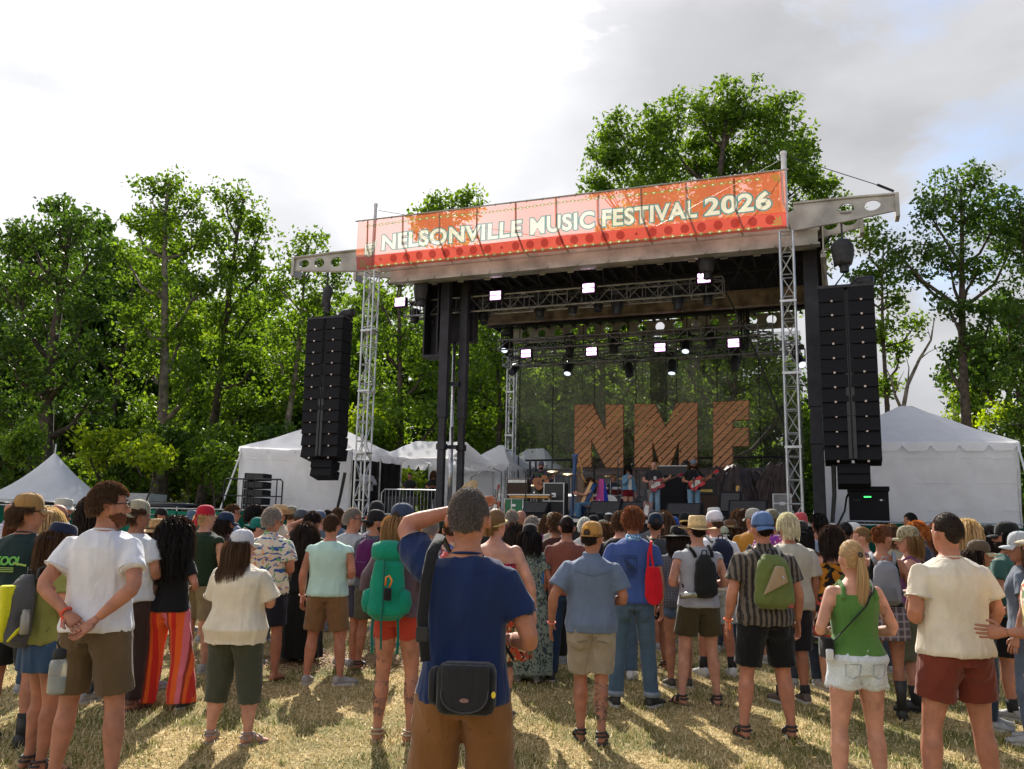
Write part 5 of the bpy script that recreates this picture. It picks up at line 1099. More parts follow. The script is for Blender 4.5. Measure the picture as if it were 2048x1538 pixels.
    return dict(root=root, hd=hd, RH=RH, K=K, joints=joints, legs=legs, pos=pos, yaw=yaw, grip=grips, w=w, lod=lod, fat=fat, tr=tr, tor=tor, ease=.02)
def P_world(p, q):
    """point of the standard figure -> world"""
    return p['pos']+rotz(p['yaw']) @ (np.array(q, float)*p['K'])
def hair_mesh(root, style, col, length, hd, RH, lod, seed, hat, w, tor):
    rg = np.random.default_rng(seed); c0 = np.array([0, .0, 1.640]); rad = np.array([.080, .101, .116])
    curly = style in ('curly', 'afro', 'longcurly', 'curlytop'); vol = {'afro': .035, 'curly': .018, 'curlytop': .014, 'longcurly': .010, 'messy': .010}.get(style, .004)
    # cap following the scalp
    nu, nv_ = (36, 22) if lod < 2 else (22, 14); th = np.linspace(0, PI, nv_); ph = np.linspace(0, 2*PI, nu, endpoint=False)
    T, Ph = np.meshgrid(th, ph, indexing='ij'); d = np.stack([np.sin(T)*np.cos(Ph), np.sin(T)*np.sin(Ph), np.cos(T)], -1).reshape(-1, 3)
    nape = -.62 if style not in ('buzz', 'short', 'messy', 'curlytop') else (-.36 if style == 'buzz' else -.5)
    def scalp(d): # 1 where hair grows
        front = np.clip((d[:, 1]-.10)/.15, 0, 1); line = .40+.10*np.abs(d[:, 0]); ok = np.where(d[:, 1] > .10, d[:, 2] > line-(1-front)*.9, d[:, 2] > nape+.25*np.clip(d[:, 1]+.3, 0, 1)); ear = (np.abs(d[:, 0]) > .74) & (d[:, 2] < .05) & (d[:, 1] > -.5); return ok & ~(ear & (not style in ('long', 'longcurly', 'wavy', 'bob', 'afro')))
    ok = scalp(d); base = {'buzz': 1.012, 'short': 1.015}.get(style, 1.04)
    r_ = np.where(ok, base, .90); lump = 1+(.05 if curly else .018)*np.sin(d[:, 0]*23+seed)*np.sin(d[:, 2]*19+d[:, 1]*17)
    v = c0+d*rad*(r_*lump)[:, None]+np.where(ok, vol*.6, 0)[:, None]*d; v = hd(v)
    f = np.array([(i*nu+j, i*nu+(j+1) % nu, (i+1)*nu+(j+1) % nu, (i+1)*nu+j) for i in range(nv_-1) for j in range(nu)])
    # strands
    n = {0: 5200, 1: 2400, 2: 800}[lod]
    if style == 'buzz': n = n//2
    if hat and style in ('short', 'buzz'): n = n//3
    dd = rg.normal(size=(n*3, 3)); dd /= np.linalg.norm(dd, axis=1)[:, None]; dd = dd[scalp(dd)][:n]
    if hat: dd = dd[dd[:, 2] < .28]
    n = len(dd); L_ = {'buzz': .008, 'short': .017, 'messy': .06, 'curly': .055, 'curlytop': .06, 'afro': .07, 'bun': .05, 'bob': .17, 'long': .34, 'longcurly': .36, 'wavy': .36, 'ponytail': .10, 'mullet': .12}.get(style, .03)
    if length: L_ = length
    seg = 5 if L_ < .08 else 9; p = c0+dd*rad*(base+.0)+dd*vol*.5; nrm = dd*(1/rad); nrm /= np.linalg.norm(nrm, axis=1)[:, None]
    pts = [hd(p)]; cur = hd(p).copy(); nrm = nrm @ RH.T; vel = nrm*.9
    down = np.array([0, 0, -1.0]); tie = None
    if style in ('ponytail', 'bun'): tie = hd(c0+np.array([0, -.125, .02]))
    step = (L_*rg.uniform(.65, 1.1, n)/seg)[:, None]; phs = rg.uniform(0, 1.6, n)+(pts[0][:, 0]*70+np.sin(pts[0][:, 2]*40)*1.5 if not curly else rg.uniform(0, 6.28, n)); back = np.array([0, -1.0, 0]) @ RH.T
    hc_w = hd(c0)
    for k in range(seg):
        if tie is not None:
            to = tie-cur; dist = np.linalg.norm(to, axis=1)[:, None]; vel = to/(dist+1e-6)+nrm*.12*(k == 0); st = np.minimum(np.linalg.norm(tie-hd(p), axis=1)[:, None]/seg, dist)
            cur = cur+vel*st
        else:
            flow = down*(.35+.35*k) if L_ > .08 else down*.55+back*.25
            vel = vel*.5+flow*.5+nrm*(.45 if k == 0 else 0)*(2.2 if curly or style == 'messy' else .6)
            if curly or style in ('wavy', 'longcurly', 'messy'):
                am = .55 if curly else .22; vel = vel+am*np.stack([np.cos(phs+k*1.9), np.sin(phs+k*1.9), .4*np.sin(phs*2+k*2.3)], 1)
            vel /= np.linalg.norm(vel, axis=1)[:, None]+1e-6; cur = cur+vel*step
        # keep outside the head and shoulders
        q = (cur-hc_w) @ RH; e = np.linalg.norm(q/(rad*1.04), axis=1); m_ = (e < 1)
        if m_.any(): cur[m_] = hc_w+((q[m_]/e[m_][:, None]) @ RH.T)
        if L_ > .15:
            z = cur[:, 2]; ry = np.interp(z, [1.0, 1.2, 1.38, 1.43, 1.47, 1.5], [.11, .115, .112, .092, .07, .05])*(1+(w-1)*1.3)+.03; rx = np.interp(z, [1.0, 1.2, 1.38, 1.43, 1.47, 1.5], [.17, .17, .18, .15, .10, .06])*w+.03
            e = np.sqrt((cur[:, 0]/rx)**2+(cur[:, 1]/ry)**2); m_ = (e < 1) & (z < 1.5)
            cur[m_, 1] = -np.sqrt(np.clip(1-(cur[m_, 0]/rx[m_])**2, .05, 1))*ry[m_]
        pts.append(cur.copy())
    pts = np.array(pts)      # seg+1, n, 3
    wd = {0: .0015, 1: .0022, 2: .0042}[lod]*(1.35 if L_ > .15 else 1.0)*(1.25 if curly else 1)
    def ribbons(pts, wd, taper=.35):
        k, n, _ = pts.shape; t_ = np.zeros_like(pts); t_[1:-1] = pts[2:]-pts[:-2]; t_[0] = pts[1]-pts[0]; t_[-1] = pts[-1]-pts[-2]
        sd = np.cross(t_, np.array([0, 1.0, 0])+rg.normal(size=(1, n, 3))*.7); sd /= np.linalg.norm(sd, axis=2)[:, :, None]+1e-9
        ww = (wd*(1-(1-taper)*np.linspace(0, 1, k)**1.5))[:, None, None]; v = np.stack([pts-sd*ww, pts+sd*ww], 2)   # k,n,2,3
        idx = np.arange(k*n*2).reshape(k, n, 2); f = np.stack([idx[:-1, :, 0], idx[:-1, :, 1], idx[1:, :, 1], idx[1:, :, 0]], -1).reshape(-1, 4); return v.reshape(-1, 3), f
    V_, F_ = ribbons(pts, wd); VS = [v, V_]; FS = [f, F_+len(v)]; tot = len(v)+len(V_)
    if style == 'ponytail':
        m_ = {0: 500, 1: 260, 2: 110}[lod]; Lp = length or .34; k = 10; a = rg.uniform(0, 6.28, m_); rr = np.sqrt(rg.random(m_))
        ps = []
        for i in range(k+1):
            t_ = i/k; wid = .010+.034*math.sin(min(1, t_*1.5)*PI*.62); x = rr*np.cos(a)*wid; y = rr*np.sin(a)*wid*.7
            drop = Lp*t_*(.85+.15*rr); yb = -.03*math.sin(min(1, t_*2)*PI/2)+ .055*t_+.01
            ps.append(tie+np.stack([x+.012*math.sin(t_*3), y+yb-.012, -drop], 1))
        V_, F_ = ribbons(np.array(ps), wd*1.0, .3); VS.append(V_); FS.append(F_+tot); tot += len(V_)
        bb = MB(); bb.tube([tie+np.array([.014*math.cos(q), .006*math.sin(q)-.012, .014*math.sin(q)]) for q in np.linspace(0, 6.3, 10)], .006, 5); bb.build('hair_tie', M_black, root, True)
    if style == 'bun':
        m_ = 160; a = rg.uniform(0, 6.28, m_); bc = tie+np.array([0, -.025, 0]); ps = []
        for i in range(9):
            t_ = i/8*5; u_ = np.stack([np.cos(a+t_), .55*np.sin(a*2.3+t_*.5), np.sin(a+t_)], 1); ps.append(bc+u_*.036)
        V_, F_ = ribbons(np.array(ps), .005, 1); VS.append(V_); FS.append(F_+tot); tot += len(V_)
        bb = MB(); bb.lathe([(.004, -.034), (.024, -.026), (.035, 0), (.024, .026), (.004, .034)], bc, 12)
        VS.append(np.array(bb.v)); q4 = np.array([q for q in bb.f if len(q) == 4]); FS.append(q4+tot); tot += len(bb.v)
    link('hair', mesh_np('hair', np.concatenate(VS), np.concatenate(FS), hair_mat(col), True), root)
def hat_mesh(root, hat, hd, RH, lod):
    kind, col = hat[0], hat[1]; back = 'back' in hat[2:]; col2 = hat[2] if len(hat) > 2 and isinstance(hat[2], tuple) else None
    m = fabric(col, *( ('camo', (.10, .09, .05), 2.0, (.35, .33, .22)) if 'camo' in hat else ())); n = 28; c0 = np.array([0, -.002, 1.665])
    sgn = -1 if back else 1; b = MB(); X = {'rx': .0855, 'ry': .105}
    def ring(rx, ry, z, fy=0): return [hd(c0+np.array([rx*math.cos(t_), ry*math.sin(t_)+fy, z])) for t_ in np.linspace(0, 2*PI, n, endpoint=False)]
    if kind == 'cap':
        rg = [ring(X['rx']*q, X['ry']*q, z) for q, z in ((1.0, -.022), (1.02, 0), (1.01, .03), (.94, .062), (.78, .088), (.5, .104), (.2, .110), (.05, .111))]
        if not back: # opening above the strap at the back
            i0 = int(n*.75); 
            for k, dz in ((0, .012), (-1, .006), (1, .006)): rg[0][(i0+k) % n] = rg[0][(i0+k) % n]+RH @ np.array([0, 0, dz])
        b.rings(rg); b.build('cap', m, root, True)
        b = MB(); v0 = []; K_ = 14
        a = np.linspace(PI*.14, PI*.86, K_); rows = []
        for q, dz, ex in ((.96, -.012, 0), (1.0, -.014, .028), (1.0, -.020, .055), (1.0, -.030, .072)):
            rows.append([(X['rx']*q*math.cos(t_)*(1-.15*ex/.07*0), (X['ry']*q*math.sin(t_)+ex*math.sin(t_)**.8), -.006+dz-.35*abs(math.cos(t_))**2*.07*(ex/.07)) for t_ in a])
        tp = [[hd(c0+np.array([p[0], sgn*p[1], p[2]+.004])) for p in r_] for r_ in rows]; bt = [[hd(c0+np.array([p[0], sgn*p[1], p[2]-.001])) for p in r_] for r_ in rows]
        vs = [p for r_ in tp for p in r_]+[p for r_ in bt for p in r_]; fs = []; N_ = 4*K_
        for i in range(3):
            for j in range(K_-1): q = (i*K_+j, i*K_+j+1, (i+1)*K_+j+1, (i+1)*K_+j); fs.append(q); fs.append(tuple(x+N_ for x in q[::-1]))
        for j in range(K_-1): fs.append((3*K_+j, 3*K_+j+1, N_+3*K_+j+1, N_+3*K_+j))
        b.add(vs, fs); b.build('brim', fabric(col2) if col2 else m, root, True)
        if lod < 2:
            b = MB(); b.lathe([(.008, 0), (.006, .005)], hd(c0+np.array([0, 0, .110])), 8, ax=RH @ np.array([0, 0, 1]))
            for k in range(6):
                t_ = k*PI/3+PI/6; b.tube([hd(c0+np.array([X['rx']*q*1.006*math.cos(t_), X['ry']*q*1.006*math.sin(t_), z+.001])) for q, z in ((1.02, 0), (1.01, .03), (.94, .062), (.78, .088), (.5, .104), (.2, .110))], .0013, 4)
            b.build('cap_seam', fabric(tuple(x*.75 for x in col)), root)
            b = MB()
            if not back:
                b.lathe([(.001, -.001), (.030, 0), (.031, .003), (.001, .004)], hd(c0+np.array([0, -X['ry']*1.0, .012])), 12, ax=RH @ np.array([0, -1, .15])); b.build('cap_opening', pmat('opening_dark', (.03, .018, .012), .9), root)
                b = MB(); b.tube([hd(c0+np.array([X['rx']*1.02*math.cos(t_), X['ry']*1.03*math.sin(t_), -.014])) for t_ in np.linspace(PI*1.3, PI*1.7, 8)], .007, 5); b.build('cap_strap', m, root, True)
    elif kind in ('bucket', 'straw', 'widestraw', 'cowboy', 'sunhat', 'fedora'):
        br = {'bucket': .055, 'straw': .095, 'widestraw': .17, 'cowboy': .09, 'sunhat': .13, 'fedora': .07}[kind]; hh = {'bucket': .085, 'straw': .115, 'widestraw': .10, 'cowboy': .12, 'sunhat': .09, 'fedora': .10}[kind]
        dr = {'bucket': -.045, 'straw': -.012, 'widestraw': -.035, 'cowboy': .02, 'sunhat': -.03, 'fedora': -.01}[kind]; rx, ry = .089, .109
        rg = []
        for q, z in ((1.0, -.012), (1.0, .02), (.96, hh*.6), (.90, hh*.9), (.80, hh), (.45, hh*(.93 if kind in ('straw', 'cowboy', 'fedora') else 1.03)), (.05, hh*(.88 if kind in ('straw', 'cowboy', 'fedora') else 1.05))): rg.append(ring(rx*q, ry*q, z))
        b.rings(rg); b.build('hat_crown', hat_straw(col) if 'straw' in kind or kind == 'cowboy' else m, root, True)
        b = MB(); K_ = 40; rows = []
        for side_, dz0 in ((0, .002), (1, -.002)):
            for q in (0, .35, .7, 1):
                rows.append([hd(c0+np.array([(rx+br*q)*math.cos(t_), (ry+br*q)*math.sin(t_), -.010+dr*q+dz0+(abs(math.cos(t_))**2*q*q*{'cowboy': .055, 'straw': .022, 'fedora': .012}.get(kind, 0))+.004*q*math.sin(t_*5+1)])) for t_ in np.linspace(0, 2*PI, K_, endpoint=False)])
        order = rows[:4]+rows[4:][::-1]; b.rings(order, cap=False); b.build('hat_brim', hat_straw(col) if 'straw' in kind or kind == 'cowboy' else m, root, True)
        if kind in ('straw', 'cowboy', 'fedora'):
            b = MB(); b.rings([ring(rx*1.012, ry*1.012, z) for z in (-.004, .018)], cap=False); b.build('hat_band', pmat('hat_band', tuple(x*.55 for x in col), .8), root, True)
    elif kind in ('beanie', 'bandana', 'kippah'):
        lo = {'beanie': -.03, 'bandana': -.015, 'kippah': .07}[kind]
        if kind == 'kippah': rg = [ring(.06, .075, .075), ring(.05, .06, .094), ring(.02, .03, .104)]
        else: rg = [ring(X['rx']*q, X['ry']*q, z) for q, z in ((.99, lo), (1.02, .0), (1.01, .03), (.94, .060), (.78, .084), (.5, .099), (.05, .104))]
        b.rings(rg); b.build('headwear', m, root, True)
        if kind == 'bandana':
            b = MB(); k0 = c0+np.array([0, -.115, -.02]); b.lathe([(.005, -.02), (.018, -.01), (.018, .01), (.005, .02)], hd(k0), 8)
            for s in (-1, 1): b.tube([hd(k0), hd(k0+np.array([s*.02, -.02, -.06])), hd(k0+np.array([s*.035, -.01, -.13]))], [.008, .018, .006], 6, sy=.3)
            b.build('knot', m, root, True)
    elif kind == 'headband':
        b.tube([hd(c0+np.array([X['rx']*1.0*math.cos(t_), X['ry']*1.03*math.sin(t_), -.03+.035*math.sin(t_)])) for t_ in np.linspace(0, 2*PI, 30)], .016, 6, sy=.35); b.build('headband', m, root, True)
def hat_straw(col):
    nm = 'straw_%d' % int(col[0]*100+col[2]*999)
    if nm in MATS: return MATS[nm]
    m = pmat(nm, col, .75, 0, .18, 40, .5, 220); return m
# ================================================================ tents
def frame_tent(A, B, L_, eave, peak, label, group='white tents beside the stage', base=0.0, walls=('front', 'right', 'left', 'back'), dirv=None, ridge=0.0, val=.28):
    """A, B: front corners (x,y); L_: depth along dirv"""
    A = np.array([A[0], A[1]]); B = np.array([B[0], B[1]]); dv = V[:2] if dirv is None else np.array(dirv); Cc = B+dv*L_; Dd = A+dv*L_; M_ = (A+B+Cc+Dd)/4
    t = thing('frame_tent', label, 'tent', (M_[0], M_[1], base), 0, group)
    loc = lambda p, z: (p[0]-M_[0], p[1]-M_[1], z-base); cor = [A, B, Cc, Dd]
    ax = (B-A)/np.linalg.norm(B-A); r0 = M_-ax*ridge/2; r1 = M_+ax*ridge/2
    b = MB(); n = 12
    def tri(P, Q, T1, T2):
        vs = []
        for i in range(n+1):
            k = i/n; a = P+(T1-P)*k; c_ = Q+(T2-Q)*k; z = eave+(peak-eave)*(k**1.08)
            for j in range(n+1): u_ = j/n; p = a+(c_-a)*u_; sag = -.05*math.sin(PI*u_)*(1-k); vs.append(loc(p, z+sag+.015*math.sin(j*2.1+i)))
        return vs, [(i*(n+1)+j, i*(n+1)+j+1, (i+1)*(n+1)+j+1, (i+1)*(n+1)+j) for i in range(n) for j in range(n)]
    for i in range(4):
        P, Q = cor[i], cor[(i+1) % 4]; T1, T2 = (r0, r1) if i == 0 else ((r1, r1) if i == 1 else ((r1, r0) if i == 2 else (r0, r0)))
        b.add(*tri(P, Q, T1, T2))
    b.build('roof', M_tent, t, True)
    for i in range(4):
        P, Q = cor[i], cor[(i+1) % 4]; W_ = np.linalg.norm(Q-P); d = (Q-P)/W_; no = np.array([d[1], -d[0]]); m_ = max(30, int(W_*16)); b = MB(); vs = []
        for row in range(3):
            for j in range(m_+1):
                s_ = j/m_*W_; sc_ = max(0, math.cos(s_/(W_/max(1, round(W_/.85)))*2*PI))**3; z = eave-(0, val*.5, val-.17*sc_)[row]-.05*math.sin(PI*j/m_)*(1 if row == 0 else 1)
                p = P+d*s_+no*(.05+.02*row+.015*math.sin(s_*6)); vs.append(loc(p, z))
        b.add(vs, [(r_*(m_+1)+j, r_*(m_+1)+j+1, (r_+1)*(m_+1)+j+1, (r_+1)*(m_+1)+j) for r_ in range(2) for j in range(m_)]); b.build('valance', M_tent, t, True)
        nm = ('front', 'right', 'back', 'left')[i]
        if nm in walls:
            b = MB(); vs = []; mz = 16
            for r_ in range(mz+1):
                z = eave-.05-(eave-.05-base)*r_/mz
                for j in range(m_+1):
                    s_ = j/m_*W_; crease = .035*math.sin(s_*3.1+z*1.3)+.025*math.sin(s_*6.3+z*2.2+1.5*math.sin(z*2))*math.sin(s_*1.1)+.010*math.sin(s_*17+z*3)+.02*math.exp(-((z-base-(eave-base)*.6)/.03)**2)+.02*math.exp(-((z-base-(eave-base)*.33)/.03)**2); p = P+d*s_-no*(.02+crease); vs.append(loc(p, z))
            b.add(vs, [(r_*(m_+1)+j, r_*(m_+1)+j+1, (r_+1)*(m_+1)+j+1, (r_+1)*(m_+1)+j) for r_ in range(mz) for j in range(m_)]); b.build('side_wall', M_tent, t, True)
    if 'front' in walls:
        for kz in (.22, .52, .80):
            b = MB(); P, Q = A, B; W_ = np.linalg.norm(Q-P); d = (Q-P)/W_; no = np.array([d[1], -d[0]]); z = base+(eave-base)*kz; b.tube([loc(P+d*s_-no*(.005-.012*math.sin(s_*2.3)), z+.012*math.sin(s_*1.7)) for s_ in np.linspace(.03, W_-.03, 30)], .009, 4); b.build('wall_seam', M_tent, t)
    for c_ in cor: b = MB(); p = M_+(c_-M_)*.985; b.tube([loc(p, base), loc(p, eave)], .035, 6); b.build('pole', M_truss, t)
    return t
def box_thing(name, label, cat, c, sz, mat, rz=-AST, group=None, bevel=.01, parts=()):
    t = thing(name, label, cat, c, rz, group); b = MB(); b.bb((-sz[0]/2, -sz[1]/2, 0), (sz[0]/2, sz[1]/2, sz[2])); b.build('body', mat, t, bevel=bevel)
    for nm, bx, m_ in parts:
        b = MB(); b.bb(*bx); b.build(nm, m_, t)
    return t
# left tent and its deck
a = at(481, 893, 29); b2 = at(705, 897, 29); ez = (a[2]+b2[2])/2; pk = at(692, 850, 31)[2]
t = frame_tent(a, b2, 3.6, ez, pk, 'large white frame tent left of the stage behind the left speakers', walls=('front', 'left', 'back'), base=2.0, ridge=.4)
box_thing('wing_deck', 'low black deck carrying the left tent and its rails', 'deck', ((a[0]+b2[0])/2+.8, 31, 0), (8.2, 5.2, 1.98), M_skirt, bevel=0)
c_ = at(850, 912, 32.4); d_ = at(940, 928, 35.5); e1 = at(760, 905, 32)
frame_tent(e1, at(905, 918, 32), 4.2, at(905, 916, 32)[2]+.05, at(800, 882, 34)[2], 'long white tent roof just left of the roof column', walls=('back',), base=2.0, ridge=2.0)
frame_tent(at(925, 935, 35.5), at(1018, 936, 35.0), 3.4, at(1018, 927, 35)[2], at(948, 888, 36.5)[2], 'white pointed tent between the roof column and the rear tower', walls=('back',), base=2.0, ridge=.2)
frame_tent(at(1000, 940, 40), at(1092, 940, 38.5), 3.4, at(1092, 930, 38.5)[2], at(1012, 897, 41)[2], 'furthest white tent roof behind the rear left tower', walls=('front', 'right', 'back'), base=2.0, ridge=1.0)
b_ = box_thing('wing_deck', 'low black deck under the tents behind the left column', 'deck', (-2.2, 36.5, 0), (9.5, 6.5, 1.97), M_skirt, bevel=0)
# right tent
a = at(1634, 882, 26); b2 = at(2034, 880, 25); ez = (a[2]+b2[2])/2
frame_tent(a, b2, 5.2, ez, at(1818, 822, 28)[2]+.15, 'large white tent with closed walls behind the right speakers', base=1.9, dirv=(.35, .937), ridge=.35)
box_thing('wing_deck', 'low black deck under the right tent', 'deck', ((a[0]+b2[0])/2, 28.2, 0), (7.6, 6.2, 1.9), M_skirt, rz=-.14, bevel=0)
for (p0, p1, lb) in (((2034, 884, 25), (2052, 950, 24), 'white guy strap at the right tent corner'), ((1640, 960, 25.6), (1622, 1060, 23.8), 'white guy strap at the left foot of the right tent'), ((484, 900, 29), (440, 1020, 28.4), 'white guy strap at the left tent corner')):
    A_ = at(*p0); B_ = at(*p1); g = thing('guy_strap', lb, 'strap', A_, 0, 'guy straps of the tents'); b = MB(); b.tube([(0, 0, 0), tuple(B_-A_)], .03, 5, sy=.4); b.build('strap', M_wht, g)
# peaked tent far left
ctr = at(100, 1000, 34); ev = at(100, 998, 34)[2]; top = at(100, 905, 34)[2]
pt = thing('peaked_tent', 'white high peaked tent with swooping roof at the far left', 'tent', (ctr[0], 34, 0)); b = MB(); n = 40; rg = []; hw = 3.2
for k in np.linspace(0, 1, 14):
    z = ev-.05+(top-ev)*(k**1.9); r_ = hw*(1-k)+.06; rg.append([(r_*math.copysign(abs(math.cos(t_+.25))**.55, math.cos(t_+.25))*(.80), r_*math.copysign(abs(math.sin(t_+.25))**.55, math.sin(t_+.25))*.80, z-(1-k)**3*.18*abs(math.sin(2*t_+.5))) for t_ in np.linspace(0, 2*PI, n, endpoint=False)])
b.rings(rg, False); b.build('roof', M_tent, pt, True); b = MB(); b.tube([(0, 0, top-.3), (0, 0, top+.35)], .03, 6); b.build('finial', M_wht, pt)
for s in (-1, 1):
    for s2 in (-1, 1): b = MB(); b.tube([(s*2.2, s2*2.2, 0), (s*2.2, s2*2.2, ev-.1)], .05, 6); b.build('leg', M_truss, pt)
# black sheds and trailer under and beside it
box_thing('shed', 'dark low shed under the peaked tent', 'shed', (ctr[0]-2.5, 36.5, 0), (8, 2, 2.35), M_skirt, rz=0)
tr_ = box_thing('white_trailer', 'white box trailer glimpsed between the tree trunks', 'trailer', (at(262, 975, 40)[0], 40, .5), (2.6, 2.0, 2.4), M_wht, rz=0)
# black vehicle with raised glossy bonnet shape behind the fence
vx = at(330, 1000, 31); vh = thing('parked_vehicle', 'glossy black vehicle parked behind the green fence', 'vehicle', (vx[0], 31, 0), R(8)); M_car = pmat('black_car_paint', (.012, .012, .014), .12, .3, .1, 5)
b = MB(); prof = [(-2.3, .5), (2.3, .5), (2.35, 1.15), (1.5, 1.35), (.9, 1.9), (-1.3, 1.98), (-2.25, 1.5)]; b.prism(prof, -.95, .95); b.build('body', M_car, vh, bevel=.12)
b = MB(); b.prism([(.85, 1.40), (1.35, 1.40), (.9, 1.82), (.5, 1.84)], -.96, -.955); b.prism([(-1.9, 1.45), (.4, 1.40), (.45, 1.84), (-1.3, 1.88)], -.96, -.955); b.build('window', pmat('car_glass', (.03, .035, .04), .05, 0, 0), vh)
for x in (-1.5, 1.5):
    for y in (-.9, .9): b = MB(); b.lathe([(.1, -.1), (.36, -.1), (.38, 0), (.36, .1), (.1, .1)], (x, y, .38), 20, ax=(0, 1, 0)); b.build('wheel', M_rubber, vh, True)
cn = thing('canoe', 'black glossy hull lying on the vehicle roof', 'boat', (vx[0], 31, 2.0), R(4)); b = MB(); b.rings([[(x, r_*math.cos(t_), .02+zz+r_*.45*math.sin(t_)) for t_ in np.linspace(0, 2*PI, 14, endpoint=False)] for x, r_, zz in ((-1.3, .05, .2), (-1.0, .28, .17), (-.2, .42, .16), (.7, .36, .17), (1.2, .05, .24))]); b.build('hull', M_car, cn, True)
# green fence
M_green = cloth_trans('green_windscreen', (.010, .085, .060), .35, 0, bump=.3, bscale=2.0)
def fence(pts, label, h=2.05):
    t = thing('mesh_fence', label, 'fence', (pts[0][0], pts[0][1], 0), 0, 'green screened fences'); o = np.array([pts[0][0], pts[0][1]])
    for i in range(len(pts)-1):
        A_, B_ = np.array(pts[i])-o, np.array(pts[i+1])-o; n = 14; vs = []
        for r_ in range(2):
            for j in range(n+1): k = j/n; p = A_+(B_-A_)*k; vs.append((p[0], p[1]-.03-.03*math.sin(k*PI*3), h-.07-.035*math.sin(k*PI*2) if r_ == 0 else .05))
        b = MB(); b.add(vs, [(j, j+1, n+2+j, n+1+j) for j in range(n)]); b.build('screen', M_green, t, True)
        b = MB(); b.tube([(A_[0], A_[1], h), (B_[0], B_[1], h)], .022, 6); b.build('top_rail', M_truss, t)
        b = MB(); b.tube([(A_[0], A_[1], 0), (A_[0], A_[1], h+.05)], .028, 6); b.build('post', M_truss, t)
        b = MB()
        for j in range(16): p = A_+(B_-A_)*(j/16); b.tube([(p[0], p[1]+.01, .1), (p[0], p[1]+.01, h)], .004, 3, False)
        b.build('mesh_wire', M_truss, t)
fence([(-22+i*2.4, 25.6+.10*i) for i in range(8)], 'long green screened fence behind the crowd on the left')
fence([(9.0+i*2.0, 23.2-.12*i) for i in range(6)], 'green screened fence in front of the right tent')
# rails and small speaker stacks on the left wing deck
def guard(px0, px1, Y, y1, label):
    A_ = at(px0, 1018, Y); B_ = at(px1, 1018, Y); z1_ = at(px0, y1, Y)[2]-1.98; t = thing('guard_rail', label, 'rail', (A_[0], Y, 1.98), 0, 'black guard rails on the left deck'); W_ = B_[0]-A_[0]; b = MB()
    b.tube([(0, 0, 0), (0, 0, z1_-.08), (.06, 0, z1_), (W_-.06, 0, z1_), (W_, 0, z1_-.08), (W_, 0, 0)], .025, 6); b.tube([(0, 0, z1_*.5), (W_, 0, z1_*.5)], .022, 6); b.tube([(W_*.8, 0, 0), (W_*.8, 0, z1_)], .02, 6); b.build('rail', M_black, t)
guard(445, 492, 27.8, 957, 'black guard rail left of the small speaker stack'); guard(505, 562, 27.6, 958, 'black guard rail in front of the small speaker stack')
sp_ = at(512, 1018, 28.3)
for i in range(5):
    z0_ = 1.99+i*.26; t = thing('stacked_speaker', ['bottom', 'second', 'middle', 'fourth', 'top'][i]+' black speaker of the small stack by the left tent', 'loudspeaker', (sp_[0], 28.3, z0_), R(-12), 'small speaker stack by the left tent')
    b = MB(); b.prism([(-.36, .0), (.36, .02), (.36, .23), (-.36, .25)], -.25, .25); b.build('box', M_cabinet, t, bevel=.01); b = MB(); b.bb((-.30, -.256, .04), (.30, -.251, .21)); b.build('grille', pmat('grille_grey', (.03, .03, .033), .6), t)
# steel crowd barrier in the tent opening
A_ = at(762, 1015, 30.2); t = thing('crowd_barrier', 'silver steel crowd barrier in front of the tent opening', 'barrier', (A_[0], 30.2, 1.98), R(-4)); b = MB(); W_ = at(892, 1015, 30.2)[0]-A_[0]; b.tube([(0, 0, .1), (0, 0, .82), (.1, 0, .95), (W_-.1, 0, .95), (W_, 0, .82), (W_, 0, .1), (0, 0, .1)], .022, 6)
for i in range(1, 18): b.tube([(W_*i/18, 0, .1), (W_*i/18, 0, .95)], .010, 4, False)
b.build('frame', M_truss, t)
# big subwoofer by the right tent, its cable
sw = at(1748, 1048, 23.6); t = thing('subwoofer', 'large black subwoofer box with a green light beside the right tent', 'loudspeaker', (sw[0], 23.9, 2.0), -AST)
b = MB(); b.bb((-.50, -.45, 0), (.50, .45, .86)); b.bb((-.53, -.47, .87), (.53, .47, 1.0)); b.build('box', M_cabinet, t, bevel=.015); b = MB(); b.bb((-.12, -.456, .70), (.06, -.452, .73)); b.build('green_light', pmat('green_led', (.05, .9, .15), .5, emit=2, var=0), t)
for x in (-.3, .32): b = MB(); b.bb((x-.09, -.456, .60), (x+.09, -.452, .66)); b.build('handle', M_rubber, t)
b = MB(); b.bb((.28, -.461, .61), (.34, -.457, .65)); b.build('tag', M_wht, t)
cb = thing('cable', 'black cable looping from the subwoofer across the tent wall', 'cable', sw+np.array([-.5, .3, .8])); b = MB(); b.tube([(0, 0, .1), (-.14, -.1, -.1), (-.22, -.15, -.45), (-.45, -.2, -.85), (-.85, -.2, -1.0)], .03, 6); b.build('cable', M_rubber, cb)
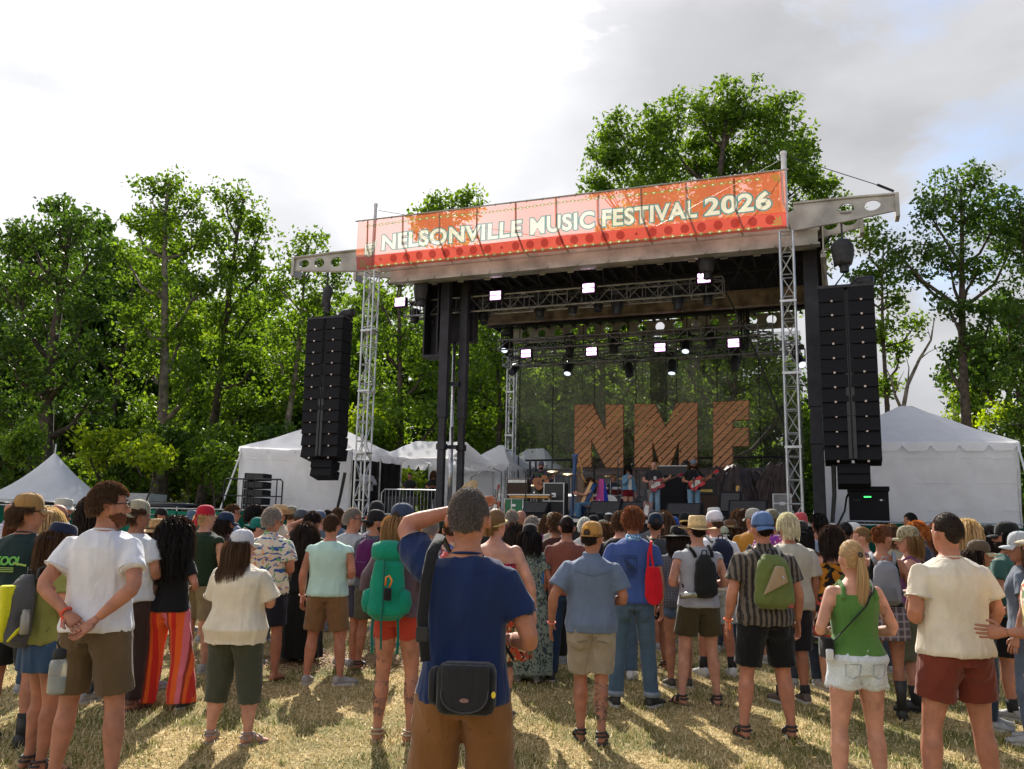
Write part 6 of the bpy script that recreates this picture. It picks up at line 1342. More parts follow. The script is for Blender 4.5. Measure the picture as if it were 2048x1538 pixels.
# ================================================================ band gear
def on_deck(px, v): return sp(px, 1030, v)[0]
def wedge(px, v, wd, label, h=.42):
    u = on_deck(px, v); t = sthing('stage_monitor', label, 'monitor speaker', u, v, ZD, group='wedge monitors on the stage front'); b = MB()
    f_ = lambda x, y, z: (y, x, z); b.v = []; 
    b.rings([[(x, -.05, .02), (x, -.02, h*.35), (x, .30, h), (x, .45, h), (x, .45, .02)] for x in (-wd/2, wd/2)]); b.build('cabinet', M_cabinet, t, bevel=.01)
    b = MB(); b.rings([[(x, -.045, h*.34), (x, .26, h*.93), (x, .262, h*.93), (x, -.04, h*.335)] for x in (-wd/2+.05, wd/2-.05)]); b.v = [(x, y-.012, z+.01) for x, y, z in b.v]; b.build('grille', pmat('grille_grey', (.03, .03, .033), .6), t)
wedge(1068, 1.2, .78, 'grey wedge monitor in front of the acoustic guitarist', .5); wedge(1208, 1.6, .95, 'black wedge monitor right of the harpist', .55); wedge(1258, 1.7, .8, 'black wedge monitor below the singer', .55); wedge(1366, 1.1, 1.0, 'grey wedge monitor between bassist and electric guitarist', .5); wedge(1495, 1.3, 1.05, 'black wedge monitor at the right of the stage front', .6); wedge(1460, 1.6, .6, 'tall black monitor left of the rightmost one', .85)
def gear(name, label, cat, px, v, sz, mat, group=None, z=0, parts=()): return box_thing(name, label, cat, S(on_deck(px, v), v, ZD+z), sz, mat, group=group, parts=parts)
gx_ = sz_ = None
def cased(px, v, sz, label, col=M_case, name='flight_case', n=2):
    t = gear(name, label, 'case', px, v, sz, col, 'flight cases on stage'); b = MB(); w_, d_, h_ = sz
    for i in range(n+1):
        z = h_*i/n; b.bb((-w_/2-.006, -d_/2-.008, max(0, z-.02)), (w_/2+.006, -d_/2-.001, min(h_, z+.02)))
    for s in (-1, 1): b.bb((s*w_/2-.015, -d_/2-.012, 0), (s*w_/2+.015, -d_/2-.009, h_))
    b.build('edging', M_truss, t); b = MB(); b.bb((-.07, -d_/2-.014, h_*.6), (.07, -d_/2-.010, h_*.72)); b.build('latch', M_truss, t)
cased(1112, 3.2, (.66, .5, 1.15), 'tall black two-piece flight case left of the harp'); cased(1032, 2.6, (.62, .45, .62), 'green road case with silver edges', pmat('green_case', (.02, .17, .075), .5), 'road_case', 1)
cased(1566, 3.4, (.5, .5, .85), 'pale rack case beside the right tower', pmat('pale_case', (.22, .22, .22), .6), 'rack_case', 3)
gear('amplifier', 'brown guitar amplifier at the left of the stage', 'amplifier', 1037, 4.0, (.75, .35, 1.35), pmat('amp_brown', (.05, .025, .016), .7), 'amplifiers behind the band', parts=[('control_panel', ((-.33, -.19, 1.2), (.33, -.176, 1.3)), M_truss)])
gear('amplifier', 'bass amplifier cabinet with a white ring, behind the bassist', 'amplifier', 1342, 5.0, (1.0, .5, 1.5), M_cabinet, 'amplifiers behind the band', parts=[('port', ((.05, -.256, .55), (.1, -.252, .6)), M_wht)])
ku = on_deck(1345, 4.6); t = sthing('keyboard', 'small keyboard with wooden ends on top of the bass cabinet', 'keyboard', ku, 5.0, ZD+1.505); b = MB(); b.bb((-.55, -.2, 0), (.55, .2, .28)); b.build('body', M_case, t); 
for s in (-1, 1): b = MB(); b.bb((s*.56-.03, -.22, 0), (s*.56+.03, .22, .42)); b.build('end_cheek', pmat('varnished_wood', (.50, .24, .04), .4), t)
b = MB(); b.bb((-.5, -.21, .29), (.5, -.05, .31)); b.build('keys', M_truss, t)
gear('amplifier', 'guitar amplifier stack right of the electric guitarist', 'amplifier', 1412, 4.4, (.8, .4, .85), pmat('amp_brown', (.05, .025, .016), .7), 'amplifiers behind the band'); gear('amplifier', 'small amplifier head with gold plate on the right stack', 'amplifier', 1408, 4.4, (.78, .36, .5), M_case, 'amplifiers behind the band', z=.86, parts=[('gold_plate', ((-.3, -.186, .08), (.3, -.181, .16)), pmat('gold_plate', (.6, .42, .12), .35, .6))])
# pedal steel table
t = sthing('pedal_steel', 'long instrument table with a wooden front and thin metal legs', 'instrument', on_deck(1060, 2.4), 2.4, ZD); t.scale = (1, 1, .72); b = MB(); b.bb((-.65, -.15, .88), (.65, .2, 1.0)); b.build('front_board', pmat('varnished_wood', (.50, .24, .04), .4), t, bevel=.01); b = MB(); b.bb((-.70, -.18, 1.003), (.70, .25, 1.05)); b.build('top', M_truss, t)
for x in (-.62, .62): b = MB(); b.tube([(x, 0, 0), (x, 0, .88)], .03, 6); b.build('leg', M_wht, t)
for i in range(5): b = MB(); b.tube([(-.4+i*.2, .05, .1), (-.4+i*.2, .05, .88)], .012, 5); b.build('pedal_rod', M_truss, t)
def drums(px, v, label, col, sc_=1.0):
    t = sthing('drum_kit', label, 'drum kit', on_deck(px, v), v, ZD+.3, group='drum kits'); t.scale = (sc_,)*3; m = pmat('drum_'+label[:3], col, .25, .3)
    for (x, y, z, r_, h_, nm) in ((0, 0, .32, .30, .4, 'bass_drum'), (-.22, -.05, .75, .15, .22, 'tom'), (.22, -.05, .75, .16, .24, 'tom'), (-.55, .1, .55, .18, .16, 'snare_drum'), (.55, .05, .35, .2, .4, 'floor_tom')):
        axv = (0, 1, 0) if nm == 'bass_drum' else (0, -.25, 1); b = MB(); b.lathe([(r_, -h_/2), (r_, h_/2)], (x, y, z), 20, ax=axv); o_ = b.build(nm, m, t, False); b = MB(); b.lathe([(r_*1.03, -h_/2-.01), (r_*1.03, -h_/2+.025)], (x, y, z), 20, ax=axv); b.lathe([(r_*1.03, h_/2-.025), (r_*1.03, h_/2+.01)], (x, y, z), 20, ax=axv); b.build('hoop', M_truss, o_)
        b = MB(); b.lathe([(r_*.97, -h_/2-.013), (r_*.97, h_/2+.013)], (x, y, z), 20, ax=axv); b.build('drum_head', M_wht, o_)
    for (x, y, z, r_) in ((-.6, .05, 1.1, .22), (.5, .1, 1.2, .25), (-.1, .3, 1.3, .24), (-.75, .2, .85, .18)):
        b = MB(); b.lathe([(.01, .02), (.04, .015), (r_, 0), (r_, -.004), (.03, .01)], (x, y, z), 24, ax=(.1, -.25, 1)); o_ = b.build('cymbal', pmat('cymbal', (.40, .30, .13), .3, .9), t, True); b = MB(); b.tube([(x, y, z), (x*1.05, y+.1, -.28)], .012, 5); b.tube([(x-.15, y, -.28), (x*1.05, y+.1, .1), (x+.2, y+.1, -.28)], .01, 4); b.build('stand', M_truss, o_)
    return t
drums(1108, 7.0, 'silver drum kit left of the harp', (.45, .45, .47), 1.15); drums(1222, 6.6, 'burgundy drum kit behind the harpist', (.14, .02, .025))
box_thing('drum_riser', 'low black riser under the drums', 'platform', S(on_deck(1165, 6.6), 6.6, ZD), (5.2, 2.0, .29), M_deck)
def micstand(px, v, ztop, label, boom=0):
    t = sthing('microphone_stand', label, 'microphone stand', on_deck(px, v), v, ZD, group='microphone stands on stage'); b = MB(); b.tube([(0, 0, .02), (0, 0, ztop)], .016, 6)
    for k in range(3): b.tube([(0, 0, .10), (.28*math.cos(k*2.1), .28*math.sin(k*2.1), .01)], .012, 4)
    if boom: b.tube([(0, 0, ztop), (boom, -.05, ztop+.12)], .012, 5)
    b.build('stand', M_black, t); b = MB(); b.lathe([(.012, -.12), (.018, -.02), (.028, 0), (.028, .04), (.01, .055)], (boom, -.05, ztop+(.12 if boom else .04)), 10, ax=(boom*.3, .8, .3)); b.build('microphone', M_grey, t)
for a in [(1050, 2.2, 1.45, 'microphone stand left of the acoustic guitarist', .3), (1145, 1.9, 1.3, 'microphone stand before the harpist', .35), (1236, 2.6, 1.8, 'tall microphone stand left of the singer', 0), (1278, 2.3, 1.55, 'microphone stand between singer and bassist', -.2), (1389, 2.2, 1.2, 'microphone stand before the electric guitarist', 0), (1455, 2.4, 1.35, 'microphone stand with a white tip on the right', 0), (940, 2.5, 1.3, 'microphone stand with a red light near the left column', .3), (1001, 3.0, 1.5, 'microphone stand at the left edge of the band gear', -.3)]: micstand(*a)
# tarps over gear
def tarp(px, v, wd, hgt, label, seed):
    t = sthing('covered_gear', label, 'tarpaulin', on_deck(px, v), v, ZD, group='gear under brown tarpaulins'); n = 60; rows = []
    for k in np.linspace(0, 1, 16):
        z = hgt*(1-k); w_ = wd/2*(.30+.70*k**.6); rows.append([((w_+.12*math.sin(j*.9+seed+k*3)*k)*math.cos(2*PI*j/n)+.15*math.sin(seed+k*4), (w_*.45+.06*math.sin(j*1.7+seed))*math.sin(2*PI*j/n), z+.10*math.sin(j*.35+seed)*(1-k)) for j in range(n)])
    b = MB(); b.rings(rows[::-1]); v_, nr, f = remeshed(b, .04, 2); v_ = folds(v_, nr, .028, seed, (1, 1, .35), 7); link('tarp', mesh_np('tarp', v_, f, M_tarp, True), t)
# ---------------- things people carry
def acc(name, label, cat, p, base=(0, 0, 0), group=None):
    o = thing(name, label, cat, P_world(p, base), p['yaw'], group); o.scale = (p['K'],)*3; o['tmpb'] = 1; del o['tmpb']; return o, np.array(base, float)
def sh_build(b, base, name, mat, root, smooth=False, bevel=0):
    b.v = [tuple(np.array(v)-base) for v in b.v]; return b.build(name, mat, root, smooth, bevel)
def backpack(p, label, col, z0=1.0, z1=1.42, wd=.15, dp=.15, col2=None, kind='pack', strap=None, tilt=0, x0=0, logo=None, pat=(), bottle=None):
    o, B_ = acc('backpack', label, 'backpack', p, (x0, -.2, z0), 'backpacks carried in the crowd'); yb = -.118*(1+(p['w']-1)*1.3)-.012; b = MB(); h = z1-z0; rg = []
    for k in np.linspace(0, 1, 12):
        sh_ = math.sin(min(1, k*5+.25)*PI/2)*math.sin(min(1, (1-k)*4+.18)*PI/2); wx = wd*(1-.30*k if kind != 'cinch' else (1.0-.25*k if k < .85 else .55))*(.35+.65*sh_)
        dz = dp*(1-.35*k)*(.3+.7*sh_); rg.append([(x0+tilt*k+wx*math.copysign(abs(math.cos(t_))**.75, math.cos(t_)), yb-dz*.5+dz*.55*math.copysign(abs(math.sin(t_))**.8, math.sin(t_)), z0+h*k) for t_ in np.linspace(0, 2*PI, 22, endpoint=False)])
    b.rings(rg); vx = .012; v, nr, f = remeshed(b, vx, 2); v = folds(v, nr, .006, PCOUNT[0], (1, 1, .7), 24)-B_; m = fabric(col, *pat); link('bag_body', mesh_np('bag_body', v, f, m, True), o)
    sm = fabric(strap or tuple(x*.5 for x in col))
    for s in (-1, 1):
        X = s*.105*(.6+.4*p['w']); b = MB(); yy = .112*(1+(p['w']-1)*1.3)
        b.tube([(X*.75+x0, yb-.01, z1-.03), (X*.85+x0*.5, yb-.005, 1.425), (X, -.02, 1.492), (X, yy*.75, 1.43), (X*1.15, yy+.01, 1.30), (X*1.45, yy*.6, 1.16), (X*1.6, yb*.6, z0+.10)], .017, 8, sy=.45); sh_build(b, B_, 'strap', sm, o, True)
    if col2 and kind == 'pack':
        b = MB(); yy = yb-dp-.004; b.prism([(x0-wd*.55, z0+h*.08), (x0+wd*.5, z0+h*.10), (x0+wd*.42, z0+h*.42), (x0-wd*.45, z0+h*.45)], yy-.02, yy+.08); sh_build(b, B_, 'front_pocket', fabric(col2), o, True, bevel=.015)
    if kind == 'hike':
        b = MB(); b.lathe([(.01, -.13), (.06, -.12), (.085, -.04), (.085, .04), (.06, .12), (.01, .13)], (x0, yb-dp*.40, z1+.005), 14, ax=(1, 0, 0)); sh_build(b, B_, 'lid', m, o, True)
        for s in (-1, 1):
            b = MB(); b.lathe([(.01, 0), (.05, .01), (.07, .08), (.055, .16), (.02, .18)], (x0+s*wd*.82, yb-dp*.45, z0+.05), 12); sh_build(b, B_, 'side_pocket', m, o, True)
            b = MB(); b.tube([(x0+s*wd*.6, yb-dp*.5, z0+.05), (x0+s*wd*.66, yb-dp*.45, z0-.10), (x0+s*wd*.62, yb-dp*.4, z0-.24)], .011, 5, sy=.4); sh_build(b, B_, 'loose_strap', sm, o)
        b = MB(); b.tube([(x0, yb-dp*.9, z1-.05), (x0+.01, yb-dp-.01, z0+.15), (x0-.005, yb-dp*.9, z0-.03), (x0-.005, yb-dp*.8, z0-.20)], .008, 5); sh_build(b, B_, 'cord', sm, o)
    b = MB(); b.tube([(x0-.03, yb-.01, z1-.02), (x0-.02, yb-.03, z1+.035), (x0+.02, yb-.03, z1+.035), (x0+.03, yb-.01, z1-.02)], .007, 5); sh_build(b, B_, 'grab_loop', sm, o)
    return o, B_, yb
skinD = 4
ST = {}
# ---- 1 the man in navy shading his eyes (nearest)
p = person(938, 984, 3.80, 'tall man in a navy t-shirt in the foreground, shading his eyes with one arm', yaw=R(-3), w=.94, skin=0, hair=('short', 'salt', .014), top=('tee', (.010, .024, .088)), bottom=('shorts', (.20, .088, .028)),
           arms=(((-.305, .17, 1.60), (.03, .20, 1.70)), ((.275, -.02, 1.14), (.16, .2, 1.12))), shoes='sneaker', shoecol=(.2, .2, .2), stance=.16, palms=((.15, -.5, -1), None), curl=(.12, .5), head=(-4, 0), hatH=-.01)
ST['navy'] = p
o, B_ = acc('camera_bag', 'black padded camera bag slung at the hip of the man in navy', 'camera bag', p, (.03, -.25, .86))
B_ = B_-np.array([0, 0, .055])
b = MB(); b.box((.035, -.225, .93), (.225, .13, .19)); sh_build(b, B_, 'bag_body', fabric((.011, .011, .013)), o, True, bevel=.035)
b = MB(); b.prism([(-.055, 1.015)]+[(.035-.090*math.cos(t_), .935-.082*math.sin(t_)**.7) for t_ in np.linspace(.01, PI-.01, 18)]+[(.125, 1.015), (.12, 1.025), (-.05, 1.025)], -.307, -.28); sh_build(b, B_, 'flap', fabric((.024, .024, .027)), o, True, bevel=.008)
b = MB(); b.tube([(.035-.088*math.cos(t_), -.3085, .938-.083*math.sin(t_)**.7) for t_ in np.linspace(.01, PI-.01, 24)], .0035, 4); sh_build(b, B_, 'flap_piping', fabric((.05, .05, .055)), o)
b = MB(); b.box((-.088, -.205, .935), (.05, .09, .14)); sh_build(b, B_, 'side_pouch', fabric((.013, .013, .015)), o, True, bevel=.03)
b = MB(); b.tube([(-.13, -.20, 1.02), (-.155, -.165, 1.18), (-.145, -.160, 1.32), (-.13, -.135, 1.43), (-.11, -.02, 1.50), (-.08, .12, 1.42), (.05, .19, 1.2), (.20, .05, 1.0)], [.02, .024, .024, .024, .024, .022, .02, .02], 8, sy=.28); sh_build(b, B_, 'shoulder_strap', fabric((.014, .014, .016)), o, True)
b = MB(); b.box((-.15, -.185, 1.12), (.05, .015, .06)); sh_build(b, B_, 'buckle', M_black, o, bevel=.006)
b = MB(); b.rings([[(.035+.018*math.cos(t_), yy, .900+.008*math.sin(t_)) for t_ in np.linspace(0, 2*PI, 14, endpoint=False)] for yy in (-.307, -.312)]); sh_build(b, B_, 'badge', pmat('bag_badge', (.22, .12, .12), .4), o)
b = MB(); b.rings([[(.143+.008*math.cos(t_), yy, .92+.012*math.sin(t_)) for t_ in np.linspace(0, 2*PI, 12, endpoint=False)] for yy in (-.285, -.296)]); sh_build(b, B_, 'yellow_pin', pmat('yellow_pin', (.8, .6, .05), .4), o)
E_, W_ = p['joints'][-1]; o, B_ = acc('cap', 'tan cap held up above the head of the man in navy', 'cap', p, (-.01, .16, 1.76))
b = MB(); b.rings([[(-.02+q*.04*math.cos(t_), .20+zz*.1, 1.765+q*.032*math.sin(t_)+.5*q*.04*math.cos(t_)) for t_ in np.linspace(0, 2*PI, 18, endpoint=False)] for q, zz in ((1, -.1), (.95, .1), (.75, .3), (.4, .4), (.05, .42))]); sh_build(b, B_, 'cap_crown', fabric((.50, .36, .20)), o, True)
# ---- 2 white tee man
p = person(221, 970, 5.6, 'bearded man in a white t-shirt and brown cargo shorts, hands clasped behind him', yaw=R(-3), w=1.05, skin=0, hair=('curlytop', 'brown', .035), top=('tee', (.74, .73, .78)), bottom=('shorts', (.13, .085, .045)), arms=('back', 'back'), shoes='sandal', shoecol=(.02, .02, .02),
           head=(-46, 0), glasses=True, beard='auburn', stance=.17, face=True)
ST['white'] = p
o, B_ = acc('water_bottle', 'clear plastic bottle with a black cap hanging from the hand of the man in white', 'bottle', p, (-.03, -.33, .56))
b = MB(); b.lathe([(.042, 0), (.046, .01), (.046, .155), (.040, .175), (.030, .182)], (-.03, -.31, .60), 18)
gm = pmat('bottle_plastic', (.62, .66, .68), .12, 0, 0); gm.node_tree.nodes['Principled BSDF'].inputs['Transmission Weight'].default_value = .75; sh_build(b, B_, 'bottle_body', gm, o, True)
b = MB(); b.lathe([(.034, 0), (.036, .01), (.034, .045), (.015, .055)], (-.03, -.31, .785), 14); b.tube([(-.03, -.31, .835), (-.05, -.31, .87), (-.03, -.31, .905), (-.01, -.31, .87), (-.03, -.31, .835)], .005, 5); sh_build(b, B_, 'cap', M_rubber, o, True)
b = MB(); b.lathe([(.041, .002), (.0435, .008), (.0435, .085), (.001, .086)], (-.03, -.31, .602), 18); sh_build(b, B_, 'water', pmat('cloudy_water', (.62, .62, .55), .2), o, True)
def wristband(p, s, col, label, strip=True):
    E_, W_ = p['joints'][s]; d = unit(W_-E_); q = W_-d*.005; o, B_ = acc('wristband', label, 'wristband', p, q, 'festival wristbands'); b = MB(); a = unit(np.cross(d, [0, 1, .2])); c_ = np.cross(d, a); r_ = .033*p['fat']**.5
    b.tube([q+a*r_*math.cos(t_)+c_*r_*.9*math.sin(t_) for t_ in np.linspace(0, 2*PI, 14)], .0065, 5); 
    if strip: b.box(q+np.array([0, -.03, -.05]), (.014, .003, .06))
    sh_build(b, B_, 'band', pmat('band_%d' % int(col[0]*99+col[1]*9), col, .6, var=.05), o)
wristband(p, -1, (.75, .08, .03), 'red orange wristband on the man in white')
# ---- 3 KOOL tee man
p = person(62, 987, 6.7, 'man in a dark teal t-shirt with green back print and brown cap, far left', yaw=R(-3), w=1.04, skin=0, hair=('mullet', 'brown', .07), hat=('cap', (.36, .20, .07), (.42, .26, .11)), top=('tee', (.014, .032, .034)), bottom=('shorts', (.014, .014, .016)), arms=('back', 'back'), shoes='boot', shoecol=(.02, .02, .02), head=(-42, 2), glasses=True, stance=.15, hatH=.02, extra={'socks': .22})
v, f = text_mesh('KOOL', 1, .03, .004, .86, .12); v0 = v[:, 0].max(); e = link('green_print', mesh_np('green_print', np.stack([-.115+v[:, 0]/v0*.19, -.149-.012*0+v[:, 2]-.012*np.cos(v[:, 0]), 1.255+v[:, 1]*.085], 1), f, pmat('green_print', (.16, .50, .10), .7, var=.05)), p['root'])
b = MB()
for z_ in (1.235, 1.222, 1.209): b.box((-.05, -.163, z_), (.17, .004, .006))
b.box((.075, -.160, 1.262), (.10, .004, .014), Euler((0, R(10), 0)).to_matrix()); b.build('print_underline', pmat('green_print2', (.28, .42, .10), .7, var=.05), p['root'])
# ---- 4 girl with navy bucket hat and yellow pack
p = person(120, 1043, 6.05, 'girl in a navy bucket hat and denim skirt beside the man in white', yaw=R(-40), sex='f', skin=1, hair=('long', 'brown', .28), hat=('bucket', (.012, .018, .045)), top=('tee', (.20, .20, .05)), bottom=('mini', (.018, .045, .095), 'denim'), arms=('front', 'front'), shoes='sandal', shoecol=(.02, .02, .02), stance=.10, head=(18, -14), w=1.08, hatH=.015)
ST['girl'] = p
o, B_, yb = backpack(p, 'grey and yellow hiking daypack on the girl in the bucket hat', (.07, .07, .075), .88, 1.38, .14, .19, strap=(.03, .03, .03))
b = MB(); b.prism([(-.085, .93), (.05, .92), (.065, 1.10), (.04, 1.31), (-.055, 1.31), (-.10, 1.10)], yb-.212, yb-.09); sh_build(b, B_, 'yellow_panel', fabric((.62, .60, .02)), o, bevel=.02)
for s in (-1, 1): b = MB(); b.tube([(s*.09, yb-.16, .93), (s*.128, yb-.12, 1.0), (s*.12, yb-.05, 1.06)], [.02, .028, .02], 8, sy=.5); sh_build(b, B_, 'yellow_trim', fabric((.62, .60, .02)), o, True)
b = MB(); b.lathe([(.028, 0), (.032, .01), (.032, .13), (.026, .14), (.026, .17)], (.165, yb-.09, .98), 12); sh_build(b, B_, 'bottle', pmat('grey_bottle', (.25, .24, .22), .35, .4), o, True)
# ---- 5 striped trousers woman
p = person(353, 1046, 8.1, 'woman with long dark curls in wide red, orange and pink striped trousers', yaw=R(-6), sex='f', skin=0, hair=('longcurly', 'black', .46), top=('tee', (.008, .008, .009)), bottom=('wide', (.80, .12, .02), 'bands', (.72, .16, .20), 1.0, (.62, .03, .02)), arms=('front', 'front'), shoes='sneaker', shoecol=(.05, .05, .05), stance=.20, w=1.0)
o, B_ = acc('shoulder_bag', 'brown leather shoulder bag under the arm of the woman in striped trousers', 'bag', p, (-.16, -.14, 1.0)); b = MB(); b.box((-.155, -.135, 1.09), (.15, .07, .19), Euler((0, R(14), 0)).to_matrix()); sh_build(b, B_, 'bag_body', pmat('brown_leather', (.09, .045, .025), .5, 0, .2, 8, .3), o, True, bevel=.03)
b = MB(); b.tube([(-.12, -.15, 1.17), (-.02, -.15, 1.32), (.08, -.10, 1.47), (.10, .02, 1.50)], .012, 6, sy=.5); sh_build(b, B_, 'strap', MATS['brown_leather'], o)
# ---- 6 cream shirt woman
p = person(487, 1064, 6.9, 'broad woman in an oversized cream t-shirt, olive cropped trousers and a white cap', yaw=R(-10), sex='f', skin=2, w=1.36, hair=('long', 'brown', .25), hat=('cap', (.55, .54, .58), (.60, .52, .42)), top=('loose', (.72, .64, .50)), bottom=('capri', (.060, .066, .045)), arms=('cross', 'cross'), shoes='sandal', shoecol=(.28, .25, .22), head=(-42, 3), stance=.17, footyaw=(14, 40))
# ---- 7 wave print
p = person(546, 1018, 9.6, 'grey haired man in a cream shirt printed with blue waves, navy shorts, barefoot', yaw=R(-16), w=1.1, skin=1, hair=('curlytop', 'grey', .04), top=('shirt', (.68, .60, .48), 'waves', (.03, .10, .32)), bottom=('shorts', (.012, .012, .022)), arms=('down', 'front'), shoes=None, head=(-18, 0), stance=.13)
# ---- 8
p = person(612, 1056, 10.8, 'woman with very long dark hair and a long black dress beside the man in mint', yaw=R(-8), sex='f', skin=2, hair=('wavy', 'dark', .42), top=('tee', (.006, .006, .006)), bottom=('long_skirt', (.006, .006, .006)), arms=('front', 'front'), shoes='boot', shoecol=(.01, .01, .01))
# ---- 9 mint
p = person(664, 1030, 9.4, 'man in a sleeveless pale mint t-shirt and brown shorts with grey trainers', yaw=R(-5), w=1.14, skin=0, hair=('short', 'brown'), top=('muscle', (.46, .66, .58)), bottom=('shorts', (.20, .11, .05)), arms=('down', 'front'), shoes='sneaker', shoecol=(.30, .28, .27), stance=.18, footyaw=(5, 50)); ST['mint'] = p
wristband(p, -1, (.70, .35, .30), 'pink paper wristband on the man in mint')
# ---- 10 teal backpack
p = person(806, 1012, 7.05, 'tall woman in red shorts and a mauve hooded jacket with tattooed calves', yaw=R(-10), sex='f', skin=0, hair=('long', 'dblond', .26), hat=('cap', (.035, .05, .095)), top=('hoodie', (.115, .075, .090)), bottom=('hot', (.42, .045, .022)), arms=('front', 'front'), shoes='sandal', shoecol=(.38, .30, .18), stance=.13, head=(-12, 0), footyaw=(10, 45), w=1.0, tat=[(-1, 1.15, 1.75, 42), (-1, .66, .78, 5), (1, 1.12, 1.5, 22)]); ST['teal'] = p
o, B_, yb = backpack(p, 'bright teal hiking backpack on the woman in red shorts', (.004, .22, .135), .90, 1.40, .155, .20, kind='hike', strap=(.003, .12, .09), tilt=.0, x0=-.03)
b = MB(); b.tube([(.0, yb-.225, 1.16), (.005, yb-.235, 1.22), (.03, yb-.235, 1.235), (.05, yb-.23, 1.20), (.03, yb-.225, 1.15)], .007, 6); sh_build(b, B_, 'orange_carabiner', pmat('orange_metal', (.85, .25, .02), .35, .3), o, True)
b = MB(); b.box((.02, yb-.225, 1.10), (.055, .03, .09)); sh_build(b, B_, 'black_pouch', fabric((.01, .01, .012)), o, True, bevel=.01)
# ---- 11 walking man in grey-blue shirt
p = person(1184, 1048, 7.15, 'man in grey-blue shirt, khaki shorts and brown cap, walking away with one foot lifted', yaw=R(-2), w=1.05, skin=1, hair=('short', 'dark'), hat=('cap', (.42, .21, .055), (.48, .28, .10)), top=('shirt', (.125, .165, .245)), bottom=('shorts', (.30, .25, .18)), arms=(((-.31, -.04, 1.17), (-.33, .06, .93)), 'front'), shoes='sandal', shoecol=(.02, .02, .02), head=(-26, 0), walk=-.28, stance=.08, tat=[(1, 1.08, 1.8, 60)], curl=(.35, .5)); ST['grey'] = p
wristband(p, -1, (.65, .15, .12), 'red cord wristband on the man in the grey-blue shirt', False)
b = MB(); yy = -.155; b.tube([(-.16, yy+.02, 1.375), (-.08, yy-.004, 1.345), (0, yy-.008, 1.33), (.08, yy-.004, 1.345), (.16, yy+.02, 1.375)], .003, 4); b.build('yoke_seam', fabric((.09, .12, .18)), p['root'])
b = MB(); b.box(tuple(p['hd']((-.012, -.106, 1.722))), (.036, .012, .024), Euler((R(-14), 0, R(-26))).to_matrix()); b.build('cap_badge', pmat('cap_badge', (.70, .36, .05), .7), p['root'])
# ---- 12 blue tee and jeans
p = person(1266, 1018, 8.6, 'young man in a blue t-shirt with a dark bird print, jeans and a blue neckerchief', yaw=R(-4), w=1.03, skin=0, hair=('curlytop', 'auburn', .055), top=('tee', (.045, .085, .26)), bottom=('jeans', (.045, .085, .13), 'denim'), arms=('front', 'down'), shoes='sneaker', shoecol=(.02, .02, .02), stance=.16, footyaw=(5, 35), head=(-4, 0)); ST['blue'] = p
b = MB(); bb_ = MB(); yy = -.152
def flat(pts, name, mat, y0=yy, th=.003): b_ = MB(); b_.prism(pts, y0-th, y0+.02); return b_
fr = MB()
for (a, c_) in (((-.12, 1.33), (.02, 1.33)), ((.02, 1.33), (.02, 1.17)), ((.02, 1.17), (-.12, 1.17)), ((-.12, 1.17), (-.12, 1.33)), ((-.12, 1.305), (.02, 1.305)), ((-.12, 1.195), (.02, 1.195))): fr.tube([(a[0], yy, a[1]), (c_[0], yy, c_[1])], .0022, 4)
for i in range(9): fr.tube([(-.105+i*.0135, yy, 1.312), (-.100+i*.0135, yy, 1.324)], .0016, 4); fr.tube([(-.110+i*.014, yy, 1.178), (-.102+i*.014, yy, 1.189)], .0022, 4)
fr.tube([(-.11, yy, 1.155), (.01, yy, 1.155)], .002, 4); fr.tube([(-.10, yy, 1.142), (.0, yy, 1.142)], .002, 4); fr.build('print_frame', pmat('shirt_print', (.015, .025, .07), .8), p['root'])
fr = MB(); fr.prism([(-.10, 1.285), (-.08, 1.295), (-.065, 1.28), (-.03, 1.25), (-.0, 1.225), (.01, 1.208), (-.015, 1.215), (-.04, 1.215), (-.05, 1.205), (-.055, 1.22), (-.072, 1.24), (-.08, 1.275)], yy-.002, yy+.02); fr.build('bird_print', MATS['shirt_print'], p['root'])
b = MB(); b.rings([ell_ring((0, dy_, z_), rx_, ry_, 18) for z_, rx_, ry_, dy_ in ((1.465, .088, .080, -.008), (1.485, .075, .074, -.012), (1.51, .068, .068, -.01), (1.52, .060, .060, -.01))]); b.add([(-.07, -.085, 1.49), (.07, -.085, 1.49), (.0, -.112, 1.40), (0, -.06, 1.48)], [(0, 1, 2), (0, 3, 1), (0, 2, 3), (1, 3, 2)]); b.build('neckerchief', fabric((.05, .25, .50), 'paisley', (.5, .6, .7), 1.5), p['root'], True)
for s in (-1, 1): an_ = p['legs'][s][2]; b = MB(); b.tube([an_+np.array([0, 0, .0]), an_+np.array([0, 0, .045])], .0715, 18); b.build('trouser_cuff', fabric((.22, .27, .32)), p['root'], True)
o, B_ = acc('tote_bag', 'bright red cloth tote bag hanging from the shoulder of the young man in blue', 'tote bag', p, (.17, -.16, .95)); b = MB()
b.rings([[(.165+xw*math.cos(t_)+.03*(1.2-z_), -.165+.03*math.sin(t_), z_) for t_ in np.linspace(0, 2*PI, 16, endpoint=False)] for z_, xw in ((.90, .02), (.915, .055), (.98, .085), (1.10, .08), (1.22, .065), (1.235, .06))]); v, nr, f = remeshed(b, .008, 2); link('bag_body', mesh_np('bag_body', folds(v, nr, .004, 3, (1, 1, .5), 28)-B_, f, fabric((.55, .008, .018)), True), o)
for xo in (-.03, .02): b = MB(); b.tube([(.15+xo, -.165, 1.225), (.14+xo*.5, -.16, 1.35), (.155, -.10, 1.45), (.165, -.02, 1.465), (.165, .06, 1.42)], .010, 6, sy=.4); sh_build(b, B_, 'handle', fabric((.55, .008, .018)), o)
